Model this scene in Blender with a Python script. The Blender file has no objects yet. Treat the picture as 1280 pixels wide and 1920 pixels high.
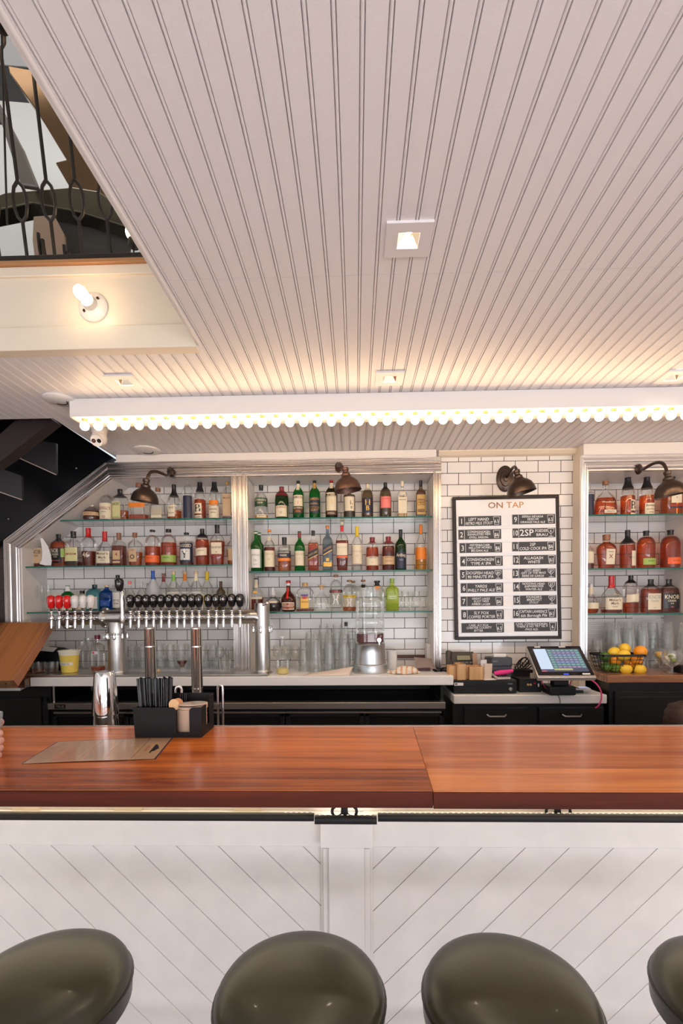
import bpy, bmesh, math, random
from mathutils import Vector, Matrix
random.seed(7)
SC = bpy.context.scene
COL = SC.collection
PI = math.pi
# ------------------------------------------------------------------ camera
HC = 1.52                      # camera height
FPX, CX, CY = 900.0, 643.0, 1164.0
YAW, ROLL, PITCH_DN = 0.027, 0.008, 0.030
_F = Vector((-math.sin(YAW)*math.cos(PITCH_DN), math.cos(YAW)*math.cos(PITCH_DN), -math.sin(PITCH_DN)))
_R0 = Vector((math.cos(YAW), math.sin(YAW), 0)); _U0 = _R0.cross(_F)
_R = _R0*math.cos(ROLL) - _U0*math.sin(ROLL); _U = _U0*math.cos(ROLL) + _R0*math.sin(ROLL)
cd = bpy.data.cameras.new('camera'); cam = bpy.data.objects.new('camera', cd); COL.objects.link(cam)
cd.sensor_fit = 'VERTICAL'; cd.sensor_height = 36; cd.lens = FPX/1920*36
cd.shift_x = (640-CX)/1920; cd.shift_y = (CY-960)/1920; cd.clip_start = 0.05; cd.clip_end = 60
m = Matrix.Identity(4)
for i, v in enumerate((_R, _U, -_F)):
    for j in range(3): m[j][i] = v[j]
m[2][3] = HC
cam.matrix_world = m
SC.camera = cam
# ------------------------------------------------------------------ world, exposure, area lights
w = bpy.data.worlds.new('world'); SC.world = w; w.use_nodes = True
w.node_tree.nodes['Background'].inputs[0].default_value = (0.85, 0.93, 1, 1)
w.node_tree.nodes['Background'].inputs[1].default_value = 1.0
SC.view_settings.view_transform = 'Standard'; SC.view_settings.look = 'None'
SC.view_settings.exposure = 0.05; SC.view_settings.gamma = 1.0; SC.view_settings.use_curve_mapping = False
SC.cycles.transparent_max_bounces = 48; SC.cycles.max_bounces = 12; SC.cycles.diffuse_bounces = 5
SC.cycles.glossy_bounces = 8; SC.cycles.use_denoising = True
SC.cycles.sample_clamp_indirect = 6.0
def area(name, loc, target, sx, sy, power, col):
    l = bpy.data.lights.new(name, 'AREA'); l.shape = 'RECTANGLE'; l.size = sx; l.size_y = sy; l.energy = power; l.color = col
    o = bpy.data.objects.new(name, l); COL.objects.link(o); o.location = loc
    o.rotation_euler = (Vector(target)-Vector(loc)).to_track_quat('-Z', 'Y').to_euler()
    return o
WINP = 1.0
for wx, k in ((-1.9, .6), (0.5, 1.0), (2.9, 1.4)):
    area('window_daylight', (wx, -3.95, 1.6), (wx*.7, 3, 1.3), 2.0, 1.9, 22*k, (0.93, 0.96, 1.0))
    area('added_uplight', (wx, -3.95, 0.75), (wx*.6, -.9, 2.6), 2.0, .6, 38*k, (0.97, 0.96, 1.0))  # added unseen uplight, brightens the ceiling from low at the front
area('upstairs_light', (-1.5, 2.3, 5.0), (-1.6, 3.5, 4.0), 2.4, .6, 14, (1.0, 0.97, 0.93))
for sx in (-2.2, -.4, 1.4, 3.0):  # added unseen spots: they light the floor so its bounce lifts the ceiling
    for sy in (-2.9, -1.3):
        l = bpy.data.lights.new('rear_fill_spot', 'SPOT'); l.energy = 175; l.spot_size = math.radians(84); l.spot_blend = .7; l.color = (1, .97, .95); l.shadow_soft_size = .1
        o = bpy.data.objects.new('rear_fill_spot', l); COL.objects.link(o); o.location = (sx, sy, 2.53)
BULB_E = 27.0      # marquee bulbs
DOWN_E = 45.0
# ------------------------------------------------------------------ pixel -> place helpers
def _d(px, py): return _F + _R*((px-CX)/FPX) - _U*((py-CY)/FPX)
def P(px, py, Y):
    d = _d(px, py); t = Y/d.y; return (t*d.x, HC+t*d.z)
def G(px, py, Z):
    d = _d(px, py); t = (Z-HC)/d.z; return (t*d.x, t*d.y)
def PXX(px, Y, py=1137): return P(px, py, Y)[0]
def PZ(py, Y, px=650): return P(px, py, Y)[1]
# ------------------------------------------------------------------ materials
MATS = {}
def mat(name, col=(0.8, 0.8, 0.8), rough=0.5, metal=0.0, emit=None, es=0.0, coat=0.0, bump=None, spec=None, var=0.0):
    if name in MATS: return MATS[name]
    mt = bpy.data.materials.new(name); mt.use_nodes = True; nt = mt.node_tree; b = nt.nodes['Principled BSDF']
    b.inputs['Base Color'].default_value = (*col, 1); b.inputs['Roughness'].default_value = rough; b.inputs['Metallic'].default_value = metal
    if coat: b.inputs['Coat Weight'].default_value = coat; b.inputs['Coat Roughness'].default_value = 0.08
    if spec is not None: b.inputs['Specular IOR Level'].default_value = spec
    if emit: b.inputs['Emission Color'].default_value = (*emit, 1); b.inputs['Emission Strength'].default_value = es
    if bump or var:
        tc = nt.nodes.new('ShaderNodeTexCoord'); nz = nt.nodes.new('ShaderNodeTexNoise')
        sc_, st = bump if bump else (30, 0)
        nz.inputs['Scale'].default_value = sc_; nz.inputs['Detail'].default_value = 4
        nt.links.new(tc.outputs['Object'], nz.inputs['Vector'])
        if st:
            bp = nt.nodes.new('ShaderNodeBump'); bp.inputs['Strength'].default_value = st; bp.inputs['Distance'].default_value = 0.002
            nt.links.new(nz.outputs['Fac'], bp.inputs['Height']); nt.links.new(bp.outputs['Normal'], b.inputs['Normal'])
        if var:
            cr = nt.nodes.new('ShaderNodeValToRGB'); e = cr.color_ramp.elements
            e[0].position = 0.3; e[1].position = 0.7
            e[0].color = (*[c*(1-var) for c in col], 1); e[1].color = (*[min(1, c*(1+var)) for c in col], 1)
            nt.links.new(nz.outputs['Fac'], cr.inputs['Fac']); nt.links.new(cr.outputs['Color'], b.inputs['Base Color'])
    MATS[name] = mt; return mt
def clear(name, tint=(1, 1, 1), rough=0.02, dif=0.0, ior=1.45, dcol=None, rim=None):
    """thin clear wall: tinted pass-through + fresnel gloss (+ a little body colour)"""
    if name in MATS: return MATS[name]
    mt = bpy.data.materials.new(name); mt.use_nodes = True; nt = mt.node_tree; nt.nodes.clear()
    out = nt.nodes.new('ShaderNodeOutputMaterial'); tr = nt.nodes.new('ShaderNodeBsdfTransparent'); gl = nt.nodes.new('ShaderNodeBsdfGlossy')
    fr = nt.nodes.new('ShaderNodeFresnel'); mx = nt.nodes.new('ShaderNodeMixShader')
    tr.inputs[0].default_value = (*tint, 1); gl.inputs[0].default_value = (1, 1, 1, 1); gl.inputs['Roughness'].default_value = rough
    fr.inputs['IOR'].default_value = ior
    src = tr.outputs[0]
    if rim:      # longer way through the liquid at grazing angles: deeper colour
        lw = nt.nodes.new('ShaderNodeLayerWeight'); lw.inputs[0].default_value = .35; mc = nt.nodes.new('ShaderNodeMix'); mc.data_type = 'RGBA'
        mc.inputs[6].default_value = (*tint, 1); mc.inputs[7].default_value = (*rim, 1); nt.links.new(lw.outputs['Facing'], mc.inputs[0]); nt.links.new(mc.outputs[2], tr.inputs[0])
    if dif:
        df = nt.nodes.new('ShaderNodeBsdfDiffuse'); df.inputs[0].default_value = (*(dcol or tint), 1)
        m2 = nt.nodes.new('ShaderNodeMixShader'); m2.inputs[0].default_value = dif
        nt.links.new(tr.outputs[0], m2.inputs[1]); nt.links.new(df.outputs[0], m2.inputs[2]); src = m2.outputs[0]
    mn = nt.nodes.new('ShaderNodeMath'); mn.operation = 'MINIMUM'; mn.inputs[1].default_value = .62; nt.links.new(fr.outputs[0], mn.inputs[0])
    nt.links.new(mn.outputs[0], mx.inputs[0]); nt.links.new(src, mx.inputs[1]); nt.links.new(gl.outputs[0], mx.inputs[2])
    nt.links.new(mx.outputs[0], out.inputs[0]); MATS[name] = mt; return mt
def nodes(name):
    mt = bpy.data.materials.new(name); mt.use_nodes = True; MATS[name] = mt
    return mt, mt.node_tree, mt.node_tree.nodes['Principled BSDF'], mt.node_tree.nodes.new, mt.node_tree.links.new
def tile_mat(name, ox, oz, tw=0.152, th=0.0765, axis='X', base=(0.80, 0.77, 0.75)):
    mt, nt, b, N, L = nodes(name)
    tc = N('ShaderNodeTexCoord'); sp = N('ShaderNodeSeparateXYZ'); cb = N('ShaderNodeCombineXYZ')
    L(tc.outputs['Object'], sp.inputs[0])
    a = N('ShaderNodeMath'); a.operation = 'SUBTRACT'; a.inputs[1].default_value = ox; L(sp.outputs[axis], a.inputs[0])
    c = N('ShaderNodeMath'); c.operation = 'SUBTRACT'; c.inputs[1].default_value = oz; L(sp.outputs['Z'], c.inputs[0])
    L(a.outputs[0], cb.inputs[0]); L(c.outputs[0], cb.inputs[1])
    br = N('ShaderNodeTexBrick'); br.offset = 0.5; br.offset_frequency = 2
    br.inputs['Scale'].default_value = 1; br.inputs['Brick Width'].default_value = tw; br.inputs['Row Height'].default_value = th
    br.inputs['Mortar Size'].default_value = 0.0022; br.inputs['Mortar Smooth'].default_value = 0.15
    br.inputs['Color1'].default_value = (*base, 1); br.inputs['Color2'].default_value = (*[x*0.95 for x in base], 1)
    br.inputs['Mortar'].default_value = (0.035, 0.028, 0.028, 1)
    L(cb.outputs[0], br.inputs['Vector']); L(br.outputs['Color'], b.inputs['Base Color'])
    rr = N('ShaderNodeMapRange'); rr.inputs['To Min'].default_value = 0.16; rr.inputs['To Max'].default_value = 0.8
    L(br.outputs['Fac'], rr.inputs['Value']); L(rr.outputs[0], b.inputs['Roughness'])
    nz = N('ShaderNodeTexNoise'); nz.inputs['Scale'].default_value = 9; L(cb.outputs[0], nz.inputs['Vector'])
    mm = N('ShaderNodeMath'); mm.operation = 'MULTIPLY_ADD'; mm.inputs[1].default_value = -1.0; L(br.outputs['Fac'], mm.inputs[0]); 
    ml = N('ShaderNodeMath'); ml.operation = 'MULTIPLY'; ml.inputs[1].default_value = 0.5; L(nz.outputs['Fac'], ml.inputs[0]); L(ml.outputs[0], mm.inputs[2])
    bp = N('ShaderNodeBump'); bp.inputs['Strength'].default_value = 0.6; bp.inputs['Distance'].default_value = 0.003
    L(mm.outputs[0], bp.inputs['Height']); L(bp.outputs['Normal'], b.inputs['Normal'])
    return mt
def wood_mat(name, dark, light, plank=0.15, off=0.0, rough=0.16, along='X', across='Y', coat=0.6, seed=0.0, contrast=1.0, spec=.5, othk=26.0):
    mt, nt, b, N, L = nodes(name); b.inputs['Specular IOR Level'].default_value = spec
    tc = N('ShaderNodeTexCoord'); sp = N('ShaderNodeSeparateXYZ'); L(tc.outputs['Object'], sp.inputs[0])
    # plank index from the across axis
    ad = N('ShaderNodeMath'); ad.operation = 'SUBTRACT'; ad.inputs[1].default_value = off; L(sp.outputs[across], ad.inputs[0])
    dv = N('ShaderNodeMath'); dv.operation = 'DIVIDE'; dv.inputs[1].default_value = plank; L(ad.outputs[0], dv.inputs[0])
    fl = N('ShaderNodeMath'); fl.operation = 'FLOOR'; L(dv.outputs[0], fl.inputs[0])
    fc = N('ShaderNodeMath'); fc.operation = 'FRACT'; L(dv.outputs[0], fc.inputs[0])
    cb = N('ShaderNodeCombineXYZ')
    ax = N('ShaderNodeMath'); ax.operation = 'MULTIPLY'; ax.inputs[1].default_value = 1.3; L(sp.outputs[along], ax.inputs[0])
    ay = N('ShaderNodeMath'); ay.operation = 'MULTIPLY'; ay.inputs[1].default_value = 26; L(sp.outputs[across], ay.inputs[0])
    oth = 'Z' if 'Z' not in (along, across) else 'Y'
    az = N('ShaderNodeMath'); az.operation = 'MULTIPLY_ADD'; az.inputs[1].default_value = 3.7; L(fl.outputs[0], az.inputs[0])
    azz = N('ShaderNodeMath'); azz.operation = 'MULTIPLY_ADD'; azz.inputs[1].default_value = othk; azz.inputs[2].default_value = seed; L(sp.outputs[oth], azz.inputs[0]); L(azz.outputs[0], az.inputs[2])
    L(ax.outputs[0], cb.inputs[0]); L(ay.outputs[0], cb.inputs[1]); L(az.outputs[0], cb.inputs[2])
    nz = N('ShaderNodeTexNoise'); nz.inputs['Scale'].default_value = 1.0; nz.inputs['Detail'].default_value = 6; nz.inputs['Roughness'].default_value = 0.62; nz.inputs['Distortion'].default_value = 0.6
    L(cb.outputs[0], nz.inputs['Vector'])
    wn = N('ShaderNodeTexWhiteNoise'); wn.noise_dimensions = '1D'
    sa = N('ShaderNodeMath'); sa.operation = 'ADD'; sa.inputs[1].default_value = seed+0.5; L(fl.outputs[0], sa.inputs[0]); L(sa.outputs[0], wn.inputs['W'])
    mx = N('ShaderNodeMath'); mx.operation = 'MULTIPLY_ADD'; mx.inputs[1].default_value = 0.30*contrast; mx.inputs[2].default_value = -0.15*contrast; L(wn.outputs['Value'], mx.inputs[0])
    sm = N('ShaderNodeMath'); sm.operation = 'ADD'; L(nz.outputs['Fac'], sm.inputs[0]); L(mx.outputs[0], sm.inputs[1])
    cr = N('ShaderNodeValToRGB'); e = cr.color_ramp.elements; e[0].position = 0.5-0.22; e[1].position = 0.5+0.24
    e[0].color = (*dark, 1); e[1].color = (*light, 1); L(sm.outputs[0], cr.inputs['Fac'])
    # dark seam between planks
    lt = N('ShaderNodeMath'); lt.operation = 'LESS_THAN'; lt.inputs[1].default_value = 0.007; L(fc.outputs[0], lt.inputs[0])
    mc = N('ShaderNodeMix'); mc.data_type = 'RGBA'; L(lt.outputs[0], mc.inputs[0]); L(cr.outputs['Color'], mc.inputs[6]); mc.inputs[7].default_value = (*[x*0.8 for x in dark], 1)
    L(mc.outputs[2], b.inputs['Base Color'])
    b.inputs['Roughness'].default_value = rough; b.inputs['Coat Weight'].default_value = coat; b.inputs['Coat Roughness'].default_value = 0.12
    bp = N('ShaderNodeBump'); bp.inputs['Strength'].default_value = 0.12; bp.inputs['Distance'].default_value = 0.002
    L(nz.outputs['Fac'], bp.inputs['Height']); L(bp.outputs['Normal'], b.inputs['Normal'])
    return mt
def brushed(name, col, rough, scale=(300, 2, 2), st=0.15):
    mt, nt, b, N, L = nodes(name)
    b.inputs['Base Color'].default_value = (*col, 1); b.inputs['Metallic'].default_value = 1; b.inputs['Roughness'].default_value = rough
    tc = N('ShaderNodeTexCoord'); mp = N('ShaderNodeMapping'); mp.inputs['Scale'].default_value = scale; nz = N('ShaderNodeTexNoise'); nz.inputs['Scale'].default_value = 1
    L(tc.outputs['Object'], mp.inputs[0]); L(mp.outputs[0], nz.inputs['Vector'])
    bp = N('ShaderNodeBump'); bp.inputs['Strength'].default_value = st; bp.inputs['Distance'].default_value = 0.001
    L(nz.outputs['Fac'], bp.inputs['Height']); L(bp.outputs['Normal'], b.inputs['Normal'])
    return mt
def brushdir(name, col, rough, ang, st=.5, along=2.0, across=500.0):
    """metal drawn along a direction in the XZ plane (ang in degrees from X)"""
    mt, nt, b, N, L = nodes(name)
    b.inputs['Base Color'].default_value = (*col, 1); b.inputs['Metallic'].default_value = 1; b.inputs['Roughness'].default_value = rough
    tc = N('ShaderNodeTexCoord'); m1 = N('ShaderNodeMapping'); m1.inputs['Rotation'].default_value = (0, math.radians(ang), 0); m2 = N('ShaderNodeMapping'); m2.inputs['Scale'].default_value = (along, 1, across); nz = N('ShaderNodeTexNoise'); nz.inputs['Scale'].default_value = 1; nz.inputs['Detail'].default_value = 1
    L(tc.outputs['Object'], m1.inputs[0]); L(m1.outputs[0], m2.inputs[0]); L(m2.outputs[0], nz.inputs['Vector'])
    bp = N('ShaderNodeBump'); bp.inputs['Strength'].default_value = st; bp.inputs['Distance'].default_value = 0.001
    L(nz.outputs['Fac'], bp.inputs['Height']); L(bp.outputs['Normal'], b.inputs['Normal'])
    return mt
# ------------------------------------------------------------------ mesh builder
class MB:
    def __init__(s): s.v = []; s.f = []; s.mi = []; s.mats = []
    def m(s, mt):
        if mt not in s.mats: s.mats.append(mt)
        return s.mats.index(mt)
    def add(s, vs, fs, mt):
        k = s.m(mt); n = len(s.v); s.v += [tuple(v) for v in vs]
        for f in fs: s.f.append(tuple(i+n for i in f)); s.mi.append(k)
        return s
    def box(s, c, d, mt, rot=None):
        hx, hy, hz = d[0]/2, d[1]/2, d[2]/2
        vs = [Vector((x*hx, y*hy, z*hz)) for x in (-1, 1) for y in (-1, 1) for z in (-1, 1)]
        if rot: R = Matrix.Rotation(rot[0], 3, 'X'); R = Matrix.Rotation(rot[2], 3, 'Z') @ Matrix.Rotation(rot[1], 3, 'Y') @ R; vs = [R @ v for v in vs]
        vs = [v+Vector(c) for v in vs]
        return s.add(vs, [(0, 1, 3, 2), (4, 6, 7, 5), (0, 4, 5, 1), (2, 3, 7, 6), (0, 2, 6, 4), (1, 5, 7, 3)], mt)
    def bb(s, x0, x1, y0, y1, z0, z1, mt): return s.box(((x0+x1)/2, (y0+y1)/2, (z0+z1)/2), (x1-x0, y1-y0, z1-z0), mt)
    def prism(s, pts, n, mt):
        """pts: 3-D polygon, n: extrusion vector"""
        k = len(pts); n = Vector(n); a = [Vector(p) for p in pts]; b = [p+n for p in a]
        fs = [tuple(range(k)), tuple(range(2*k-1, k-1, -1))]+[(i, i+k, (i+1) % k+k, (i+1) % k) for i in range(k)]
        return s.add(a+b, fs, mt)
    def lathe(s, prof, mt, seg=24, c=(0, 0, 0), axis=(0, 0, 1), rx=1.0, ry=1.0, n=2.0, cap0=True, cap1=True, rot=0.0):
        """prof: list of (r, h)"""
        q = Vector((0, 0, 1)).rotation_difference(Vector(axis).normalized()); c = Vector(c)
        vs = []; fs = []
        for r, h in prof:
            for i in range(seg):
                t = 2*PI*i/seg+rot; cx_, sy_ = math.cos(t), math.sin(t)
                if n != 2: cx_ = math.copysign(abs(cx_)**(2/n), cx_); sy_ = math.copysign(abs(sy_)**(2/n), sy_)
                vs.append(c+q @ Vector((r*rx*cx_, r*ry*sy_, h)))
        for j in range(len(prof)-1):
            for i in range(seg):
                a = j*seg+i; b = j*seg+(i+1) % seg; fs.append((a, b, b+seg, a+seg))
        if cap0 and prof[0][0] > 1e-6: fs.append(tuple(range(seg-1, -1, -1)))
        if cap1 and prof[-1][0] > 1e-6: fs.append(tuple(range((len(prof)-1)*seg, len(prof)*seg)))
        return s.add(vs, fs, mt)
    def cyl(s, a, b, r, mt, seg=16, r2=None):
        a, b = Vector(a), Vector(b); L = (b-a).length
        return s.lathe([(r, 0), (r if r2 is None else r2, L)], mt, seg, a, b-a)
    def ball(s, c, r, mt, seg=14, sz=1.0, axis=(0, 0, 1)):
        k = 8; prof = [(max(1e-5, r*math.sin(PI*i/k)), -r*sz*math.cos(PI*i/k)) for i in range(k+1)]
        return s.lathe(prof, mt, seg, c, axis, cap0=False, cap1=False)
    def tube(s, pts, r, mt, seg=8, closed=False):
        pts = [Vector(p) for p in pts]; n = len(pts); vs = []; fs = []; rr = r if isinstance(r, (list, tuple)) else [r]*n
        up = None
        for i in range(n):
            if closed: t = pts[(i+1) % n]-pts[i-1]
            else: t = pts[min(i+1, n-1)]-pts[max(i-1, 0)]
            t.normalize()
            if up is None:
                up = Vector((0, 0, 1)) if abs(t.z) < 0.9 else Vector((0, 1, 0))
            side = t.cross(up).normalized(); up = side.cross(t).normalized()
            for k in range(seg):
                a = 2*PI*k/seg; vs.append(pts[i]+(side*math.cos(a)+up*math.sin(a))*rr[i])
        rng = n if closed else n-1
        for i in range(rng):
            for k in range(seg):
                a = i*seg+k; b = i*seg+(k+1) % seg; c = ((i+1) % n)*seg+(k+1) % seg; d = ((i+1) % n)*seg+k
                fs.append((a, b, c, d))
        if not closed: fs.append(tuple(range(seg-1, -1, -1))); fs.append(tuple(range((n-1)*seg, n*seg)))
        return s.add(vs, fs, mt)
    def sweep(s, path, prof, Y0, mt, mts=None):
        """mitred moulding in the XZ plane. path: [(x,z)], prof: [(u,v)] u across (to the right of travel), v out towards -Y"""
        n = len(path); vs = []; fs = []; k = len(prof)
        P2 = [Vector(p) for p in path]
        for i in range(n):
            d0 = (P2[i]-P2[i-1]).normalized() if i > 0 else None; d1 = (P2[i+1]-P2[i]).normalized() if i < n-1 else None
            d0 = d0 or d1; d1 = d1 or d0
            n0 = Vector((d0.y, -d0.x)); n1 = Vector((d1.y, -d1.x)); mm = (n0+n1).normalized(); sc_ = 1/max(0.2, mm.dot(n0))
            for u, v in prof: q = P2[i]+mm*u*sc_; vs.append((q.x, Y0-v, q.y))
        for i in range(n-1):
            for j in range(k-1): a = i*k+j; fs.append((a, a+1, a+1+k, a+k))
            fs.append((i*k+k-1, i*k, i*k+k, i*k+2*k-1))
        fs.append(tuple(range(k))); fs.append(tuple(range(n*k-1, n*k-k-1, -1)))
        s.add(vs, fs, mt)
        if mts:
            b0 = len(s.mi)-len(fs)
            for i, q in enumerate(mts):
                for j in range(k): s.mi[b0+i*k+j] = s.m(q)
        return s
    def obj(s, name, parent=None, smooth=True, bevel=0.0, world=False, fixn=True):
        me = bpy.data.meshes.new(name); me.from_pydata(s.v, [], s.f)
        for mt in s.mats: me.materials.append(mt)
        for p, k in zip(me.polygons, s.mi): p.material_index = k
        if fixn:
            bm = bmesh.new(); bm.from_mesh(me); bmesh.ops.recalc_face_normals(bm, faces=bm.faces); bm.to_mesh(me); bm.free()
        if smooth:
            me.polygons.foreach_set('use_smooth', [True]*len(me.polygons)); me.set_sharp_from_angle(angle=math.radians(38))
        o = bpy.data.objects.new(name, me); COL.objects.link(o)
        if bevel:
            md = o.modifiers.new('bevel', 'BEVEL'); md.width = bevel; md.segments = 2; md.limit_method = 'ANGLE'; md.angle_limit = math.radians(50)
        if parent: o.parent = parent
        return o
def tag(o, label, cat, group=None, kind=None):
    o['label'] = label; o['category'] = cat
    if group: o['group'] = group
    if kind: o['kind'] = kind
    return o
def thing(name, label, cat, loc=(0, 0, 0), rz=0.0, group=None):
    o = bpy.data.objects.new(name, None); COL.objects.link(o); o.location = loc; o.rotation_euler = (0, 0, rz); o.empty_display_size = 0.05
    return tag(o, label, cat, group)
def struct(o): o['kind'] = 'structure'; return o
def dup(root, loc=None, rz=None, label=None, group=None):
    c = root.copy(); COL.objects.link(c)
    if loc is not None: c.location = loc
    if rz is not None: c.rotation_euler = (0, 0, rz)
    if label: c['label'] = label
    if group: c['group'] = group
    for ch in list(root.children):
        d = ch.copy(); COL.objects.link(d); d.parent = c
        for g in list(ch.children):
            e = g.copy(); COL.objects.link(e); e.parent = d
    return c
_TX = {}
def text_geo(s, font_scale=1.0):
    """verts/faces of a string, height of capitals = 1, left bottom origin"""
    if s in _TX: return _TX[s]
    cu = bpy.data.curves.new('t', 'FONT'); cu.body = s; cu.size = 1.4; cu.resolution_u = 2; cu.offset = 0.012
    o = bpy.data.objects.new('t', cu); COL.objects.link(o)
    dg = bpy.context.evaluated_depsgraph_get(); me = bpy.data.meshes.new_from_object(o.evaluated_get(dg))
    vs = [tuple(v.co) for v in me.vertices]; fs = [tuple(p.vertices) for p in me.polygons]
    bpy.data.objects.remove(o); bpy.data.curves.remove(cu); bpy.data.meshes.remove(me)
    if vs:
        x0 = min(v[0] for v in vs); x1 = max(v[0] for v in vs)
        vs = [(v[0]-x0, v[1]) for v in vs]; wd = x1-x0
    else: wd = 1
    _TX[s] = (vs, fs, wd); return _TX[s]
def put_text(mb, s, cx_, cz, h, mt, fn, maxw=None, width=None, shear=0.0, left=False):
    """fn(u,v)->3-D point; text centred at (cx_,cz) with cap height h"""
    vs, fs, wd = text_geo(s); sx = h
    if width: sx = width/wd
    elif maxw and wd*h > maxw: sx = maxw/wd
    x0 = cx_ if left else cx_-wd*sx/2
    mb.add([fn(x0+v[0]*sx+shear*v[1]*h, cz-h/2+v[1]*h) for v in vs], fs, mt)
# shared materials
WHITE = mat('white_paint', (0.76, 0.725, 0.70), 0.42, bump=(60, 0.12))
CEILM = mat('ceiling_paint', (0.765, 0.73, 0.735), 0.40, bump=(90, 0.25))
CREAM = mat('cream_paint', (0.76, 0.66, 0.53), 0.4)
PANEL = mat('panel_paint', (0.70, 0.655, 0.63), 0.45, bump=(14, 0.2), var=0.035)
BLACK = mat('black_paint', (0.008, 0.008, 0.009), 0.35, bump=(20, 0.2))
BLK = mat('black_plastic', (0.010, 0.010, 0.012), 0.42, spec=.35)
ORD = 'first second third fourth fifth sixth seventh eighth ninth tenth eleventh twelfth thirteenth fourteenth fifteenth sixteenth seventeenth eighteenth nineteenth twentieth'.split()
def ordinal(n):
    """1-based ordinal in words"""
    if n <= 20: return ORD[n-1]
    t = {2: 'twent', 3: 'thirt', 4: 'fort', 5: 'fift', 6: 'sixt'}[n//10]
    return t+'ieth' if n % 10 == 0 else t+'y-'+ORD[n % 10-1]
MATTE = mat('matte_black', (0.012, 0.010, 0.011), 0.55, spec=.25)
CHROME = mat('chrome', (0.86, 0.86, 0.87), 0.08, 1)
STEEL = brushed('brushed_steel', (0.62, 0.60, 0.58), 0.28, (4, 4, 160))
STEELH = brushed('steel_horizontal', (0.55, 0.52, 0.49), 0.3, (2, 160, 160))
TRIMM = brushdir('drawn_aluminium_upright', (0.62, 0.575, 0.555), 0.27, 90, .7); TRIMH = brushdir('drawn_aluminium_level', (0.62, 0.575, 0.555), 0.27, 0, .7)
GALV = brushed('galvanised', (0.66, 0.69, 0.72), 0.33, (8, 8, 8), 0.2)
QUARTZ = mat('quartz', (0.90, 0.89, 0.90), 0.25, bump=(200, 0.05))
BRONZE = mat('dark_bronze', (0.09, 0.055, 0.045), 0.32, 0.85, bump=(40, 0.1))
IRON = mat('dark_iron', (0.03, 0.024, 0.02), 0.4, 0.7)
GLASS = clear('clear_glass', (0.965, 0.975, 0.97))
GLASSF = clear('clear_glassware', (0.965, 0.972, 0.970), dif=0.03, dcol=(1, 1, 1), ior=1.36)
EDGE = mat('glass_edge_green', (0.006, 0.13, 0.10), 0.1)
PAPER = mat('paper', (0.82, 0.79, 0.78), 0.7)
# ================================================================== STRUCTURE
CEILZ = HC+1.035
PITCH = 0.0508
XE = G(380, 652, CEILZ)[0]                     # right edge of the stair void
XG = G(675.5, 400, CEILZ)[0]                   # one groove pair
YS = G(640, 517, CEILZ)[1]                     # butt seam of the boards
YV = 1.92                                       # far edge of the void
def beadboard(name, X0, X1, Y0, Y1, holes=()):
    mb = MB(); cells = []; ys = Y0
    for hx, hy, hs in sorted((h for h in holes if Y0 < h[1] < Y1 and X0 < h[0] < X1), key=lambda h: h[1]):
        pass
    rows = {}
    for hx, hy, hs in holes:
        if Y0 < hy < Y1 and X0 < hx < X1: rows.setdefault(round(hy), []).append((hx, hy, hs))
    for k in sorted(rows):
        ya = min(h[1]-h[2] for h in rows[k]); yb = max(h[1]+h[2] for h in rows[k]); cells.append((X0, X1, ys, ya)); xs_ = X0
        for hx, hy, hs in sorted(rows[k]): cells.append((xs_, hx-hs, ya, yb)); xs_ = hx+hs
        cells.append((xs_, X1, ya, yb)); ys = yb
    cells.append((X0, X1, ys, Y1))
    for c in cells: _bead(mb, *c)
    return struct(mb.obj(name, smooth=False))
def _bead(mb, x0, x1, y0, y1):
    prof = [(x0, 0.0)]
    k = math.ceil((x0+0.006-XG)/PITCH)
    while XG+k*PITCH < x1-0.006:
        c = XG+k*PITCH
        prof += [(c-.0056, 0), (c-.0048, .0068), (c-.0030, .0016), (c-.001, -.0002), (c+.001, -.0002), (c+.0030, .0016), (c+.0048, .0068), (c+.0056, 0)]
        k += 1
    prof.append((x1, 0)); n = len(prof)
    vs = [(x, y0, CEILZ+z) for x, z in prof]+[(x, y1, CEILZ+z) for x, z in prof]
    vs += [(x0, y0, CEILZ+.03), (x1, y0, CEILZ+.03), (x0, y1, CEILZ+.03), (x1, y1, CEILZ+.03)]
    fs = [(i, i+1, i+1+n, i+n) for i in range(n-1)]
    fs += [(2*n, 2*n+1, 2*n+3, 2*n+2), (0, n, 2*n+2, 2*n), (n-1, 2*n+1, 2*n+3, 2*n-1), tuple(range(n))+(2*n+1, 2*n), tuple(range(n, 2*n))+(2*n+3, 2*n+2)]
    mb.add(vs, fs, CEILM)
DL = [(765, 447), (730, 708.5), (233, 714.5), (1263, 706)]
HOLES = [(*G(a, b, CEILZ), .031) for a, b in DL]
beadboard('ceiling', XE, 4.0, -4.0, YS-.0006, HOLES)
beadboard('ceiling', XE, 4.0, YS+.0006, 3.56, HOLES)
XST = -1.64
beadboard('ceiling', XST, XE-.0006, YV, 3.56, HOLES)
beadboard('ceiling', -3.4, XST-.0006, YV, 2.6)
mb = MB(); mb.bb(-3.4, 4.0, -4.0, 3.6, -.05, 0, mat('pale_bounce_floor', (0.62, 0.59, 0.58), 0.5, var=0.08)); struct(mb.obj('floor'))  # unseen floor kept pale so its bounce lights the ceiling
mb = MB(); mb.cyl((XE-.004, -4, CEILZ+.002), (XE-.004, YV, CEILZ+.002), .006, WHITE); mb.bb(XE-.02, XE, -4, YV, CEILZ+.005, 3.0, WHITE)
struct(mb.obj('trim_1'))
# walls
XN2 = PXX(810, 3.5)                            # right end of niche tile wall
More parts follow.
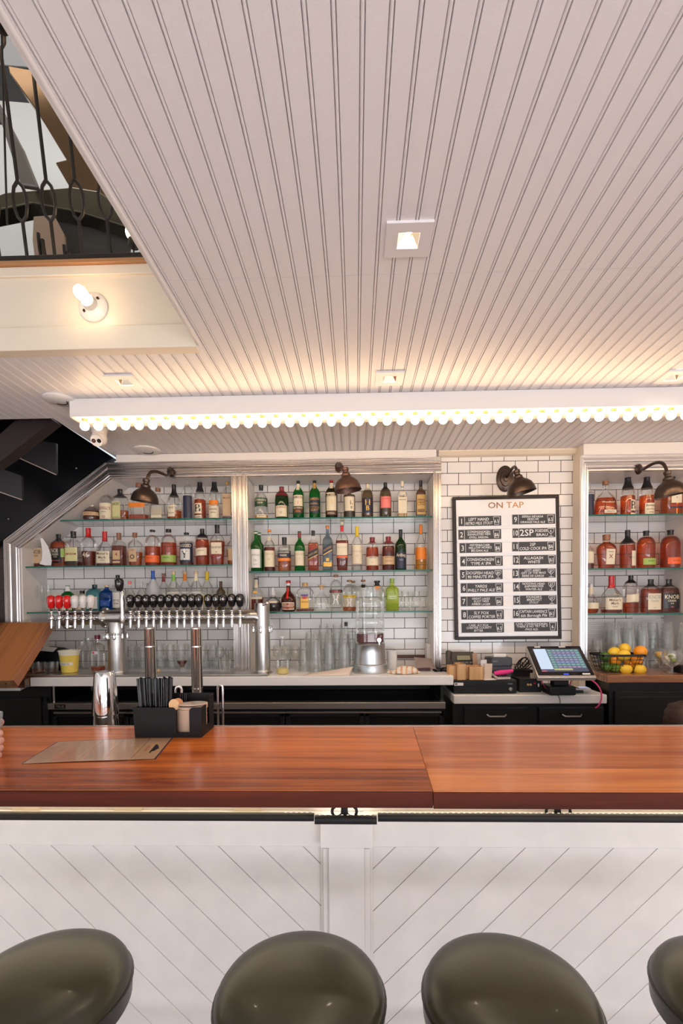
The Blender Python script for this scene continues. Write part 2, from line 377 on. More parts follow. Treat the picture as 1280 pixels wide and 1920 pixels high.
# tile phases: a grout line and a vertical joint read from the photograph
gx, gz = P(501.6, 923.4, 3.5)
TILE = tile_mat('subway_tile_niche', gx-0.076, gz)
gx3, gz3 = P(893, 943-22.0, 3.3)
TILE3 = tile_mat('subway_tile_tap_wall', P(859.5, 920, 3.3)[0], P(860, 930, 3.3)[1])
TILER = tile_mat('subway_tile_right_niche', P(1155, 920, 3.5)[0], P(1150, 918, 3.5)[1])
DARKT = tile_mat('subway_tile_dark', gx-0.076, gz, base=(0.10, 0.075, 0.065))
YN, YT = 3.5, 3.3
XL = PXX(78, YN, 1120)                        # inside face of the left cheek
XTR = PXX(815, YT, 1000)                       # left end of the tap wall
XRC = PXX(1074, YT, 900)                       # right end of the tap wall
XR2 = PXX(1246, YN, 1000)
YB = 3.19                                       # front of the right box
def slab(name, mt, *a):
    mb = MB(); mb.bb(*a, mt); return struct(mb.obj(name, smooth=False))
slab('wall_back', TILE, XL, XTR+.02, YN, YN+.06, 0, CEILZ)
slab('wall_back', TILE3, XTR, XRC+.01, YT, YN+.06, 0, CEILZ)
slab('wall_back', TILER, XRC+.01, 4.0, YN, YN+.06, 0, CEILZ)
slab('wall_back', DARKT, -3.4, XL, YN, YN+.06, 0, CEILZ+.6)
slab('wall_right', WHITE, 4.0, 4.06, -4, 3.56, 0, CEILZ+.03)
slab('wall_left', WHITE, -3.46, -3.4, -4, 2.4, 0, CEILZ+.03)
slab('wall_left', BLACK, -3.46, -3.4, 2.4, 3.56, 0, 4.2)
# street front with three big windows behind the photographer
mb = MB()
for x0, x1 in ((-3.4, -2.9), (-.9, -.5), (1.5, 1.9), (3.9, 4.0)): mb.bb(x0, x1, -4.1, -4.0, 0, CEILZ, WHITE)
for x0, x1 in ((-2.9, -.9), (-.5, 1.5), (1.9, 3.9)):
    mb.bb(x0, x1, -4.1, -4.0, 0, .4, WHITE); mb.bb(x0, x1, -4.1, -4.0, 2.5, CEILZ, WHITE)
struct(mb.obj('wall_front', smooth=False))
for i, (x0, x1) in enumerate(((-2.9, -.9), (-.5, 1.5), (1.9, 3.9))):
    mb = MB()
    for a in ((x0, x0+.05, .4, 2.5), (x1-.05, x1, .4, 2.5), (x0, x1, .4, .45), (x0, x1, 2.45, 2.5)): mb.bb(a[0], a[1], -4.08, -4.02, a[2], a[3], BLACK)
    mb.bb(x0+.05, x1-.05, -4.06, -4.055, .45, 2.45, GLASS)
    struct(mb.obj('window_%d' % (i+1), smooth=False))
# upper storey round the void
UP = mat('upper_white', (0.80, 0.80, 0.78), 0.5)
slab('wall_upper', UP, -3.46, 0.6, 3.5, 3.56, CEILZ+.62, 6.4)
slab('wall_upper', UP, -3.46, -3.4, -4, 3.5, CEILZ+.62, 6.4)
slab('wall_upper', UP, 0.6, 0.66, -4, 3.56, CEILZ+.04, 6.4)
slab('wall_upper', UP, -3.46, .66, -4.06, -4, CEILZ+.04, 6.4)
slab('ceiling_upper', UP, -3.46, .66, -4.06, 3.56, 6.4, 6.45)
ZF = PZ(500, 1.95, 100); ZF0 = PZ(613, YV, 100)
slab('floor_upper', WHITE, -3.4, XE-.02, YV+.06, 2.6, CEILZ+.035, ZF-.01)
slab('floor_upper', WHITE, XE, .6, -4, 3.5, CEILZ+.035, CEILZ+.12)
# fascia of the void: a lower board, a recessed upper board, wood strip
mb = MB(); mb.bb(-3.4, XE-.021, YV-.004, YV+.05, CEILZ-.0015, ZF0, CREAM); struct(mb.obj('trim_2', bevel=.003))
mb = MB(); mb.bb(-3.4, XE-.021, YV+.02, YV+.055, ZF0, ZF-.012, CREAM)
mb.bb(-3.4, XE-.021, YV+.008, YV+.055, ZF-.05, ZF-.012, CREAM); struct(mb.obj('trim_3', bevel=.003))
mb = MB(); mb.bb(-3.4, XE-.021, YV-.005, YV+.12, ZF-.012, ZF+.004, mat('oak_strip', (0.42, 0.20, 0.08), 0.35)); struct(mb.obj('trim_4', bevel=.002))
# cheeks and reveals of the niches
XF0 = P(43, 1140, 3.24)[0]
def frame_pt(px, py, Y=3.24): return P(px, py, Y)
# left niche: outline of the opening at the front
oA = frame_pt(45, 1300); oB = frame_pt(41, 1027); oC = frame_pt(209, 896); oD = frame_pt(812, 890)
mb = MB()
def reveal(p, q, Y0=3.24, Y1=3.5, th=.012):
    d = Vector((q[0]-p[0], q[1]-p[1])).normalized(); n = Vector((-d.y, d.x))*th      # left of travel = outside
    mb.prism([(p[0], Y0, p[1]), (q[0], Y0, q[1]), (q[0]+n.x, Y0, q[1]+n.y), (p[0]+n.x, Y0, p[1]+n.y)], (0, Y1-Y0, 0), WHITE)
reveal((oB[0], 1.09), oB); reveal(oB, oC); reveal(oC, (oD[0], oC[1]))
struct(mb.obj('trim_5', smooth=False))
# fluted metal mouldings
def flute(W, D=.014, n=3):
    pr = [(0, 0), (0, D)]
    k = 5*n
    base = [(.06, 1), (.08, .6), (.11, .6), (.13, 1), (.30, 1.1), (.33, .7), (.36, .7), (.39, 1.1), (.44, .8), (.62, .95), (.65, .6), (.68, .6), (.71, 1.15), (.80, 1.25), (.86, 1.0), (.90, 1.15), (.97, 1.15)]
    for u, v in base: pr.append((u*W, v*D))
    return pr+[(W, D), (W, 0)]
YF = 3.24
TRIMD = brushdir('drawn_aluminium_slope', (0.62, 0.575, 0.555), 0.27, 37.5, .7)
def frame(name, label, path, W, grp=''):
    mb = MB(); mb.sweep(path, flute(W), YF, TRIMM, [TRIMM, TRIMD, TRIMH]); o = mb.obj(name, smooth=False); o['kind'] = 'structure'; return o
Wd = 0.108
# travel so that "right of travel" points into the opening
f1 = [(P(12, 1170, YF)[0], 1.10), P(9, 1014, YF), P(199, 868, YF), (P(826, 866, YF)[0], P(199, 868, YF)[1])]
frame('trim_6', '', f1, Wd)
zt = f1[2][1]
mb = MB(); x0 = P(435, 930, YF)[0]; x1 = P(465, 930, YF)[0]; xm = (x0+x1)/2; zi = zt-Wd
pr = flute(x1-x0, .015)
vs = [];
for u, v in pr:
    ztop = zi+(.5*(x1-x0)-abs(u-.5*(x1-x0)))
    vs.append((x0+u, YF-v, 1.088)); vs.append((x0+u, YF-v, ztop))
k = len(pr); mb.add(vs, [(2*i, 2*i+2, 2*i+3, 2*i+1) for i in range(k-1)]+[tuple(range(0, 2*k, 2))], TRIMM)
mb.bb(x0+.01, x1-.01, YF, YN, 1.088, zi, WHITE)
struct(mb.obj('trim_7', smooth=False))
x2 = P(811.5, 1050, YF)[0]; x3 = P(826, 1050, YF)[0]
mb = MB(); W2 = x3-x2; pr = flute(W2, .014); vs = []
for u, v in pr:
    vs.append((x3-u, YF-v, 1.088)); vs.append((x3-u, YF-v, zt-Wd+.03))
k = len(pr); mb.add(vs, [(2*i, 2*i+2, 2*i+3, 2*i+1) for i in range(k-1)]+[tuple(range(0, 2*k, 2))], TRIMM)
mb.bb(x2, x3, YF, YN-.001, 1.088, zt-Wd, WHITE)
struct(mb.obj('trim_8', smooth=False))
# soffit board above the niches
zfr = zt
mb = MB(); mb.bb(P(217, 860, 3.22)[0], P(818, 860, 3.22)[0], 3.22, YN, zfr-.002, CEILZ-.002, WHITE); struct(mb.obj('trim_9', bevel=.003))
mb = MB(); mb.bb(-1.7, x3, YF, YN, zt-Wd+.004, zfr, WHITE); struct(mb.obj('trim_10'))
# small crown along the tap wall
mb = MB(); zc0 = P(950, 860, YT)[1]
mb.sweep([(XRC, CEILZ), (XTR+.02, CEILZ)], [(0, 0), (0, -0.0)] and [(0, 0), (0, .05), (.008, .05), (.028, .03), (.034, .012), (.034, 0)], YT, CREAM)
mb.v = [(v[0], v[1], 2*CEILZ-v[2] if v[2] > CEILZ else v[2]) for v in mb.v]
struct(mb.obj('trim_11', smooth=False))
# right niche box
XB = P(1086, 1000, YB)[0]; XBi = P(1099.5, 1000, YB)[0]
zbt = P(1100, 856, YB)[1]; zbi = P(1150, 885, YB)[1]
mb = MB(); mb.bb(XRC, XBi, YB+.003, YN, .0, CEILZ-.002, CREAM); struct(mb.obj('wall_box_side', smooth=False))
mb = MB(); mb.bb(XBi, 4.0, YB+.003, YN, zbi, CEILZ-.002, WHITE); struct(mb.obj('wall_box_top', smooth=False))
mb = MB(); mb.bb(XR2, 4.0, YB+.03, YN, 1.088, zbi, WHITE); struct(mb.obj('wall_box_side', smooth=False))
mb = MB(); mb.bb(P(1089, 850, YB)[0], 4.0, YB-.035, YB+.01, zbt, CEILZ-.002, WHITE); struct(mb.obj('trim_12', bevel=.003))
WALUM = brushed('white_aluminium', (0.9, 0.89, 0.9), 0.3, (3, 60, 3), 0.08)
mb = MB(); wv = XBi-XB
mb.sweep([(XB, 1.088), (XB, zbt), (4.0, zbt)], [(u*1.0, v) for u, v in flute(zbt-zbi, .02)], YB, WALUM)
# narrow the upright to its true width
nv = []
for x, y, z in mb.v:
    if x < XB+(zbt-zbi)+.001: x = XB+(x-XB)*wv/(zbt-zbi)
    nv.append((x, y, z))
mb.v = nv
struct(mb.obj('trim_13', smooth=False))
# ---------------------------------------------------------------- stairs in the dark corner
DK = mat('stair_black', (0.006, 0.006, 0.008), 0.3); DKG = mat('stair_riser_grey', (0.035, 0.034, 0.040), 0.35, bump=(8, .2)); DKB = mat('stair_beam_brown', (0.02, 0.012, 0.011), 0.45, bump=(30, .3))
slab('wall_stair', DK, -3.4, XST-.05, 3.36, 3.499, P(10, 1014, YF)[1]+.0, CEILZ+.6) if False else None
st = thing('staircase', 'black staircase rising in the dark corner left of the bottle shelves', 'staircase', (-2.2, 3.2, 0))
def stp(name, pix, Y, dy, mt):
    mb = MB(); pts = []
    for px, py in pix: x, z = P(px, py, Y); pts.append((x+2.2, Y-3.2, z))
    mb.prism(pts, (0, dy, 0), mt); return mb.obj(name, st, smooth=False)
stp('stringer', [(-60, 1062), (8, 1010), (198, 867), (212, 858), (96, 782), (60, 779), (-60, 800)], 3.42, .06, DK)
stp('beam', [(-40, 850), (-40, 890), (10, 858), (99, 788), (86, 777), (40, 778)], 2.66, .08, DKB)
for pix in ([(10, 847), (48, 822), (105, 831), (105, 889)], [(-30, 868), (0, 878), (40, 892), (41, 936), (-30, 912)]):
    a = stp('riser', pix, 3.10, .02, DKG)
    q = sorted(pix, key=lambda p: p[0])
for a, b in (((10, 847), (105, 890)), ((-30, 912), (41, 937))):
    mb = MB(); p0 = P(*a, 3.09); p1 = P(*b, 3.09)
    mb.tube([(p0[0]+2.2, -.11, p0[1]), (p1[0]+2.2, -.11, p1[1])], .004, mat('pale_edge', (0.45, 0.38, 0.36), 0.4), 6); mb.obj('nosing', st)  # pale line along the riser edge
for px, py in ((143, 878), (16, 973)):
    mb = MB(); p0 = P(px, py, 3.41); mb.ball((p0[0]+2.2, .21, p0[1]), .007, STEEL); mb.obj('bolt', st)
# stair void lining above the opening
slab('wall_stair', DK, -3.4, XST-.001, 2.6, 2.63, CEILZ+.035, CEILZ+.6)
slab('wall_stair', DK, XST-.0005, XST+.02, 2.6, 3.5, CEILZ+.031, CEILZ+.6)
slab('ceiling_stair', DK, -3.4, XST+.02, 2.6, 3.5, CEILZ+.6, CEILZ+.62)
slab('wall_stair', DK, -3.4, XST-.03, YN-.04, YN-.001, P(12, 1060, 3.46)[1], CEILZ+.6) if False else None
# ================================================================== CEILING FIXTURES
WARM = (1.0, 0.62, 0.30)
BEM = mat('bulb_glow', (1, .9, .75), 0.4, emit=(1.0, 0.68, 0.38), es=BULB_E)
GOLD = mat('brass_socket', (0.5, 0.33, 0.14), 0.35, .8)
# marquee beam
YM0 = 2.36
xb0 = P(130, 770, YM0)[0]; zb0 = P(700, 771, YM0)[1]
YM1 = 2.50
mb = MB(); mb.bb(xb0, 3.0, YM0, YM1, zb0, CEILZ-.001, WHITE)
tag(mb.obj('light_beam', bevel=.002), 'long white box beam under the ceiling carrying the row of globe bulbs', 'beam')
mb = MB()
mb.lathe([(.0135, 0), (.0135, -.005), (.011, -.008), (.011, -.014)], GOLD, 14); sk = mb
bx0 = P(158.5, 790, 2.39)[0]; bx1 = P(1258, 784, 2.39)[0]; nb = 43
root = thing('globe_bulb', 'round glowing globe bulb in the long row under the white ceiling beam', 'light bulb', (0, 0, 0), group='globe bulbs under the ceiling beam')
sk.obj('socket', root)
mb = MB(); r = .0215; mb.lathe([(.009, -.010), (.010, -.015)]+[(r*math.sin(PI*i/10), -.013-r*(1-math.cos(PI*i/10))) for i in range(3, 10)]+[(1e-4, -.013-2*r)], BEM, 16, cap1=False); mb.obj('globe', root)
for i in range(nb+19):
    loc = (bx0+(bx1-bx0)*i/(nb-1), 2.39, zb0)
    if i == 0: root.location = loc
    else: root.get('x'); q = dup(root, loc)
    (root if i == 0 else q)['label'] = 'glowing globe bulb, %s from the left end of the row under the ceiling beam' % ordinal(i+1)
# recessed downlights
REFL = mat('light_reflector', (.95, .85, .7), .15, 1); LEDM = mat('lamp_glow', (1, .95, .85), .4, emit=(1, .88, .70), es=DOWN_E)
PLATE = mat('fixture_white', (.72, .68, .68), .4)
def downlight(px, py, label):
    x, y = G(px, py, CEILZ); s = .064; h = .03
    t = thing('square_downlight', label, 'light', (x, y, CEILZ-.004), group='square recessed ceiling lights')
    mb = MB()
    for a in ((-s, s, -s, -h), (-s, s, h, s), (-s, -h, -h, h), (h, s, -h, h)): mb.bb(a[0], a[1], a[2], a[3], -.003, .004, PLATE)
    mb.obj('trim_plate', t, smooth=False)
    mb = MB(); a, b = h, .012; z1 = .028
    A = [(-a, -a, 0), (a, -a, 0), (a, a, 0), (-a, a, 0)]; B = [(-b, -b, z1), (b, -b, z1), (b, b, z1), (-b, b, z1)]
    mb.add(A+B, [(0, 1, 5, 4), (1, 2, 6, 5), (2, 3, 7, 6), (3, 0, 4, 7)], REFL); mb.obj('reflector', t, smooth=False, fixn=False)
    mb = MB(); mb.lathe([(.014, .0), (.011, -.006), (.001, -.008)], LEDM, 16, c=(0, -.002, .027)); mb.obj('lamp', t)
    l = bpy.data.lights.new('downlight', 'SPOT'); l.energy = 12; l.spot_size = math.radians(95); l.spot_blend = .6; l.color = (1, .82, .62); l.shadow_soft_size = .02
    o = bpy.data.objects.new('downlight_lamp', l); COL.objects.link(o); o.parent = t; o.location = (0, 0, -.006)
downlight(765, 447, 'square recessed downlight nearest the camera, largest, in the middle of the ceiling')
downlight(730, 708.5, 'square recessed downlight in front of the beam, above the middle niche lamp')
downlight(233, 714.5, 'square recessed downlight left in front of the beam, under the cream fascia')
downlight(1263, 706, 'square recessed downlight at the right edge of the picture in front of the beam')
# round ceiling plates and camera
def disc(px, py, r, label, cat, name, h=.012):
    x, y = G(px, py, CEILZ); mb = MB()
    mb.lathe([(r, 0), (r, -h*.6), (r*.92, -h), (1e-4, -h*1.25)], WHITE, 32, cap1=False)
    mb.tube([(r*.45*math.cos(a), r*.45*math.sin(a), -h*1.2) for a in [i*PI/10 for i in range(0, 9)]], .0025, MATTE, 6)
    o = mb.obj(name); o.location = (x, y, CEILZ); return tag(o, label, cat)
disc(112, 748, .075, 'round white ceiling plate half hidden behind the left end of the light beam', 'ceiling plate', 'ceiling_plate')
disc(275, 843, .085, 'round white ceiling speaker plate above the sloping corner of the bottle shelves', 'ceiling plate', 'ceiling_plate')
x, y = G(186, 800, CEILZ)
t = thing('security_camera', 'white dome security camera on the ceiling behind the first bulbs of the row', 'camera', (x, y, CEILZ))
mb = MB(); mb.lathe([(.05, 0), (.05, -.012), (.043, -.02), (.036, -.055), (.03, -.06)], WHITE, 28); mb.obj('base', t)
mb = MB(); mb.ball((.0, -.005, -.07), .043, WHITE, 24); 
d = Vector((.10, -.85, -.55)).normalized(); cc = Vector((0, -.005, -.07))
sx = d.cross(Vector((0, 0, 1))).normalized()
mb.cyl(cc+d*.030, cc+d*.0445, .032, WHITE, 24); mb.obj('ball_housing', t)
for s, mm_ in ((-1, BLK), (1, mat('camera_lens_glass', (.05, .05, .06), .05))):
    mb = MB(); c0 = cc+sx*s*.0145+d*.0440; mb.cyl(c0, c0+d*.002, .0115, mm_, 16)
    if s == 1: mb.cyl(c0+d*.002, c0+d*.0026, .006, CHROME, 10)
    mb.obj('lens', t)
# fascia bulb holder
x, z = P(176, 577, YV+.02)
t = thing('fascia_lamp', 'white ceramic lampholder with one glowing bulb on the cream fascia', 'light', (x, YV+.02, z))
mb = MB(); mb.lathe([(.058, 0), (.058, .006), (.050, .014), (.028, .026), (.024, .05), (.0, .05)], mat('ceramic', (.8, .76, .7), .2), 32, axis=(0, -1, 0))
for a in (.7, .7+PI): mb.cyl((.036*math.cos(a), -.018, .036*math.sin(a)), (.036*math.cos(a), -.024, .036*math.sin(a)), .006, BRONZE, 10)
mb.obj('lampholder', t)
mb = MB(); mb.lathe([(.014, .048), (.015, .055), (.0215, .075), (.024, .095), (.019, .112), (.001, .12)], BEM, 18, axis=(0, -1, 0)); mb.obj('bulb', t)
# ---------------------------------------------------------------- railing of the upper floor
RI = mat('railing_iron', (.04, .032, .026), .4, .5)
t = thing('iron_railing', 'dark wrought iron railing with ring balusters above the cream fascia', 'railing', (-1.5, YV+.04, ZF))
y0 = 0.02; zr0 = .012
mb = MB(); mb.bb(-1.8, XE-.022+1.5, y0-.05, y0+.03, zr0-.008, zr0+.022, RI); mb.obj('bottom_rail', t, bevel=.002)
mb = MB(); mb.bb(-1.8, XE-.022+1.5, y0-.20, y0-.14, .98, 1.02, RI); mb.obj('top_rail', t, bevel=.004)
def balus(xx, yoff=0.0, r=.0075):
    mb = MB(); k = .175
    def q(h, dx=0): return (xx+dx, y0-.01+yoff-k*h, zr0+h)
    mb.tube([q(.01), q(.16)], r, RI, 6)
    mb.tube([q(.16), q(.18, -.018), q(.21, -.026), q(.25, -.026), q(.28, -.018), q(.30)], r*.85, RI, 6)
    mb.tube([q(.16), q(.18, .018), q(.21, .026), q(.25, .026), q(.28, .018), q(.30)], r*.85, RI, 6)
    mb.tube([q(.30), q(.72)], r, RI, 6)
    mb.tube([q(.72), q(.74, -.018), q(.80, -.026), q(.84, -.018), q(.86)], r*.85, RI, 6)
    mb.tube([q(.72), q(.74, .018), q(.80, .026), q(.84, .018), q(.86)], r*.85, RI, 6)
    mb.tube([q(.86), q(.99)], r, RI, 6)
    mb.obj('baluster', t)
xs0 = P(53, 482, YV+.05)[0]+1.5; stp_ = P(157, 482, YV+.05)[0]-P(105, 482, YV+.05)[0]
for i in range(-6, 4): balus(xs0+i*stp_)
xx = P(262, 482, YV+.05)[0]+1.5
mb = MB()
for i in range(5):
    b0 = P(95+i*24, 484, YV+.25); pts = []
    for k in range(9):
        a = k/8; pts.append((b0[0]+1.5-.10*math.sin(a*PI/2)*(1 if i % 2 else .6), .22, zr0+.02+.28*a*(1-.1*i)))
    mb.tube(pts, .008, RI, 6)
mb.obj('scroll', t)
# lamps standing behind the railing
for px, py, Y, lab in ((250, 436, 2.07, 'glowing bulb on a black stem behind the railing at the edge of the ceiling'), (2, 22, 1.74, 'glowing bulb on a black stem at the top left corner behind the railing')):
    x, z = P(px, py, Y); t2 = thing('stem_bulb', lab, 'light', (x, Y, z))
    mb = MB(); mb.ball((0, 0, 0), .032, BEM, 16, 1.1); mb.obj('bulb', t2)
    mb = MB(); mb.cyl((0, 0, -.03), (0, 0, -.06), .022, RI); mb.cyl((0, 0, -.06), (0, 0, -(z-ZF-.005)), .0035, RI); mb.obj('stem', t2)
# metal and glass seen through the railing
BRZ = mat('polished_bronze', (.20, .12, .065), .16, 1, bump=(4, .25)); OLV = mat('olive_metal', (.16, .14, .10), .22, 1, bump=(5, .3)); GRY = mat('smoked_panel', (.10, .10, .095), .12, .3, bump=(5, .2)); SILV = mat('silver_duct', (.13, .13, .13), .4, .8, bump=(40, .9))
def up(name, label, cat, pix, Y, dy, mt):
    mb = MB(); pts = [(P(px, py, Y)[0], Y, P(px, py, Y)[1]) for px, py in pix]
    mb.prism(pts, (0, dy, 0), mt); return tag(mb.obj(name, smooth=False, bevel=.006), label, cat)
up('bronze_beam', 'polished bronze beam slanting down behind the iron railing', 'beam', [(14, 122), (60, 130), (200, 300), (330, 520), (262, 440), (238, 405), (131, 352), (103, 304), (124, 299), (70, 210), (17, 136)], 2.57, .10, BRZ)
up('bronze_duct', 'olive bronze duct running level behind the railing rings', 'duct', [(-40, 380), (12, 360), (135, 350), (185, 358), (245, 400), (235, 425), (150, 398), (60, 380), (-40, 400)], 2.42, .10, OLV)
up('silver_duct', 'crinkled silver duct at the top of the stair void', 'duct', [(-60, 20), (40, 60), (110, 120), (62, 128), (-60, 118)], 2.70, .2, SILV)
up('smoked_panel', 'dark smoked panel low behind the iron railing', 'panel', [(26, 383), (60, 381), (150, 399), (240, 430), (250, 642), (84, 642), (62, 408), (40, 400)], 2.53, .03, GRY)
up('tan_panel', 'tan panel low behind the left balusters', 'panel', [(62, 405), (100, 402), (120, 440), (132, 612), (80, 612), (60, 450)], 2.38, .02, mat('tan_panel', (.36, .25, .18), .4))
up('grey_post', 'slanted grey metal post at the left edge behind the railing', 'post', [(-60, 215), (0, 225), (38, 345), (70, 350), (40, 275), (-20, 160)], 2.33, .03, mat('grey_metal', (.33, .30, .27), .25, .9, bump=(6, .3)))
# ================================================================== WALL LAMPS
LAMPG = mat('lamp_bronze', (.075, .052, .043), .30, .75, bump=(25, .15))
RUST = mat('lamp_rust', (.12, .065, .05), .40, .65, bump=(50, .3), var=.2)
def shade(mb, c, d, R, H, mt):
    pr = [(.30, -.02), (.36, .02), (.40, .10), (.62, .22), (.82, .42), (.95, .70), (1.0, .98), (1.03, 1.0)]
    inn = [(1.0, .985), (.93, .70), (.80, .44), (.60, .26), (.36, .16), (.0, .14)]
    mb.lathe([(r*R, h*H) for r, h in pr+inn], mt, 36, c, d, cap0=True, cap1=False)
def lamp(label, mount, Ym, arm, Ys, top, tilt, R, H, mt, plate):
    """arm: [(px,py,Y)] neck line; top=(px,py,Y) crown of the shade; tilt=(dx,dy,dz) opening direction"""
    x, z = P(mount[0], mount[1], Ym); o = Vector((x, Ym, z)); t = thing('gooseneck_lamp', label, 'wall lamp', o, group='dark gooseneck lamps over the shelves')
    def L3(p): a = P(p[0], p[1], p[2]); return Vector((a[0], p[2], a[1]))-o
    mb = MB(); plate(mb, mt); mb.obj('wall_plate', t)
    pts = [Vector((0, -.01, 0))]+[L3(p) for p in arm]+[L3(top)]
    # smooth
    for _ in range(2):
        q = [pts[0]]
        for a, b in zip(pts, pts[1:]): q += [a*.75+b*.25, a*.25+b*.75]
        pts = q+[pts[-1]]
    mb = MB(); mb.tube(pts, .0095, mt, 10); mb.obj('gooseneck', t)
    d = Vector(tilt).normalized(); c = L3(top)
    mb = MB(); mb.lathe([(.016, -.03), (.021, -.026), (.021, -.012), (.017, -.008), (.017, 0), (.028, .012), (.028, .028), (.018, .034)], mt, 20, c-d*.010, d); mb.obj('socket_cup', t)
    mb = MB(); shade(mb, c+d*.012, d, R, H, mt); mb.obj('shade', t)
    mb = MB(); mb.ball(c+d*.065, .022, mat('lamp_bulb_off', (.45, .42, .38), .3), 14); mb.obj('bulb', t)
def oval(rx, rz):
    def f(mb, mt): mb.lathe([(1, 0), (1, .008), (.9, .014), (.62, .016), (.58, .022), (.30, .026), (.26, .032), (0, .034)], mt, 32, (0, 0, 0), (0, -1, 0), rx=rx, ry=rz)
    return f
def leaf(mb, mt): mb.lathe([(.034, 0), (.03, .014), (.02, .02), (.014, .03), (0, .03)], mt, 24, (0, 0, 0), (0, -1, 0), rx=.7, ry=1.0)
Yf = YF-.03
lamp('dark gooseneck lamp mounted on the moulding over the left bottle niche', (320, 885), Yf, [(314, 893, 3.13), (303, 887, 3.04), (290, 883, 2.98), (279, 886, 2.95)], 3, (273.5, 910, 2.94), (-.14, .08, -1), .082, .088, LAMPG, leaf)
lamp('rusty brown gooseneck lamp over the middle bottle niche, aimed at the viewer', (634, 876), Yf, [(633, 872, 3.13), (636, 868, 3.03), (641, 874, 2.96)], 3, (648, 889, 2.93), (.12, .02, -1), .082, .088, RUST, leaf)
lamp('dark gooseneck lamp with an oval ribbed plate on the tiles over the ON TAP board', (946, 898), YT, [(957, 884, 3.20), (962, 875, 3.12), (967, 876, 3.03)], 3, (970, 893, 2.98), (.25, .0, -1), .086, .094, LAMPG, oval(.058, .088))
lamp('dark gooseneck lamp reaching right over the right bottle niche', (1196, 880), YB-.02, [(1206, 880, 3.08), (1221, 870, 3.0), (1236, 866, 2.93), (1247, 872, 2.9)], 3, (1252, 896, 2.88), (.18, .04, -1), .084, .092, LAMPG, leaf)
# ================================================================== BAR
ZB = 1.07
YF0 = G(640, 1482, ZB)[1]; YR0 = G(640, 1362, ZB)[1]
PLK = (YR0-YF0)/4
WD, WL = (0.19, 0.030, 0.006), (0.66, 0.175, 0.026)
WBL = wood_mat('bar_wood', WD, WL, PLK, YF0+.0005, seed=3.0, rough=.27, coat=.22, contrast=1.0)
WBR = wood_mat('bar_wood_right', (.34, .078, .018), (.74, .25, .062), PLK*1.02, YF0+.0005, seed=11.0, rough=.27, coat=.22, contrast=1.0)
xj0 = G(812, 1484, ZB)[0]; xj1 = G(774, 1362, ZB)[0]
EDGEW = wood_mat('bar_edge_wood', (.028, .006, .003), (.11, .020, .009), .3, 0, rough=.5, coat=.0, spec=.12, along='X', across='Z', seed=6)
def barslab(name, pts, mt, label):
    mb = MB(); mb.prism([(x, y, ZB-.041) for x, y in pts], (0, 0, .041), mt); t = tag(mb.obj('countertop', bevel=.0015), label, 'bar top'); x0, x1 = min(p[0] for p in pts[:2]), max(p[0] for p in pts[:2]); y = pts[0][1]
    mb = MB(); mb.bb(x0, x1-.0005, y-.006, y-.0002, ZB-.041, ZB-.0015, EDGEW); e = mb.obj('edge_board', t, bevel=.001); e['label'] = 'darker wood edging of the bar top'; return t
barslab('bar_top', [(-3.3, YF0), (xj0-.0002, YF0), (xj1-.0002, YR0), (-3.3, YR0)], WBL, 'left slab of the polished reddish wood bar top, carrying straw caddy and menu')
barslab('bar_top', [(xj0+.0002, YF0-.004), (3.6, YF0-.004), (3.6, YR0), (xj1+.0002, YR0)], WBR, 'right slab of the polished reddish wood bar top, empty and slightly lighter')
mb = MB(); mb.bb(-3.3, 3.6, YR0+.0005, YR0+.012, ZB-.03, ZB+.002, STEELH); tag(mb.obj('edge_strip', smooth=False), 'thin bright steel strip along the back edge of the wooden bar top', 'strip')
# bar front
YP = 1.48; YH = 1.462; YRL = 1.40
zr = PZ(1531, YRL)
bf = thing('panelled_bar', 'white panelled bar front with diagonal boards and a square post', 'bar front', (0, YP, 0))
def bfp(mb, name, **k):
    mb.v = [(a, b-YP, c) for a, b, c in mb.v]; return mb.obj(name, bf, **k)
zu0 = PZ(1588, YH); ztop = ZB-.045
xpl, xpr = P(600, 1560, 1.42)[0], P(699, 1560, 1.42)[0]
xql, xqr = P(616, 1650, 1.435)[0], P(683, 1650, 1.435)[0]
mb = MB(); mb.bb(-3.3, 3.6, YP+.004, YP+.03, 0, ztop, PANEL); bfp(mb, 'backing', smooth=False)
mb = MB(); mb.bb(-3.3, 3.6, 1.27, YP+.02, ZB-.056, ZB-.0425, CREAM); bfp(mb, 'bounce_board', smooth=False)  # added hidden cream board, keeps orange wood bounce off the strip below
mb = MB(); mb.bb(-3.3, xpl+.03, YH, YP+.004, zu0, zr-.018, PANEL); mb.bb(xpr-.03, 3.6, YH, YP+.004, zu0, zr-.018, PANEL); bfp(mb, 'upper_board', bevel=.002)
mb = MB(); mb.bb(xpl, xpr, 1.42, YP, PZ(1591, 1.42), zr-.02, PANEL); bfp(mb, 'post_cap', bevel=.002)
mb = MB(); mb.bb(xql, xqr, 1.435, YP, 0, PZ(1591, 1.42), PANEL); bfp(mb, 'post', bevel=.002)
mb = MB(); mb.bb(xpl+.004, xpr-.004, 1.425, YP, zr+.02, ztop, PANEL); bfp(mb, 'upper_post', bevel=.002)
for s, xe in ((-1, xql), (1, xqr)):
    mb = MB(); a, b = sorted((xe, xe+s*.018)); mb.bb(a, b, 1.450, YP, 0, zu0, PANEL); a, b = sorted((xe+s*.018, xe+s*.026)); mb.bb(a, b, 1.462, YP, 0, zu0, PANEL); bfp(mb, 'post_moulding', bevel=.0015)
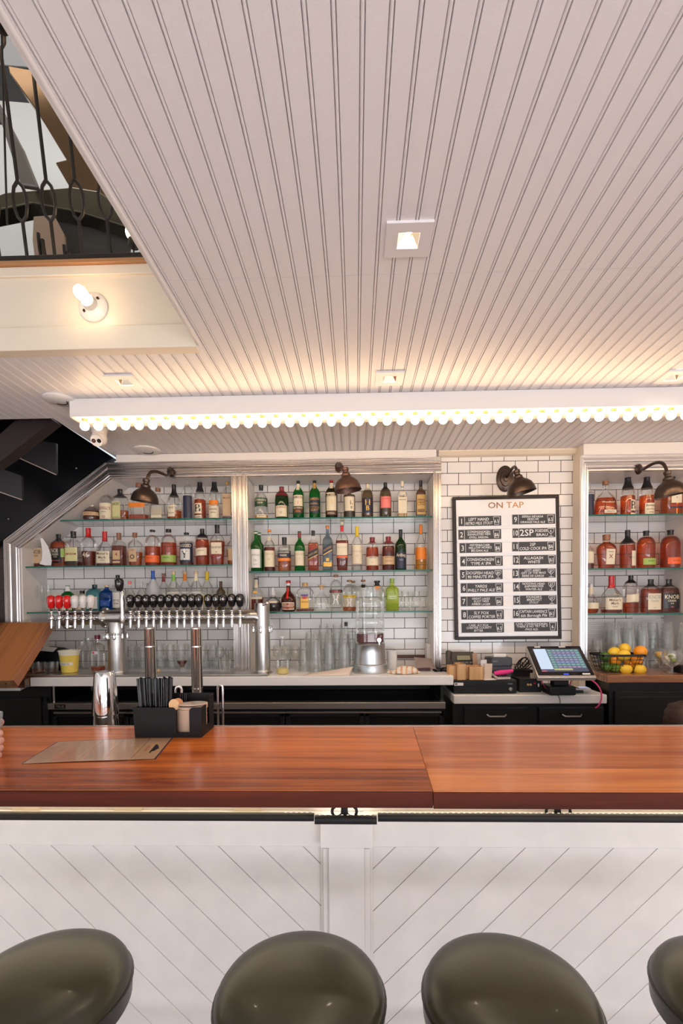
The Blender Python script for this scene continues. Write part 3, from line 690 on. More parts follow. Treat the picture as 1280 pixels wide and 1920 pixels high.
def clip(poly, x0, x1, z0, z1):
    for ax, lim, sg in ((0, x0, 1), (0, x1, -1), (1, z0, 1), (1, z1, -1)):
        out = []
        for i in range(len(poly)):
            a, b = poly[i-1], poly[i]; ia = (a[ax]-lim)*sg >= 0; ib = (b[ax]-lim)*sg >= 0
            if ia != ib: t = (lim-a[ax])/(b[ax]-a[ax]); out.append((a[0]+t*(b[0]-a[0]), a[1]+t*(b[1]-a[1])))
            if ib: out.append(b)
        poly = out
        if not poly: return []
    return poly
def diag(x0, x1, sg, ref):
    """boards at 45 degrees, sg=+1: lines rise to the right"""
    sp_ = .1335; mb = MB(); gp = .0012
    k0 = int(-6/sp_); 
    for k in range(k0, -k0):
        c = ref+k*sp_
        poly = [(c+gp, 0-0), (c+sp_-gp, 0), (c+sp_-gp+sg*1.2, 1.2), (c+gp+sg*1.2, 1.2)]
        q = clip(poly, x0, x1, .02, zu0-.001)
        if len(q) >= 3:
            if sg: mb.prism([(a, YP-.006, b) for a, b in q], (0, .010, 0), PANEL)
    return mb
rx, rz_ = P(640+(445/1.524)-200, 1594, YP)[0], 0
# reference lines: right bay passes (732,1595); left bay passes (575,1595)
a = P(732, 1595, YP); refR = a[0]-a[1]
a = P(578, 1595, YP); refL = a[0]+a[1]
bfp(diag(xqr+.026, 3.6, 1, refR), 'diagonal_boards', bevel=.0015)
bfp(diag(-3.3, xql-.026, -1, refL), 'diagonal_boards', bevel=.0015)
# black light channel under the overhang
def rail(name, x0, x1, y, z, label):
    t = thing(name, label, 'rail', (x0, y, z), group=None)
    mb = MB(); h = .0115
    mb.lathe([(1, 0), (1, x1-x0)], MATTE, 16, (0, 0, 0), (1, 0, 0), rx=h, ry=h, n=3); mb.obj('channel', t)
    mb = MB(); mb.bb(.005, x1-x0-.005, .006, .020, -.008, h-.006, mat('channel_grey', (.12, .12, .10), .4)); mb.obj('tray', t)
    mb = MB(); n = int((x1-x0)/.0165)
    for i in range(0 if x0 > -2 else n-6, n): mb.bb(.01+i*.0165, .01+i*.0165+.006, .011, .017, h-.006, h-.0040, mat('led_chip', (1, 1, .9), .4, emit=(1, .95, .72), es=1.0))
    mb.obj('led_strip', t, smooth=False)
    return t
rail('lit_rail', -3.3, P(588, 1530, YRL)[0]-.001, YRL+.02, PZ(1532, YRL+.02), 'left run of the black lit rail under the bar overhang')
rail('lit_rail', P(590, 1536, 1.37)[0], P(706, 1536, 1.37)[0], 1.37, PZ(1537, 1.37), 'short black lit rail wrapping the square post of the bar front')
rail('lit_rail', P(708, 1530, YRL)[0]+.001, 3.6, YRL+.02, PZ(1532, YRL+.02), 'right run of the black lit rail under the bar overhang')
led = area('led_glow', (-.9, 1.447, .915), (-.9, 1.475, 1.0), 2.6, .01, 4.5, (1, .93, .72)); led2 = area('led_glow', (1.75, 1.447, .915), (1.75, 1.475, 1.0), 2.6, .01, 4.5, (1, .93, .72))
led.name = led2.name = 'led_light'
# hooks under the bar
def hook(px, label, Yh):
    x, zh = P(px, 1526, Yh-.03); t = thing('coat_hook', label, 'hook', (x, Yh-.03, zh+.045)); 
    mb = MB(); mb.bb(-.014, .014, .022, .0295, -.03, .03, MATTE); mb.bb(-.010, .010, -.006, .024, -.012, .0, MATTE); mb.lathe([(.012, -.006), (.009, -.03), (.010, -.045)], MATTE, 14, rx=1.1, ry=.7)
    for s in (-1, 1):
        pts = [(0, 0, -.040)]+[(s*(.020+.016*math.sin(a)), -.004, -.044+.018*(1-math.cos(a))-.010) for a in [i*PI/8 for i in range(0, 7)]]
        mb.tube(pts, .0045, MATTE, 8); mb.ball(pts[-1], .006, MATTE, 10)
    mb.obj('hook', t)
hook(645.5, 'black double hook under the bar top right above the square post', 1.425)
hook(1045, 'black double hook under the right slab of the bar top, away from the post', 1.48)
for px, w_ in ((50, 60), (240, 60), (465, 40)):
    x, z = P(px, 1517, YP); mb = MB(); mb.bb(x-.045, x+.045, YP-.004, YP+.004, z-.01, z+.10, CREAM)
    tag(mb.obj('outlet_plate', bevel=.002), {50: 'cream outlet plate under the far left of the bar top', 240: 'cream outlet plate under the bar top below the menu', 465: 'cream outlet plate under the bar top nearest the post'}[px], 'outlet plate')
# ================================================================== STOOLS
VIN = mat('black_vinyl', (.023, .020, .008), .38, coat=.05, bump=(120, .12)); VINS = mat('black_band', (.018, .016, .015), .35)
def stool():
    t = thing('bar_stool', '', 'stool', (0, 0, 0))
    R = .178; mb = MB()
    pr = [(0, .752-.03)]
    top = [(1e-4, .754), (.05, .7535), (.09, .751), (.125, .746), (.150, .737), (.166, .726), (.174, .714), (R, .702), (R, .698)]
    mb.lathe(list(reversed(top)), VIN, 56, cap0=False, cap1=False); mb.tube([(R*math.cos(a), R*math.sin(a), .697) for a in [i*2*PI/56 for i in range(56)]], .004, VINS, 6, closed=True); mb.obj('cushion', t)
    mb = MB(); mb.lathe([(.0, .655), (R-.006, .655), (R, .660), (R+.001, .695), (R-.004, .697)], VINS, 56, cap0=False); mb.obj('seat_band', t)
    mb = MB(); mb.cyl((0, 0, .03), (0, 0, .655), .028, IRON, 20); mb.obj('pole', t)
    mb = MB(); mb.lathe([(.205, .0), (.205, .008), (.18, .018), (.06, .035), (.03, .06)], IRON, 40); mb.obj('base', t)
    mb = MB(); mb.tube([(.15*math.cos(a), .15*math.sin(a), .28) for a in [i*2*PI/36 for i in range(36)]], .010, IRON, 8, closed=True)
    for k in range(3): a = k*2*PI/3; mb.cyl((0, 0, .28), (.15*math.cos(a), .15*math.sin(a), .28), .007, IRON, 8)
    mb.obj('foot_ring', t); return t
s0 = stool(); sp_ = [(76, 'round black vinyl bar stool cut off by the left edge of the picture'), (562, 'round black vinyl bar stool in front of the square post, left of centre'), (955, 'round black vinyl bar stool right of centre, third from the left'), (1410, 'round black vinyl bar stool only just showing at the right edge of the picture')]
for i, (px, lab) in enumerate(sp_):
    Y = .985; x = P(px, 1800, Y)[0]; d_ = s0 if i == 0 else dup(s0)
    d_.location = (x, Y, 0); d_['label'] = lab; d_['group'] = 'bar stools along the bar front'
# ================================================================== BACK COUNTER
ZW = 1.087; YW = G(640, 1268, ZW)[1]
YW = max(2.95, min(3.08, YW))
xw0 = P(56, 1275, YW)[0]; xw1 = P(850, 1275, YW)[0]
TOPF = mat('counter_top_beige', (.62, .54, .49), .2)
t = thing('back_counter', 'long white quartz worktop under the bottle niches', 'worktop', ((xw0+xw1)/2, YW, ZW))
mb = MB(); mb.bb(xw0, xw1, YW, YN-.001, ZW-.058, ZW, QUARTZ); mb.v = [(a-(xw0+xw1)/2, b-YW, c-ZW) for a, b, c in mb.v]; mb.obj('slab', t, bevel=.004)
# lower counter with the till
ZL = PZ(1304, 2.93); YL = 2.93
xl1 = P(1138, 1310, YL)[0]
mb = MB(); mb.bb(xw1-.005, xl1, YL, YT-.001, ZL-.055, ZL, mat('white_laminate', (.76, .74, .72), .3)); tag(mb.obj('till_counter', bevel=.006), 'lower white laminate worktop carrying the till drawer and screen', 'worktop')
# right wood counter
YC = 2.96; xc0 = P(1138, 1275, YC)[0]
CW = wood_mat('butcher_block', (.20, .075, .035), (.50, .24, .13), .6, 0, seed=5, rough=.25, coat=.3)
mb = MB(); mb.bb(xc0, 3.9, YC, YN-.001, ZW-.046, ZW-.001, CW); tag(mb.obj('wood_counter', bevel=.003), 'brown wood worktop at the right carrying the fruit basket', 'worktop')
# cabinets below
def cab(name, label, x0, x1, y0, y1, z1, parts):
    t = thing(name, label, 'cabinet', ((x0+x1)/2, y0, 0)); o = Vector(((x0+x1)/2, y0, 0))
    mb = MB(); mb.bb(x0, x1, y0, y1, 0.08, z1, BLACK); mb.v = [tuple(Vector(v)-o) for v in mb.v]; mb.obj('body', t, smooth=False, bevel=.003)
    for kind, a, b, c, d in parts:
        mb = MB(); mb.bb(a, b, y0-.018, y0-.0005, c, d, BLACK); mb.bb(a+.03, b-.03, y0-.019, y0-.012, c+.03, d-.03, BLACK) if kind == 'door' else None
        mb.v = [tuple(Vector(v)-o) for v in mb.v]; dd = mb.obj(kind, t, smooth=False, bevel=.003)
        if kind == 'drawer':
            xm_ = (a+b)/2; zm = PZ(1345, y0-.02, 900) if False else d-.045
            mb = MB()
            for s in (-1, 1): mb.bb(xm_+s*.058-.012, xm_+s*.058+.012, y0-.024, y0-.018, zm-.006, zm+.020, IRON)
            mb.tube([(xm_-.058, y0-.028, zm+.004), (xm_-.045, y0-.042, zm-.004), (xm_+.045, y0-.042, zm-.004), (xm_+.058, y0-.028, zm+.004)], .005, STEELH, 8)
            mb.v = [tuple(Vector(v)-o) for v in mb.v]; mb.obj('handle', dd)
    return t
YCB = 3.0
dx = lambda px, Y=YCB: P(px, 1340, Y)[0]
zd = PZ(1327, 2.97)
cab('drawer_cabinet', 'black cabinet with two handled drawers under the till worktop', P(848, 1340, 2.98)[0], P(1130, 1340, 2.98)[0], 2.98, 3.28, ZL-.056, [('drawer', dx(870, 2.96), dx(990, 2.96), zd-.16, zd), ('drawer', dx(1010, 2.96), dx(1132, 2.96), zd-.16, zd), ('drawer', dx(870, 2.96), dx(990, 2.96), .12, zd-.18), ('drawer', dx(1010, 2.96), dx(1132, 2.96), .12, zd-.18)])
cab('wood_top_cabinet', 'worn black cabinet under the brown wood worktop at the right', P(1141, 1340, 2.99)[0], 3.8, 2.99, YN-.02, ZW-.048, [('door', dx(1153, 2.97), dx(1153, 2.97)+.70, .12, PZ(1297, 2.97, 1200)), ('door', dx(1153, 2.97)+.72, 3.7, .12, PZ(1297, 2.97, 1200))])
cab('left_cabinet', 'black panelled cabinet at the far left under the wooden flap', -2.6, P(97, 1340, 3.02)[0], 3.02, YN-.02, ZW-.07, [('door', -2.55, -2.02, .12, PZ(1308, 3.0, 60)), ('door', -2.0, P(88, 1340, 3.0)[0], .12, PZ(1308, 3.0, 60))])
# back bar refrigerator
x0, x1 = P(92, 1322, 2.98)[0], P(834, 1322, 2.98)[0]; o = Vector(((x0+x1)/2, 3.0, 0))
zt1, zt0 = PZ(1317, 2.97), PZ(1329, 2.97)
t = thing('bar_fridge', 'long black undercounter bar fridge with a steel front rail', 'fridge', o)
def fp(mb, name, **k): mb.v = [tuple(Vector(v)-o) for v in mb.v]; return mb.obj(name, t, **k)
mb = MB(); mb.bb(x0+.02, x1-.02, 3.04, YN-.02, .08, zt1-.004, BLACK); fp(mb, 'body', smooth=False)
mb = MB(); mb.bb(x0, x1, 2.965, 3.03, zt0, zt1, STEELH); fp(mb, 'front_rail', bevel=.002)
mb = MB(); mb.bb(x0+.045, x0+.115, 2.9635, 2.9649, zt0+.006, zt1-.006, BLK)
nm = STEELH; put_text(mb, 'TRUE', x0+.08, (zt0+zt1)/2, .016, nm, lambda u, v: (u, 2.963, v)); fp(mb, 'badge', smooth=False)
n = 5; wdr = (x1-x0)/n
GLD = mat('dark_glass_door', (.01, .01, .011), .06)
for i in range(n):
    a = x0+i*wdr; mb = MB()
    for q in ((a+.005, a+.03, .14, zt0-.02), (a+wdr-.03, a+wdr-.005, .14, zt0-.02), (a+.005, a+wdr-.005, zt0-.055, zt0-.012), (a+.005, a+wdr-.005, .12, .16)): mb.bb(q[0], q[1], 3.0, 3.04, q[2], q[3], BLK)
    mb.bb(a+.03, a+wdr-.03, 3.015, 3.03, .16, zt0-.05, GLD)
    fp(mb, 'door', bevel=.002)
mb = MB(); mb.bb(x0+.02, x1-.02, 2.99, 3.04, zt0-.032, zt0-.022, STEELH); fp(mb, 'door_rail')
mb = MB(); mb.cyl((P(101, 1300, 3.0)[0], 3.0, zt1), (P(101, 1300, 3.0)[0], 3.0, ZW-.058), .008, STEELH, 10); tag(mb.obj('steel_support'), 'thin steel upright between the bar fridge and the left end of the quartz worktop', 'support')
mb = MB(); mb.bb(x1-.02, x1+.0, 3.02, YN-.02, zt1, ZW-.06, BLACK); tag(mb.obj('side_board'), 'black board closing the right end of the gap above the bar fridge', 'board')
mb = MB(); mb.bb(x0+.03, x1-.03, 3.44, 3.46, zt1, ZW-.06, BLACK); tag(mb.obj('back_board'), 'black board at the back of the gap above the bar fridge', 'board')
# underbar ledge behind the bar (sink deck)
mb = MB(); mb.bb(-3.0, 3.3, YR0+.03, YR0+.43, .80, .84, STEELH); tag(mb.obj('sink_deck', bevel=.004), 'steel sink deck hidden behind the wooden bar top', 'sink deck')
# ================================================================== GLASS SHELVES
def shelf(label, x0, x1, y0, y1, z, slant=None):
    t = thing('glass_shelf', label, 'shelf', ((x0+x1)/2, y0, z), group='green edged glass shelves'); o = Vector(((x0+x1)/2, y0, z))
    mb = MB(); s0 = slant or 0
    mb.prism([(x0-o.x, .002, -.009), (x1-o.x, .002, -.009), (x1-o.x, y1-y0, -.009), (x0-o.x, y1-y0, -.009)], (0, 0, .009), clear('shelf_glass', (.90, .955, .94), dif=.03, dcol=(.7, .85, .8))); mb.obj('pane', t, smooth=False)
    mb = MB(); mb.bb(x0-o.x, x1-o.x, 0, .002, -.0095, 0, EDGE); mb.obj('polished_edge', t, smooth=False)
YS0 = 3.27; xm0 = P(435, 930, YF)[0]+.008; xm1 = P(465, 930, YF)[0]-.008
zsA = [PZ(972.5, YS0, 300), PZ(1059.5, YS0, 300), PZ(1146, YS0, 300)]
zsB = [PZ(969.5, YS0, 640), PZ(1069.5, YS0, 640), PZ(1146.5, YS0, 640)]
zsR = [PZ(966.5, YS0, 1190), PZ(1066, YS0, 1190), PZ(1150, YS0, 1190)]
xin = P(813, 1000, YF)[0]-.001
shelf('top glass shelf of the left niche under the sloping moulding', P(104, 974, YS0)[0], xm0, YS0, YN-.002, zsA[0])
shelf('middle glass shelf of the left niche', P(44, 1063, YS0)[0], xm0, YS0, YN-.002, zsA[1])
shelf('lowest glass shelf of the left niche, behind the tap handles', P(48, 1145, YS0)[0], xm0, YS0+.0, YN-.002, zsA[2])
for i, s in enumerate(('top', 'middle', 'lowest')): shelf('%s glass shelf of the middle niche beside the ON TAP board' % s, xm1, xin, YS0, YN-.002, zsB[i])
for i, s in enumerate(('top', 'middle', 'lowest')): shelf('%s glass shelf of the right niche' % s, XBi+.001, XR2-.001, 3.22, YN-.002, zsR[i])
# ================================================================== BOTTLES
AMB = (.78, .27, .055); AMBD = (.60, .11, .03); AMBR = (.66, .15, .035)
LIQ = {'amber': clear('liquor_amber', (.94, .52, .13), .04, .08, 1.33, (.72, .20, .03), rim=(.60, .14, .02)), 'dark': clear('liquor_dark', (.64, .19, .05), .04, .10, 1.33, (.30, .05, .015), rim=(.25, .03, .01)),
       'red': clear('liquor_red_amber', (.90, .36, .07), .04, .09, 1.33, (.60, .11, .02), rim=(.50, .10, .015)), 'gold': clear('liquor_gold', (.97, .70, .18), .04, .15, 1.33, (.9, .5, .06), rim=(.85, .42, .05)),
       'black': clear('liquor_black', (.10, .03, .02), .04, .5, 1.33, (.03, .010, .007)), 'green': clear('liquor_green', (.75, .85, .15), .04, .3, 1.33, (.45, .60, .06)),
       'orange': clear('liquor_orange', (.98, .52, .08), .04, .35, 1.33, (.9, .33, .02))}
GB = {'clear': clear('bottle_clear', (.955, .965, .96), dif=.015, dcol=(1, 1, 1), ior=1.38), 'green': clear('bottle_green', (.04, .50, .10), dif=.35, dcol=(.01, .16, .03)), 'dgreen': clear('bottle_dark_green', (.05, .22, .06), dif=.5, dcol=(.012, .05, .012)),
      'olive': clear('bottle_olive', (.12, .10, .03), dif=.5, dcol=(.03, .025, .01)), 'blue': clear('bottle_blue', (.03, .22, .75), dif=.45, dcol=(.005, .07, .30)), 'teal': clear('bottle_teal', (.30, .68, .75), dif=.3, dcol=(.10, .36, .42)),
      'grey': clear('bottle_grey', (.42, .50, .56), dif=.25, dcol=(.25, .30, .34)), 'smoke': clear('bottle_smoke', (.45, .36, .24), dif=.2, dcol=(.25, .2, .13)), 'frost': clear('bottle_frosted', (.85, .87, .9), .3, dif=.5, dcol=(.75, .76, .8)),
      'brown': clear('bottle_brown', (.35, .10, .04), dif=.45, dcol=(.09, .02, .01)), 'lime': clear('bottle_lime', (.75, .85, .3), dif=.35, dcol=(.5, .62, .10))}
CC = {'black': (.012, .012, .014), 'red': (.62, .012, .015), 'wood': (.30, .13, .06), 'cork': (.72, .50, .30), 'white': (.85, .83, .80), 'burg': (.22, .02, .03), 'cream': (.78, .68, .50), 'gold': (.55, .33, .10), 'orange': (.85, .24, .02),
      'yellow': (.85, .58, .02), 'blue': (.02, .09, .42), 'silver': (.6, .6, .62), 'green': (.20, .45, .08), 'tan': (.62, .42, .24), 'lgreen': (.33, .47, .10), 'ored': (.85, .13, .02), 'coral': (.90, .22, .20), 'navy': (.02, .025, .06), 'dkred': (.30, .03, .02),
      'grey': (.35, .36, .33), 'dgreen': (.02, .07, .03), 'mid': (.5, .44, .34), 'brown': (.10, .04, .025), 'purple': (.10, .03, .25), 'ylabel': (.66, .62, .30), 'gold2': (.85, .50, .08)}
def cm(k, rough=.45): return mat('print_'+k, CC[k], rough)
# profiles: (radius fraction, height fraction); body ends at entry index marked by height
PR = {
 'std':   [(.90, 0), (1, .02), (1, .58), (.97, .64), (.80, .70), (.50, .755), (.34, .79), (.30, .83), (.30, .97), (.34, .975), (.34, 1)],
 'round': [(.90, 0), (1, .03), (1, .60), (.97, .68), (.86, .76), (.66, .82), (.40, .855), (.30, .87), (.28, .90), (.28, .98), (.33, .985), (.33, 1)],
 'square': [(.95, 0), (1, .015), (1, .60), (.98, .66), (.85, .71), (.52, .76), (.36, .79), (.32, .82), (.32, .98), (.35, .985), (.35, 1)],
 'flat':  [(.93, 0), (1, .02), (1, .62), (.96, .69), (.80, .76), (.50, .81), (.32, .84), (.27, .86), (.27, .985), (.32, .99), (.32, 1)],
 'squat': [(.72, 0), (.90, .04), (1, .16), (1, .30), (.95, .42), (.78, .52), (.50, .60), (.32, .65), (.28, .70), (.28, .97), (.32, .98), (.32, 1)],
 'taper': [(.70, 0), (.78, .03), (.92, .35), (1, .55), (.97, .64), (.80, .71), (.50, .76), (.33, .79), (.29, .82), (.29, .98), (.33, .985), (.33, 1)],
 'taper2': [(.92, 0), (.97, .03), (1, .40), (.96, .46), (.70, .58), (.45, .66), (.32, .72), (.28, .80), (.28, .98), (.31, .985), (.31, 1)],
 'wine':  [(.93, 0), (1, .02), (1, .52), (.90, .60), (.66, .70), (.46, .78), (.38, .84), (.36, .97), (.42, .975), (.42, 1)],
 'vodka': [(.92, 0), (1, .02), (1, .48), (.97, .55), (.80, .63), (.52, .71), (.34, .77), (.27, .84), (.26, .97), (.30, .975), (.30, 1)],
 'bell':  [(.96, 0), (1, .03), (.96, .30), (.88, .46), (.68, .58), (.40, .66), (.26, .70), (.24, .76), (.24, .98), (.28, .99), (.28, 1)],
 'cyl':   [(.96, 0), (1, .02), (1, .70), (.95, .73), (.55, .745), (.36, .76), (.33, .78), (.33, .985), (.36, .99), (.36, 1)],
}
def prad(pr, h):
    for (r0, h0), (r1, h1) in zip(pr, pr[1:]):
        if h0 <= h <= h1: return r0+(r1-r0)*((h-h0)/(h1-h0) if h1 > h0 else 0)
    return pr[-1][0]
def bottle(px, top, base, wpx, kind, glass, liquid, fill, cap, capf, labels, desc, z, group, Y=3.385, dep=1.0, n=2.0, neck=None, name='liquor_bottle', cat='bottle', rz=0.0, capr=1.12, strap=None):
    """labels: list of (z0,z1,half-width fraction,colour,[(text,z,h,colour)]) in fractions of height / radius"""
    x = P(px, base, Y)[0]; H = (base-top)/FPX*(Y-.03); R = wpx/2/FPX*(Y-.02)
    t = thing(name, desc, cat, (x, Y, z+.0006), rz, group)
    pr = PR[kind]
    if neck: pr = [(r if h < .8 else r*neck, h) for r, h in pr]
    seg = 28
    mb = MB(); mb.lathe([(r*R, h*H) for r, h in pr], GB[glass], seg, ry=dep, n=n); mb.obj('glass_body', t)
    if liquid:
        k = .94; hs = [h for r, h in pr if .015 < h < fill]; lp = [(prad(pr, .02)*R*k*.9, .016*H), (prad(pr, .03)*R*k, .03*H)]+[(prad(pr, h)*R*k, h*H) for h in hs if h > .035]+[(prad(pr, fill)*R*k, fill*H)]
        mb = MB(); mb.lathe(lp, LIQ[liquid], seg, ry=dep, n=n); mb.obj('liquid', t)
    if cap:
        c0 = 1-capf; rc = prad(pr, .93)*R*capr
        prof = [(max(prad(pr, c0+capf*i/5), prad(pr, .93))*R*1.04+.0004, (c0+capf*i/5)*H) for i in range(5)]
        if capf < .12: prof = [(rc, c0*H), (rc, H)]
        else: prof = prof[:4]+[(rc, prof[3][1]+.004), (rc, H+.0008)]
        mb = MB(); mb.lathe(prof+[(rc*.85, H+.0016)], cm(cap, .35), 20, ry=1 if dep > .8 or capf < .2 else dep*1.0+.0); mb.obj('cap', t)
    if neck and False: pass
    def surf(u, v, off=.0007):
        rr = prad(pr, min(.999, max(0, v/H)))*R; a = min(.995, abs(u)/max(rr, 1e-4))
        return (u, -(rr*dep*(1-a**n)**(1/n))-off, v)
    for L in labels:
        z0, z1, wf, colr, tx = L[:5]; sl = L[5] if len(L) > 5 else 0.0; ux = L[6] if len(L) > 6 else 0.0
        mb = MB(); nu, nv = 10, 4; vs = []; fs = []
        for j in range(nv+1):
            v = (z0+(z1-z0)*j/nv)*H; rr = prad(pr, v/H)*R
            hw = wf*R
            for i in range(nu+1):
                s = i/nu*2-1; u = ux*R+hw*s; u = max(-rr*.97, min(rr*.97, u)); vv = v+sl*s*H
                vs.append(surf(u, vv))
        for j in range(nv):
            for i in range(nu): a = j*(nu+1)+i; fs.append((a, a+1, a+nu+2, a+nu+1))
        mb.add(vs, fs, cm(colr))
        for q in tx:
            s_, zc, hh, tc_ = q[:4]; wmax = q[4] if len(q) > 4 else 1.75*wf
            put_text(mb, s_, ux*R+(q[5]*R if len(q) > 5 else 0), zc*H, hh*H, cm(tc_), lambda u, v: surf(max(-R*.96, min(R*.96, u)), v+sl*(u-ux*R)/max(wf*R, 1e-4)*H, .0013), maxw=wmax*R)
        mb.obj('label', t, fixn=False)
    return t
GA = ['bottles on the top shelf of the left niche', 'bottles on the middle shelf of the left niche', 'bottles on the lowest shelf of the left niche behind the taps', 'bottles on the top shelf of the middle niche', 'bottles on the middle shelf of the middle niche', 'bottles on the lowest shelf of the middle niche', 'bottles on the top shelf of the right niche', 'bottles on the middle shelf of the right niche', 'bottles on the lowest shelf of the right niche']
def row(z, gi, base, items):
    for it in items:
        kw = it[-1] if isinstance(it[-1], dict) else {}
        a = it[:-1] if kw else it
        px, top, w_, kind, gl, lq, fill, cap, cf, labs, desc = a
        bottle(px, top, base, w_, kind, gl, lq, fill, cap, cf, labs, desc, z, GA[gi], **kw)
SQ = dict(n=6.0, dep=.85); FL = dict(n=3.2, dep=.6)
row(zsA[0], 0, 973, [
 (172.5, 928, 32, 'squat', 'clear', 'dark', .46, 'mid', .10, [(.25, .40, .97, 'tan', [('BOURBON', .33, .05, 'brown')]), (.66, .84, .27, 'cream', [])], 'squat round bottle with a tan band label, far left of the top shelf'),
 (200.5, 914, 26, 'round', 'clear', 'dark', .10, 'wood', .09, [(.07, .58, .95, 'cream', [("RUSSELL'S", .42, .085, 'dkred'), ('RESERVE', .30, .03, 'brown'), ('10', .14, .09, 'dkred')])], 'nearly empty clear bottle with a tall cream label and red lettering'),
 (226, 911, 31, 'flat', 'clear', 'amber', .34, 'black', .24, [(.08, .60, .52, 'ylabel', [('LARCENY', .53, .085, 'black'), ('BOURBON', .12, .045, 'brown')], 0, -.25)], 'flask shaped bottle with a yellow label in the top left row', FL),
 (262, 900, 34, 'square', 'clear', 'red', .16, 'wood', .10, [(.34, .46, .9, 'orange', [])], 'square bottle with an orange band, hidden behind the left lamp shade', SQ),
 (297, 910, 36, 'bell', 'clear', 'amber', .08, 'wood', .10, [(.16, .40, .55, 'mid', []), (.09, .17, .55, 'cream', [])], 'wide bell shaped clear bottle with cork and grey label right of the left lamp', FL),
 (327, 904, 27, 'vodka', 'clear', 'amber', .28, 'black', .32, [(.10, .42, .5, 'cream', [('RYE', .34, .05, 'brown'), ('STRAIGHT', .2, .03, 'brown')], 0, -.1)], 'clear bottle with a long black cap and small cream label, half full'),
 (353, 884, 22, 'std', 'clear', None, 0, 'silver', .05, [(.05, .52, .7, 'navy', [], 0, .15)], 'tall slim clear bottle with a dark blue label among brown spirits'),
 (375.5, 894, 22, 'wine', 'clear', 'red', .50, 'black', .30, [(.16, .40, .6, 'cream', [('B', .29, .20, 'black')], 0, -.1), (.03, .12, .6, 'cream', [("BOOKER'S", .075, .05, 'brown')], 0, -.1)], 'slim bottle of red brown bourbon with a long black neck and a letter B label'),
 (402.5, 894, 22, 'wine', 'clear', 'dark', .06, 'black', .30, [(.05, .33, .85, 'cream', [('BAKER', .26, .04, 'brown'), ('SEVEN', .18, .03, 'brown')]), (.36, .47, .75, 'orange', [])], 'slim nearly empty bottle with a black neck and an orange over cream label'),
 (427, 893, 18, 'square', 'clear', 'dark', .08, 'gold', .16, [(.10, .62, .85, 'tan', [('MELLOW', .52, .04, 'brown')])], 'narrow bottle with gold neck and tan label, right end of the top left shelf', SQ)])
row(zsA[1], 1, 1060, [
 (71, 1004, 24, 'flat', 'clear', 'dark', .16, 'black', .18, [(.14, .66, .92, 'tan', [('KNOB', .53, .13, 'black'), ('CREEK', .40, .06, 'black')])], 'bottle with a tan label half hidden behind the white curved card', FL),
 (111, 997, 30, 'flat', 'clear', 'red', .76, 'black', .21, [(.12, .58, .80, 'black', [('KNOB', .50, .13, 'cream', 1.1, -.2), ('CREEK', .385, .06, 'cream', 1.2, -.1), ('RYE', .31, .045, 'cream'), ('SMALL BATCH', .20, .03, 'coral')], 0, -.1), (.30, .56, .18, 'lgreen', [], 0, .75)], 'full flask with a black rye label and a green strip', FL),
 (139, 992, 26, 'square', 'clear', 'dark', .15, 'black', .18, [(.16, .54, .92, 'ylabel', [('JIM BEAM', .36, .06, 'dkred')]), (.09, .16, .92, 'black', [])], 'square bottle with a yellow green label and a black and red cap', SQ),
 (167, 986, 28, 'taper', 'clear', 'dark', .40, 'red', .23, [(.30, .301, .1, 'cream', [('46', .31, .12, 'cream', .8)])], 'tapered clear bottle with red wax top and a printed 46'),
 (197.5, 993, 29, 'taper2', 'clear', 'dark', .09, 'red', .27, [(.10, .43, .88, 'cream', [("Maker's", .37, .075, 'brown'), ('Mark', .26, .075, 'brown'), ('WHISKY', .18, .03, 'brown')])], 'square shouldered bottle with red wax neck and a cream label, on the left niche shelf', dict(n=4.0, dep=.8)),
 (224, 996, 23, 'square', 'clear', 'dark', .62, 'wood', .19, [(.20, .47, .62, 'tan', [('4', .36, .10, 'dkred')], 0, -.1), (.10, .16, .62, 'tan', [], 0, -.1)], 'square bottle of dark spirit with a wooden cap and a small beige label', SQ),
 (254, 996, 28, 'taper', 'clear', 'amber', .42, 'wood', .13, [(.14, .52, .55, 'tan', [('o', .32, .2, 'brown'), ('SINGLE', .48, .03, 'brown')], 0, -.15)], 'tapered bottle with tan label bearing a dark emblem, on the left niche shelf', dict(n=3, dep=.7)),
 (287, 991, 29, 'round', 'clear', 'red', .54, 'black', .05, [(.10, .29, .97, 'ored', [('BULLEIT', .22, .035, 'dkred')])], 'rounded bottle with a bright orange band label, on the left niche shelf', dict(capr=1.2)),
 (317, 990, 30, 'round', 'clear', 'red', .63, 'black', .08, [(.10, .29, .97, 'lgreen', [('BULLEIT', .22, .035, 'dgreen')])], 'rounded bottle with a green band label, on the left niche shelf', dict(capr=1.2)),
 (350.5, 997, 26, 'cyl', 'clear', 'dark', .10, 'black', .06, [(.10, .68, .97, 'navy', [('RAGGED', .60, .09, 'cream')]), (.17, .50, .70, 'white', [('Y', .33, .22, 'black')])], 'short necked cylinder bottle with a black label and a white oval'),
 (380, 990, 26, 'round', 'clear', 'red', .70, 'black', .22, [(.27, .47, .80, 'cream', [('BUFFALO', .40, .03, 'brown')], .01)], 'rounded amber bottle with a torn cream label and dark foil neck, left niche'),
 (408, 983, 28, 'taper', 'clear', 'red', .60, 'black', .20, [(.28, .56, .72, 'cream', [('Rod & Hull', .45, .06, 'brown'), ('^', .32, .06, 'brown')]), (.22, .27, .78, 'dkred', [])], 'tapered flask with a cream shield label and a red band, in the left niche', dict(n=3, dep=.7)),
 (435, 1000, 20, 'taper', 'clear', 'amber', .5, 'grey', .16, [(.16, .52, .6, 'tan', [])], 'bottle with a tan label tucked behind the upright moulding, middle left shelf')])
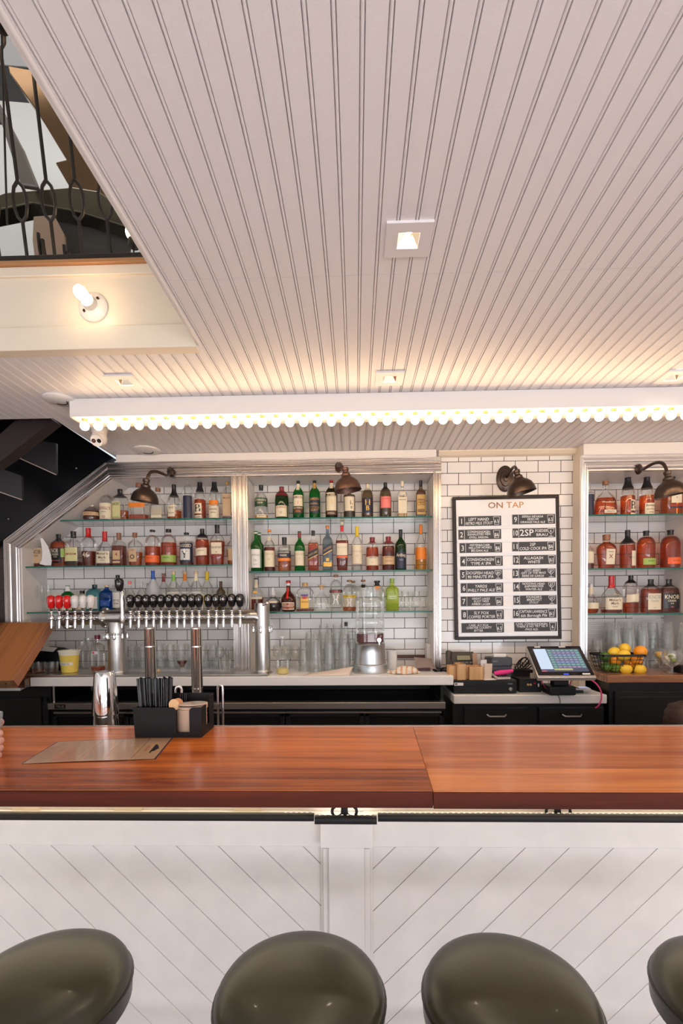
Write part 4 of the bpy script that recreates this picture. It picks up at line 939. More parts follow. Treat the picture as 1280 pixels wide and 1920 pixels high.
row(zsA[2], 2, 1146, [
 (128, 1096, 24, 'std', 'green', None, 0, 'white', .22, [(.06, .5, .9, 'cream', [])], 'green bottle with a white cap behind the red tap handles'),
 (155, 1106, 26, 'std', 'clear', None, 0, 'black', .14, [(.1, .5, .8, 'cream', [])], 'clear bottle with a small dark cap behind the white tap handles'),
 (178.5, 1095, 27, 'round', 'teal', None, 0, 'black', .16, [(.1, .55, .75, 'white', [])], 'pale blue green glass bottle with a black cap behind the last white handle', SQ),
 (201, 1096, 25, 'flat', 'blue', None, 0, 'cork', .07, [(.2, .42, .7, 'blue', [('GIN', .3, .05, 'grey')])], 'deep blue glass bottle with a cork stopper', dict(n=4, dep=.7)),
 (222, 1077, 20, 'cyl', 'clear', None, 0, 'black', .17, [(.1, .52, .9, 'white', [('KETEL', .3, .05, 'black'), ('ONE', .22, .05, 'black')])], 'tall clear bottle with a white label and black cap behind handle 1'),
 (244, 1089, 21, 'vodka', 'clear', None, 0, 'coral', .10, [], 'clear bottle with a pink cap above handle 2'),
 (266, 1091, 20, 'vodka', 'clear', None, 0, 'silver', .12, [], 'clear bottle with a silver stopper above handle 3'),
 (278, 1093, 17, 'vodka', 'clear', None, 0, 'grey', .10, [], 'clear bottle with a grey stopper between handles 3 and 4', dict(Y=3.42)),
 (288, 1067, 23, 'vodka', 'frost', None, 0, 'blue', .23, [(.97, 1.0, .3, 'silver', [])], 'tall frosted bottle with a blue neck', dict(Y=3.335)),
 (308, 1075, 23, 'vodka', 'clear', None, 0, 'wood', .06, [(.78, .93, .3, 'dkred', []), (.1, .3, .8, 'white', [])], 'clear vodka bottle with a wooden cap and dark red neck label', dict(Y=3.43)),
 (326.5, 1071, 26, 'vodka', 'clear', None, 0, 'cork', .07, [(.76, .93, .3, 'green', []), (.44, .48, .9, 'white', [])], 'clear vodka bottle with a green neck label', dict(Y=3.335)),
 (348, 1071, 26, 'vodka', 'clear', None, 0, 'cork', .07, [(.76, .93, .3, 'orange', []), (.44, .48, .9, 'white', [])], 'clear vodka bottle with an orange neck label', dict(Y=3.43)),
 (368.5, 1071, 26, 'vodka', 'clear', None, 0, 'cork', .07, [(.76, .93, .3, 'cream', []), (.44, .48, .9, 'white', [])], 'clear vodka bottle with a cream neck label', dict(Y=3.335)),
 (389, 1072, 25, 'vodka', 'clear', None, 0, 'yellow', .22, [(.2, .4, .8, 'yellow', [])], 'clear vodka bottle with a yellow neck', dict(Y=3.43)),
 (414.5, 1091, 17, 'std', 'smoke', None, 0, 'brown', .22, [(.2, .5, .8, 'tan', [])], 'small bottle with a brown neck above handles 13 and 14')])
row(zsB[0], 3, 971, [
 (490, 904, 25, 'std', 'clear', 'gold', .15, 'black', .14, [(.38, .62, .97, 'dgreen', [("O'BRIEN", .56, .06, 'cream'), ('DEW', .48, .05, 'cream')]), (.07, .16, .70, 'cream', [('IRISH', .12, .04, 'brown')], 0, .15)], 'clear bottle with a dark green label and a little gold whisky'),
 (528.5, 908, 26, 'round', 'dgreen', None, 0, 'burg', .28, [(.09, .42, .95, 'cream', [('REDBREAST', .37, .05, 'dkred'), ('12', .22, .06, 'brown')])], 'squat dark green bottle with a burgundy neck and cream label', dict(neck=1.1)),
 (559.5, 892, 21, 'std', 'green', None, 0, 'black', .14, [(.32, .58, .97, 'cream', [('JAMESON', .53, .055, 'brown'), ('J', .42, .06, 'red')]), (.16, .31, .97, 'brown', [('IRISH WHISKEY', .28, .035, 'cream'), ('TRIPLE', .20, .03, 'orange')]), (.70, .86, .29, 'cream', [])], 'green whisky bottle with a white label over a brown band'),
 (590, 891, 21, 'std', 'green', None, 0, 'black', .14, [(.16, .52, .95, 'navy', [('JAMESON', .48, .055, 'gold'), ('BARREL', .37, .04, 'gold'), ('SELECT', .22, .04, 'gold')]), (.25, .31, .95, 'gold', []), (.72, .86, .29, 'gold', [])], 'green whisky bottle with a navy and gold label'),
 (621.5, 891, 23, 'std', 'olive', None, 0, 'red', .12, [(.20, .62, .97, 'cream', [('JAMESON', .56, .06, 'brown'), ('J', .42, .09, 'yellow')]), (.10, .19, .97, 'brown', [('SPECIAL', .14, .035, 'cream')]), (.72, .86, .29, 'cream', [])], 'dark olive whisky bottle with a yellowish cream label and red cap beside the rusty lamp'),
 (655, 908, 22, 'cyl', 'smoke', 'black', .24, 'wood', .12, [(.24, .66, .97, 'cream', [('i.', .5, .14, 'black', .6, .35), ('s', .36, .10, 'black', .6, .35)])], 'short smoky bottle with a cream label and brush lettering under the rusty lamp'),
 (689, 904, 21, 'round', 'smoke', 'amber', .14, 'cream', .20, [(.16, .58, .97, 'navy', [('H', .46, .16, 'gold2'), ('B', .30, .13, 'gold2')])], 'bottle with a dark label, gold brush characters and a cream cap'),
 (722.5, 903, 22, 'round', 'smoke', 'dark', .36, 'black', .20, [(.29, .60, .97, 'coral', [('KAVALAN', .54, .03, 'dkred')])], 'bottle with a coral red label above dark whisky'),
 (754, 901, 18, 'square', 'clear', 'gold', .14, 'cream', .14, [(.14, .60, .88, 'cream', [('BUSHMILLS', .58, .03, 'brown'), ('ORIGINAL', .5, .03, 'brown')]), (.63, .73, .6, 'cream', []), (.56, .60, .9, 'gold2', [])], 'narrow square bottle with a cream label and gold trim', SQ),
 (788.5, 900, 18, 'square', 'smoke', 'gold', .30, 'black', .16, [(.10, .62, .88, 'gold', []), (.34, .50, .7, 'brown', [('BLACK', .45, .05, 'gold2'), ('BUSH', .38, .05, 'gold2')]), (.16, .24, .7, 'brown', []), (.63, .73, .6, 'brown', [])], 'narrow square bottle with a black and gold label at the right end of the shelf', SQ)])
row(zsB[1], 4, 1070, [
 (487, 994, 19, 'std', 'green', None, 0, 'white', .06, [], 'green bottle standing behind the green bottle with the white label', dict(Y=3.455)),
 (480.5, 993, 21, 'std', 'green', None, 0, 'white', .06, [(.10, .55, .95, 'white', [('LAPHROAIG', .41, .05, 'grey'), ('10', .28, .06, 'grey'), ('ISLAY', .18, .03, 'grey')])], 'green bottle with a big white label at the left end of the middle shelf', dict(Y=3.36)),
 (505.5, 990, 21, 'std', 'clear', 'dark', .58, 'orange', .05, [(.12, .50, .95, 'cream', [('OBAN', .42, .05, 'mid'), ('14', .30, .05, 'mid')]), (.74, .83, .34, 'cream', [])], 'clear bottle with a cream label and an orange topped cork', dict(capr=1.15)),
 (533.5, 1005, 25, 'cyl', 'clear', 'amber', .60, 'black', .22, [(.40, .60, .97, 'navy', [('HIGHLAND', .56, .05, 'cream'), ('PARK', .47, .06, 'cream')]), (.31, .39, .97, 'orange', [])], 'flat shouldered bottle with a black label and a thin orange strip', dict(n=3)),
 (562, 994, 20, 'std', 'green', None, 0, 'burg', .16, [(.15, .51, .95, 'cream', [('GLENLIVET', .43, .05, 'mid'), ('12', .32, .05, 'mid')])], 'green bottle with a cream label and a burgundy and white neck'),
 (587.5, 993, 20, 'square', 'clear', 'red', .70, 'black', .12, [(.36, .52, .97, 'black', [('BLACK LABEL', .44, .05, 'gold')], .06), (.345, .36, .97, 'gold2', [], .06)], 'square bottle of red brown whisky with a slanted black label', SQ),
 (614.5, 984, 19, 'square', 'grey', None, 0, 'orange', .06, [(.42, .57, .97, 'navy', [('JohnWalker', .5, .05, 'gold')], .06), (.40, .42, .97, 'gold2', [], .06), (.11, .20, .97, 'gold2', []), (.22, .29, .3, 'gold2', [])], 'square blue grey bottle with a slanted navy label and gold strip', SQ),
 (641.5, 977, 25, 'taper', 'clear', 'dark', .62, 'cream', .07, [(.32, .56, .80, 'cream', [('MACALLAN', .48, .04, 'mid')]), (.80, .92, .26, 'red', []), (.27, .31, .80, 'ored', [])], 'tall ornate tapered bottle with dark spirit and a red band on its neck', dict(n=3, dep=.8)),
 (669.5, 986, 20, 'std', 'clear', None, 0, 'yellow', .22, [(.16, .58, .95, 'cream', [('MACALLAN', .44, .04, 'mid'), ('12', .34, .05, 'mid')])], 'clear bottle with a long cream label and an amber yellow neck'),
 (698, 1007, 24, 'round', 'clear', 'red', .70, 'burg', .15, [(.16, .42, .96, 'cream', [('ABERLOUR', .39, .035, 'brown'), ('A', .25, .05, 'coral')])], 'squat reddish bottle with a pale label and dark cap', dict(neck=1.3)),
 (728, 1006, 24, 'round', 'clear', 'dark', .72, 'burg', .20, [(.18, .42, .96, 'tan', [('ABERLOUR', .39, .035, 'brown'), ("A'BUNADH", .28, .03, 'brown')])], 'squat darker bottle with a beige label and burgundy cap', dict(neck=1.3)),
 (751, 993, 21, 'std', 'dgreen', None, 0, 'black', .18, [(.05, .45, .95, 'navy', [('Ardbeg', .38, .08, 'cream'), ('TEN', .26, .04, 'grey')])], 'dark green bottle with a black label and white lettering'),
 (789, 984, 21, 'vodka', 'clear', 'gold', .24, 'orange', .20, [(.24, .50, .97, 'orange', [('DALWHINNIE', .46, .03, 'gold')])], 'clear long necked bottle with an orange label at the right end of the middle shelf')])
row(zsB[2], 5, 1146.5, [
 (481, 1083, 26, 'vodka', 'clear', 'dark', .42, 'black', .03, [(.38, .44, .9, 'cream', []), (.55, .62, .28, 'gold2', []), (.72, .95, .28, 'cream', [])], 'clear long necked bottle with a gold crest behind the tap tower'),
 (512, 1101, 31, 'squat', 'clear', 'black', .38, 'silver', .32, [(.36, .44, .6, 'cream', [])], 'ball shaped bottle with black liqueur and a silver cap', dict(neck=.9)),
 (541, 1088, 29, 'squat', 'brown', 'black', .3, 'red', .08, [(.06, .30, .80, 'cream', []), (.08, .28, .74, 'dkred', [('Grand Marnier', .18, .05, 'cream')]), (.84, .92, .28, 'white', []), (.42, .78, .12, 'red', [], 0, -.05)], 'brown bottle with a red ribbon and a red topped white neck'),
 (572, 1093, 34, 'round', 'clear', 'dark', .09, 'gold', .10, [(.12, .55, .45, 'gold2', [('CROWN', .34, .05, 'brown')]), (.46, .60, .40, 'purple', []), (.44, .52, .2, 'red', [])], 'broad clear bottle with a round gold and purple label', FL),
 (603, 1097, 28, 'bell', 'clear', None, 0, 'tan', .16, [], 'bell shaped clear tequila bottle with a ball cork', dict(capr=1.9, n=3, dep=.7)),
 (630, 1078, 25, 'round', 'clear', None, 0, 'wood', .06, [(.51, .59, .97, 'black', [('TEQUILA', .55, .05, 'coral')]), (.18, .50, .85, 'grey', [('}{', .35, .2, 'white')])], 'tall clear bottle with a black and red strip over a grey drawing', dict(capr=1.3)),
 (662.5, 1090, 20, 'round', 'clear', None, 0, 'wood', .06, [], 'clear bottle with a wooden stopper behind the yellow strip bottle', dict(Y=3.455, capr=1.3)),
 (655, 1088, 26, 'round', 'clear', 'amber', .14, 'wood', .06, [(.44, .52, .97, 'yellow', [('ESPOLON', .48, .05, 'black')]), (.16, .43, .8, 'mid', [('}{', .30, .2, 'white')])], 'clear bottle with a yellow strip and amber spirit at the bottom', dict(Y=3.36, capr=1.3)),
 (681, 1088, 24, 'round', 'clear', None, 0, 'wood', .06, [(.74, .84, .3, 'black', [])], 'clear bottle with a wooden stopper just behind the glass drink dispenser', dict(capr=1.3)),
 (707, 1090, 27, 'round', 'clear', None, 0, 'black', .16, [(.70, .82, .3, 'orange', [])], 'clear bottle with a black and orange cap right behind the dispenser top', dict(capr=1.5)),
 (735, 1086, 24, 'square', 'lime', 'green', .22, 'lgreen', .14, [(.36, .50, .8, 'lgreen', [('AGAVE', .45, .05, 'white'), ('TEQUILA', .38, .035, 'white')])], 'square yellow green bottle with a glass stopper right of the dispenser', SQ)])
ZR = 3.34
row(zsR[0], 6, 967, [
 (1104, 903, 16, 'cyl', 'clear', 'dark', .1, None, .1, [(.06, .66, .9, 'navy', [])], 'clear bottle cut off by the left upright of the right niche, dark label', dict(Y=ZR)),
 (1134.5, 900, 41, 'bell', 'clear', 'red', .53, 'wood', .10, [(.10, .19, .55, 'cream', [('RESERVE', .145, .04, 'brown')], 0, .2), (.40, .401, .1, 'cream', [('Woodford', .405, .055, 'cream', 1.3)])], 'broad flask of red brown bourbon with a chipped cork, left in the right niche', dict(Y=ZR, n=3, dep=.55)),
 (1176, 888, 25, 'wine', 'clear', 'red', .49, 'black', .34, [(.13, .38, .42, 'cream', [('B', .26, .2, 'black')], 0, .35), (.02, .08, .45, 'cream', [], 0, .35)], 'slim dark necked bottle with a letter B label, in the right niche', dict(Y=ZR)),
 (1211.5, 888, 25, 'wine', 'clear', 'red', .49, 'black', .34, [(.02, .30, .80, 'cream', [('Bookers', .25, .05, 'brown'), ('BOURBON', .16, .03, 'brown'), ('SEVEN', .09, .03, 'brown')], 0, .15)], 'slim dark necked bottle with a plain cream label, in the right niche', dict(Y=ZR)),
 (1258, 890, 31, 'square', 'clear', 'amber', .62, 'black', .14, [(.30, .50, .6, 'cream', [('^', .42, .06, 'navy')], 0, .1), (.22, .27, .75, 'dkred', [], 0, .1), (.18, .215, .75, 'navy', [], 0, .1)], 'square bottle with a cream shield and red band below the right lamp', dict(Y=ZR, n=6, dep=.8))])
row(zsR[1], 7, 1067, [
 (1103, 1012, 18, 'std', 'clear', 'dark', .2, 'silver', .1, [(.22, .60, .8, 'cream', [])], 'clear bottle with a cream label half hidden by the upright of the right niche', dict(Y=ZR)),
 (1136, 1003, 35, 'taper', 'clear', 'red', .80, 'wood', .16, [(.14, .58, .48, 'cream', [('X', .37, .12, 'dkred'), ('SINGLE', .5, .03, 'brown')], 0, .2)], 'tapered flask with a cream label and dark red pattern, in the right niche', dict(Y=ZR, n=3, dep=.6, neck=1.2)),
 (1175.5, 995, 27, 'std', 'clear', 'red', .62, 'black', .33, [(.08, .46, .40, 'cream', [], 0, .45), (.28, .31, .6, 'black', [], 0, .3)], 'dark bottle with black wax top and an upright cream label, in the right niche', dict(Y=ZR)),
 (1210, 997, 32, 'round', 'clear', 'red', .83, 'black', .12, [(.10, .27, .80, 'lgreen', [('BULLEIT', .2, .035, 'dgreen')], 0, .1)], 'full rounded bottle with a green band label, in the right niche', dict(Y=ZR, capr=1.2)),
 (1255.5, 996, 34, 'round', 'clear', 'red', .83, 'black', .12, [(.11, .28, .80, 'ored', [('BULLEIT', .2, .035, 'dkred')], 0, .1)], 'full rounded bottle with an orange band label, in the right niche', dict(Y=ZR, capr=1.2))])
row(zsR[2], 8, 1151, [
 (1107, 1096, 27, 'squat', 'clear', 'red', .18, 'silver', .12, [(.16, .36, .97, 'cream', []), (.66, .88, .27, 'cream', [])], 'squat nearly empty bottle with a silver stopper, left on the lowest right shelf', dict(Y=ZR)),
 (1145.5, 1082, 34, 'taper2', 'clear', 'dark', .10, 'red', .32, [(.10, .42, .90, 'cream', [("Maker's", .36, .07, 'brown'), ('Mark', .27, .07, 'brown'), ('WHISKY', .18, .03, 'brown')])], 'broad bottle with a red wax neck and cream label, on the lowest right shelf', dict(Y=ZR, n=4, dep=.8)),
 (1181.5, 1081, 27, 'round', 'clear', 'red', .28, 'black', .20, [(.30, .50, .85, 'cream', [], .015)], 'clear half empty bottle with a slanting cream label, on the lowest right shelf', dict(Y=ZR)),
 (1219, 1089, 34, 'flat', 'clear', 'red', .72, 'black', .21, [(.10, .58, .72, 'cream', [('KNOB', .48, .12, 'grey'), ('CREEK', .36, .06, 'grey'), ('100', .16, .04, 'grey')], 0, .12)], 'amber flask with a cream label and grey capitals, on the lowest right shelf', dict(Y=ZR, n=3.2, dep=.6)),
 (1253, 1089, 34, 'flat', 'clear', 'dark', .74, 'black', .21, [(.14, .58, .85, 'black', [('KNOB', .48, .12, 'cream'), ('CREEK', .36, .06, 'cream'), ('RYE', .28, .04, 'cream'), ('100', .18, .04, 'coral')])], 'dark flask with a black label and cream capitals, on the lowest right shelf', dict(Y=ZR, n=3.2, dep=.6))])
# glass stopper
x = P(735, 1082, 3.385)[0]
# white curved card like a sail
mb = MB(); Yc = 3.30; pts = [(73, 1003), (81, 1011), (90, 1025), (95, 1040), (96.5, 1052), (95.5, 1060), (84, 1060), (74, 1057.5), (78, 1050), (79, 1035), (77, 1018)]
zz = zsA[1]+.001
q = []
for px, py in pts: a = P(px, py, Yc); q.append((a[0], Yc, max(zz, a[1])))
mb.prism(q, (0, .003, 0), PAPER); tag(mb.obj('curved_card', smooth=False), 'white curved card shaped like a sail on the left glass shelf', 'card')
# ================================================================== DRAFT TOWER
YTP = 3.08
zp = PZ(1157, YTP, 400); rp = .0455
xA, xB_ = P(116, 1157, YTP)[0], P(478, 1157, YTP)[0]
xm_1, xm_2 = P(221, 1200, 3.12)[0], P(492.5, 1200, 3.12)[0]
ZD = ZW+.0135; o = Vector((xm_1, 3.11, ZD))
tw = thing('draft_tower', 'brushed steel draft beer tower, a long pipe on two thick posts', 'beer tower', o)
def tp(mb, name, **k): mb.v = [tuple(Vector(v)-o) for v in mb.v]; return mb.obj(name, tw, **k)
mb = MB(); mb.cyl((xA, 3.11, zp), (xB_, 3.11, zp), rp, STEELH, 32)
tp(mb, 'pipe')
mb = MB()
mb.lathe([(.060, 0), (.060, .006), (.057, .012)], STEEL, 32, (xm_1, 3.11, ZD)); mb.cyl((xm_1, 3.11, ZD), (xm_1, 3.11, zp-.10), .058, STEEL, 36)
mb.lathe([(.058, 0), (.058, .06), (.052, .10)], STEEL, 36, (xm_1, 3.11, zp-.13))
mb.cyl((xm_1-.045, 3.11, zp), (xm_1+.13, 3.11, zp), .052, STEEL, 32)
tp(mb, 'post')
mb = MB(); mb.lathe([(.064, 0), (.064, .010)], STEEL, 36, (xm_1, 3.11, zp-.125))
for i in range(8):
    a = i*PI/4+.2; c = (xm_1+.064*math.cos(a), 3.11+.064*math.sin(a), zp-.12); mb.ball((c[0], c[1], c[2]+.013), .010, CHROME, 10); mb.ball((c[0], c[1], c[2]-.013), .010, CHROME, 10); mb.cyl((c[0], c[1], c[2]-.012), (c[0], c[1], c[2]+.012), .008, CHROME, 8)
tp(mb, 'clamp_ring')
mb = MB()
for xx in (xm_1-.075, xm_1+.14):
    mb.cyl((xx-.007, 3.11, zp), (xx+.007, 3.11, zp), .068, STEEL, 36)
    for i in range(6):
        a = i*PI/3+.3; mb.ball((xx+.008, 3.11+.058*math.cos(a), zp+.058*math.sin(a)), .009, CHROME, 10)
tp(mb, 'flange')
mb = MB(); rr = .049
mb.cyl((xm_2, 3.11, ZD), (xm_2, 3.11, PZ(1131, 3.10, 500)), rr, STEEL, 36); mb.lathe([(rr+.003, 0), (rr+.003, .006), (rr, .01)], STEEL, 36, (xm_2, 3.11, ZD))
mb.tube([(xB_-.01, 3.11, zp), (xm_2-.035, 3.11, zp), (xm_2-.01, 3.11, zp-.012), (xm_2+.0, 3.11, zp-.05)], .046, STEEL, 28)
tp(mb, 'end_post')
mb = MB(); zc = PZ(1181, 3.1, 490); mb.lathe([(rr+.008, 0), (rr+.008, .007)], STEEL, 36, (xm_2, 3.11, zc))
for i in range(6):
    a = -PI/2+i*PI/3; c = (xm_2+(rr+.012)*math.cos(a), 3.11+(rr+.012)*math.sin(a), zc+.003)
    mb.ball((c[0], c[1], c[2]+.013), .0095, CHROME, 10); mb.ball((c[0], c[1], c[2]-.013), .0095, CHROME, 10); mb.cyl((c[0], c[1], c[2]-.012), (c[0], c[1], c[2]+.012), .007, CHROME, 8)
tp(mb, 'bolt_ring'); mb = MB()
mb.cyl((xm_2+.015, 3.06, PZ(1134, 3.05, 500)), (xm_2+.05, 3.05, PZ(1131, 3.05, 500)), .010, CHROME, 12); mb.ball((xm_2+.045, 3.05, PZ(1131, 3.05, 500)), .014, CHROME, 12)
tp(mb, 'bleed_valve')
mb = MB(); mb.cyl((xA-.012, 3.11, zp), (xA+.004, 3.11, zp), .052, STEELH, 32)
zz_ = zp-.055
mb.lathe([(.001, -.018), (.030, -.016), (.042, -.004), (.042, .008), (.03, .012)], STEELH, 28, (xA+.035, 3.11, zz_)); tp(mb, 'pipe_end')
# ---- taps
HBLK = mat('handle_black', (.010, .010, .012), .12, coat=.6); HRED = mat('handle_red', (.72, .012, .012), .18, coat=.6); HWHT = mat('handle_white', (.80, .76, .74), .2, coat=.5); PRW = mat('print_white', (.9, .9, .88), .5); PRB = mat('print_black', (.02, .02, .02), .5)
hp = [(.010, 0), (.016, .003), (.021, .016), (.0265, .040), (.0275, .056), (.025, .070), (.018, .079), (.008, .0835), (.0005, .0845)]
def hr(h):
    for (r0, h0), (r1, h1) in zip(hp, hp[1:]):
        if h0 <= h <= h1: return r0+(r1-r0)*(h-h0)/(h1-h0)
    return .01
meshes = {}
def faucet(px, num, hm, label, group, yo=0.0, big=False, side=False):
    x = P(px, 1150, 3.04)[0]; t = thing('beer_tap', label, 'beer tap', (x, 3.11-rp, zp+.004), 0, group)
    if 'b' not in meshes:
        mb = MB(); mb.cyl((0, -.001, 0), (0, -.012, 0), .014, CHROME, 16); mb.cyl((0, -.01, 0), (0, -.042, 0), .0085, CHROME, 14); mb.cyl((0, -.020, 0), (0, -.030, 0), .0125, CHROME, 14)
        mb.lathe([(.0085, -.014), (.0145, -.008), (.0155, .002), (.012, .012), (.008, .018)], CHROME, 16, (0, -.048, 0)); mb.cyl((-.021, -.048, -.002), (.021, -.048, -.002), .0065, CHROME, 10); body = mb.obj('faucet_body', t)
        mb = MB(); mb.lathe([(.0095, 0), (.0095, .010), (.0105, .034), (.0075, .052), (.0075, .060)], CHROME, 16, (0, -.048, -.008), (0, -.10, -1)); sp = mb.obj('spout', t)
        mb = MB(); mb.lathe([(.006, .014), (.0095, .020), (.0065, .026), (.0065, .030), (.0125, .036), (.0125, .040), (.008, .045), (.010, .054), (.012, .064)], CHROME, 16, (0, -.048, 0)); fe = mb.obj('ferrule', t)
        meshes['b'] = (body.data, sp.data, fe.data)
    else:
        for n_, d_ in zip(('faucet_body', 'spout', 'ferrule'), meshes['b']): q = bpy.data.objects.new(n_, d_); COL.objects.link(q); q.parent = t
    H0 = .060
    mb = MB(); mb.lathe(hp, hm, 24, (0, 0, 0), cap0=True, cap1=False)
    def fn(u, v): r = hr(min(.084, max(.001, v))); a = min(.97, abs(u)/r); return (u, -r*math.sqrt(1-a*a)-.0006, v)
    if num.isdigit(): put_text(mb, num, -.002 if len(num) > 1 else 0, .052, .019, PRW, fn, maxw=.030)
    else:
        for i, ch in enumerate(num): put_text(mb, ch, -.010, .070-i*.058/len(num), .0085, PRW if hm is HRED else PRB, fn)
    h = mb.obj('handle', t); h.location = (0, -.048, H0)
    if big: 
        h.location = (-.006, -.062, H0+.105); 
        mb = MB(); mb.lathe([(.011, -.10), (.016, -.06), (.013, -.02), (.017, .04), (.012, .07), (.014, .10), (.011, .105)], CHROME, 16, (.006, -.055, H0)); mb.obj('lever', t)
    return t
grp = 'draft beer taps on the steel tower'
xs = [(99.8, 'LAGER', HRED), (114.3, 'ROTATE', HRED), (129.3, 'PRIME', HRED), (143.8, 'LAGER', HWHT), (158.5, 'ROTATE', HWHT), (173, 'PRIME', HWHT)]
pos = ['first, leftmost, red tap', 'second red tap from the left', 'third red tap, beside the white ones', 'white tap next to the red ones', 'middle one of the white taps', 'white tap nearest the steel post']
for (px, s, hm), lb in zip(xs, pos): faucet(px+1.2, s, hm, lb+' with lettering down its handle', grp)
# the left arm carries its first taps beyond the pipe end
faucet(232, '1', HBLK, 'tall tap with a long lever and black handle in front of the left post', grp, big=True)
TL_ = ['first short black tap handle beside the tall one', 'third black tap handle, below the silver stopper', 'fourth black tap handle, just left of the blue necked bottle', 'fifth black tap handle, right below the blue necked bottle', 'sixth black tap handle, below the dark red neck label', 'seventh black tap handle, below the dark red and green neck labels', 'eighth black tap handle, below the green necked bottle', 'ninth black tap handle, below the orange necked bottle', 'tenth black tap handle, between the orange and cream necked bottles', 'eleventh black tap handle, below the cream necked bottle', 'twelfth black tap handle, below the yellow necked bottle', 'thirteenth black tap handle, left below the small brown necked bottle', 'fourteenth black tap handle, right below the small brown necked bottle', 'second last black tap handle, just left of the upright moulding', 'last black tap handle, in front of the upright moulding']
for i, px in enumerate([247.5, 263, 277, 290.6, 304.7, 319.4, 334, 347.5, 362, 375, 392.5, 407, 420.3, 436, 451.3]):
    faucet(px+.5, str(i+2), HBLK, TL_[i]+' on the steel pipe', grp)
# drip tray
xd0, xd1 = P(62, 1262, 3.05)[0], P(506, 1262, 3.05)[0]
PERF, nt, b, N, L = nodes('perforated_steel')
b.inputs['Metallic'].default_value = 1; b.inputs['Roughness'].default_value = .3
tc = N('ShaderNodeTexCoord'); vo = N('ShaderNodeTexVoronoi'); vo.inputs['Scale'].default_value = 110; vo.inputs['Randomness'].default_value = 0; cr = N('ShaderNodeValToRGB'); cr.color_ramp.elements[0].position = .30; cr.color_ramp.elements[1].position = .36; cr.color_ramp.elements[0].color = (.03, .03, .03, 1); cr.color_ramp.elements[1].color = (.6, .58, .56, 1)
L(tc.outputs['Object'], vo.inputs['Vector']); L(vo.outputs['Distance'], cr.inputs['Fac']); L(cr.outputs['Color'], b.inputs['Base Color'])
t = thing('drip_tray', 'long perforated steel drip tray under the beer taps', 'drip tray', (xd0, YW+.004, ZW))
mb = MB(); mb.bb(0, xd1-xd0, 0, .17, .0005, .011, STEELH); mb.obj('tray', t, bevel=.002)
mb = MB(); mb.bb(.008, xd1-xd0-.008, .008, .162, .011, .013, PERF); mb.obj('grate', t)
ZD = ZW+.0135
# ================================================================== GLASSWARE
def gl(name, prof, label=None, thick=None, mt=None, seg=24):
    mb = MB(); mb.lathe(prof, mt or GLASSF, seg, cap0=True, cap1=False); return mb
def pint_profile(): return [(.0285, 0), (.030, .004), (.0445, .146), (.0445, .148), (.0425, .148), (.0285, .012), (.0001, .010)]
pm = None
def mesh_thing(key, builder, name, label, cat, loc, rz=0, group=None, flip=False, parts=None, scale=None):
    if key not in meshes: 
        o_ = builder().obj(name); meshes[key] = o_.data
    else: o_ = bpy.data.objects.new(name, meshes[key]); COL.objects.link(o_)
    o_.location = loc; o_.rotation_euler = (PI if flip else 0, 0, rz)
    if scale: o_.scale = scale
    return tag(o_, label, cat, group)
def pints(px, py_base, Y, n, label, grp, z=None, H=.148, step=.055, key='pint', prof=None, r=1.0):
    x = P(px, 1240, Y)[0]; z = ZW+.001 if z is None else z
    for i in range(n):
        mesh_thing(key, lambda: gl('pint', prof or pint_profile()), 'pint_glass', ('topmost' if i == n-1 else 'bottom' if i == 0 else ordinal(i+1)+' from below')+' '+label, 'glass', (x+random.uniform(-.001, .001), Y, z+H+i*step), random.random(), grp, flip=True)
gp = 'upturned pint glasses stacked beside the drink dispenser'
lab = 'clear pint glass in an upturned stack between the steel post and the dispenser'
for px, Y, n, lb in ((571, 3.22, 2, 'in the leftmost stack'), (591, 3.14, 3, 'in the second front stack from the left'), (617.5, 3.17, 3, 'in the middle front stack'), (645, 3.15, 3, 'in the stack nearest the dispenser'),
               (582, 3.33, 3, 'in the left rear stack'), (607, 3.31, 4, 'in the second rear stack from the left'), (632, 3.32, 4, 'in the third rear stack from the left'), (659, 3.27, 3, 'in the rear stack touching the dispenser')):
    pints(px, 0, Y, n, 'pint glass '+lb+' beside the dispenser', gp)
gp = 'upturned glasses stacked on the wood worktop'
for px, Y, n, lb in ((1119, 3.28, 2, 'left end'), (1141, 3.40, 4, 'left rear'), (1152, 3.285, 4, 'front left'), (1166, 3.40, 4, 'rear middle'), (1178, 3.285, 4, 'front middle'), (1192, 3.40, 4, 'rear right'), (1204, 3.285, 4, 'front right'), (1222, 3.39, 4, 'farthest right rear'), (1250, 3.29, 4, 'behind the goblets'), (1285, 3.11, 4, 'right edge')):
    pints(px, 0, Y, n, 'upturned glass in the %s stack on the wood worktop' % lb, gp)
tum = [(.029, 0), (.030, .004), (.0345, .085), (.033, .085), (.029, .012), (.0001, .010)]
gp = 'tumblers crowded behind the taps'
for row_, (Y, z, px0, px1, n) in enumerate(((3.43, 0, 241, 279, 3), (3.34, 0, 248, 268, 2), (3.43, .088, 241, 279, 3), (3.34, .088, 248, 268, 2), (3.43, 0, 299, 420, 7), (3.34, 0, 302, 406, 6), (3.43, .088, 299, 401, 6))):
    for i in range(n):
        px = px0+(px1-px0)*i/max(1, n-1); x = P(px, 1240, Y)[0]
        mesh_thing('tum', lambda: gl('t', tum), 'tumbler', '%s tumbler from the left in the %s %s %s' % (ordinal(i+1), 'upper' if z else 'lower', 'rear row' if Y > 3.35 else 'front row', 'beside the left steel post' if px0 < 290 else 'between the steel posts'), 'glass', (x, Y, ZW+.001+z+.085), random.random(), gp, flip=True)
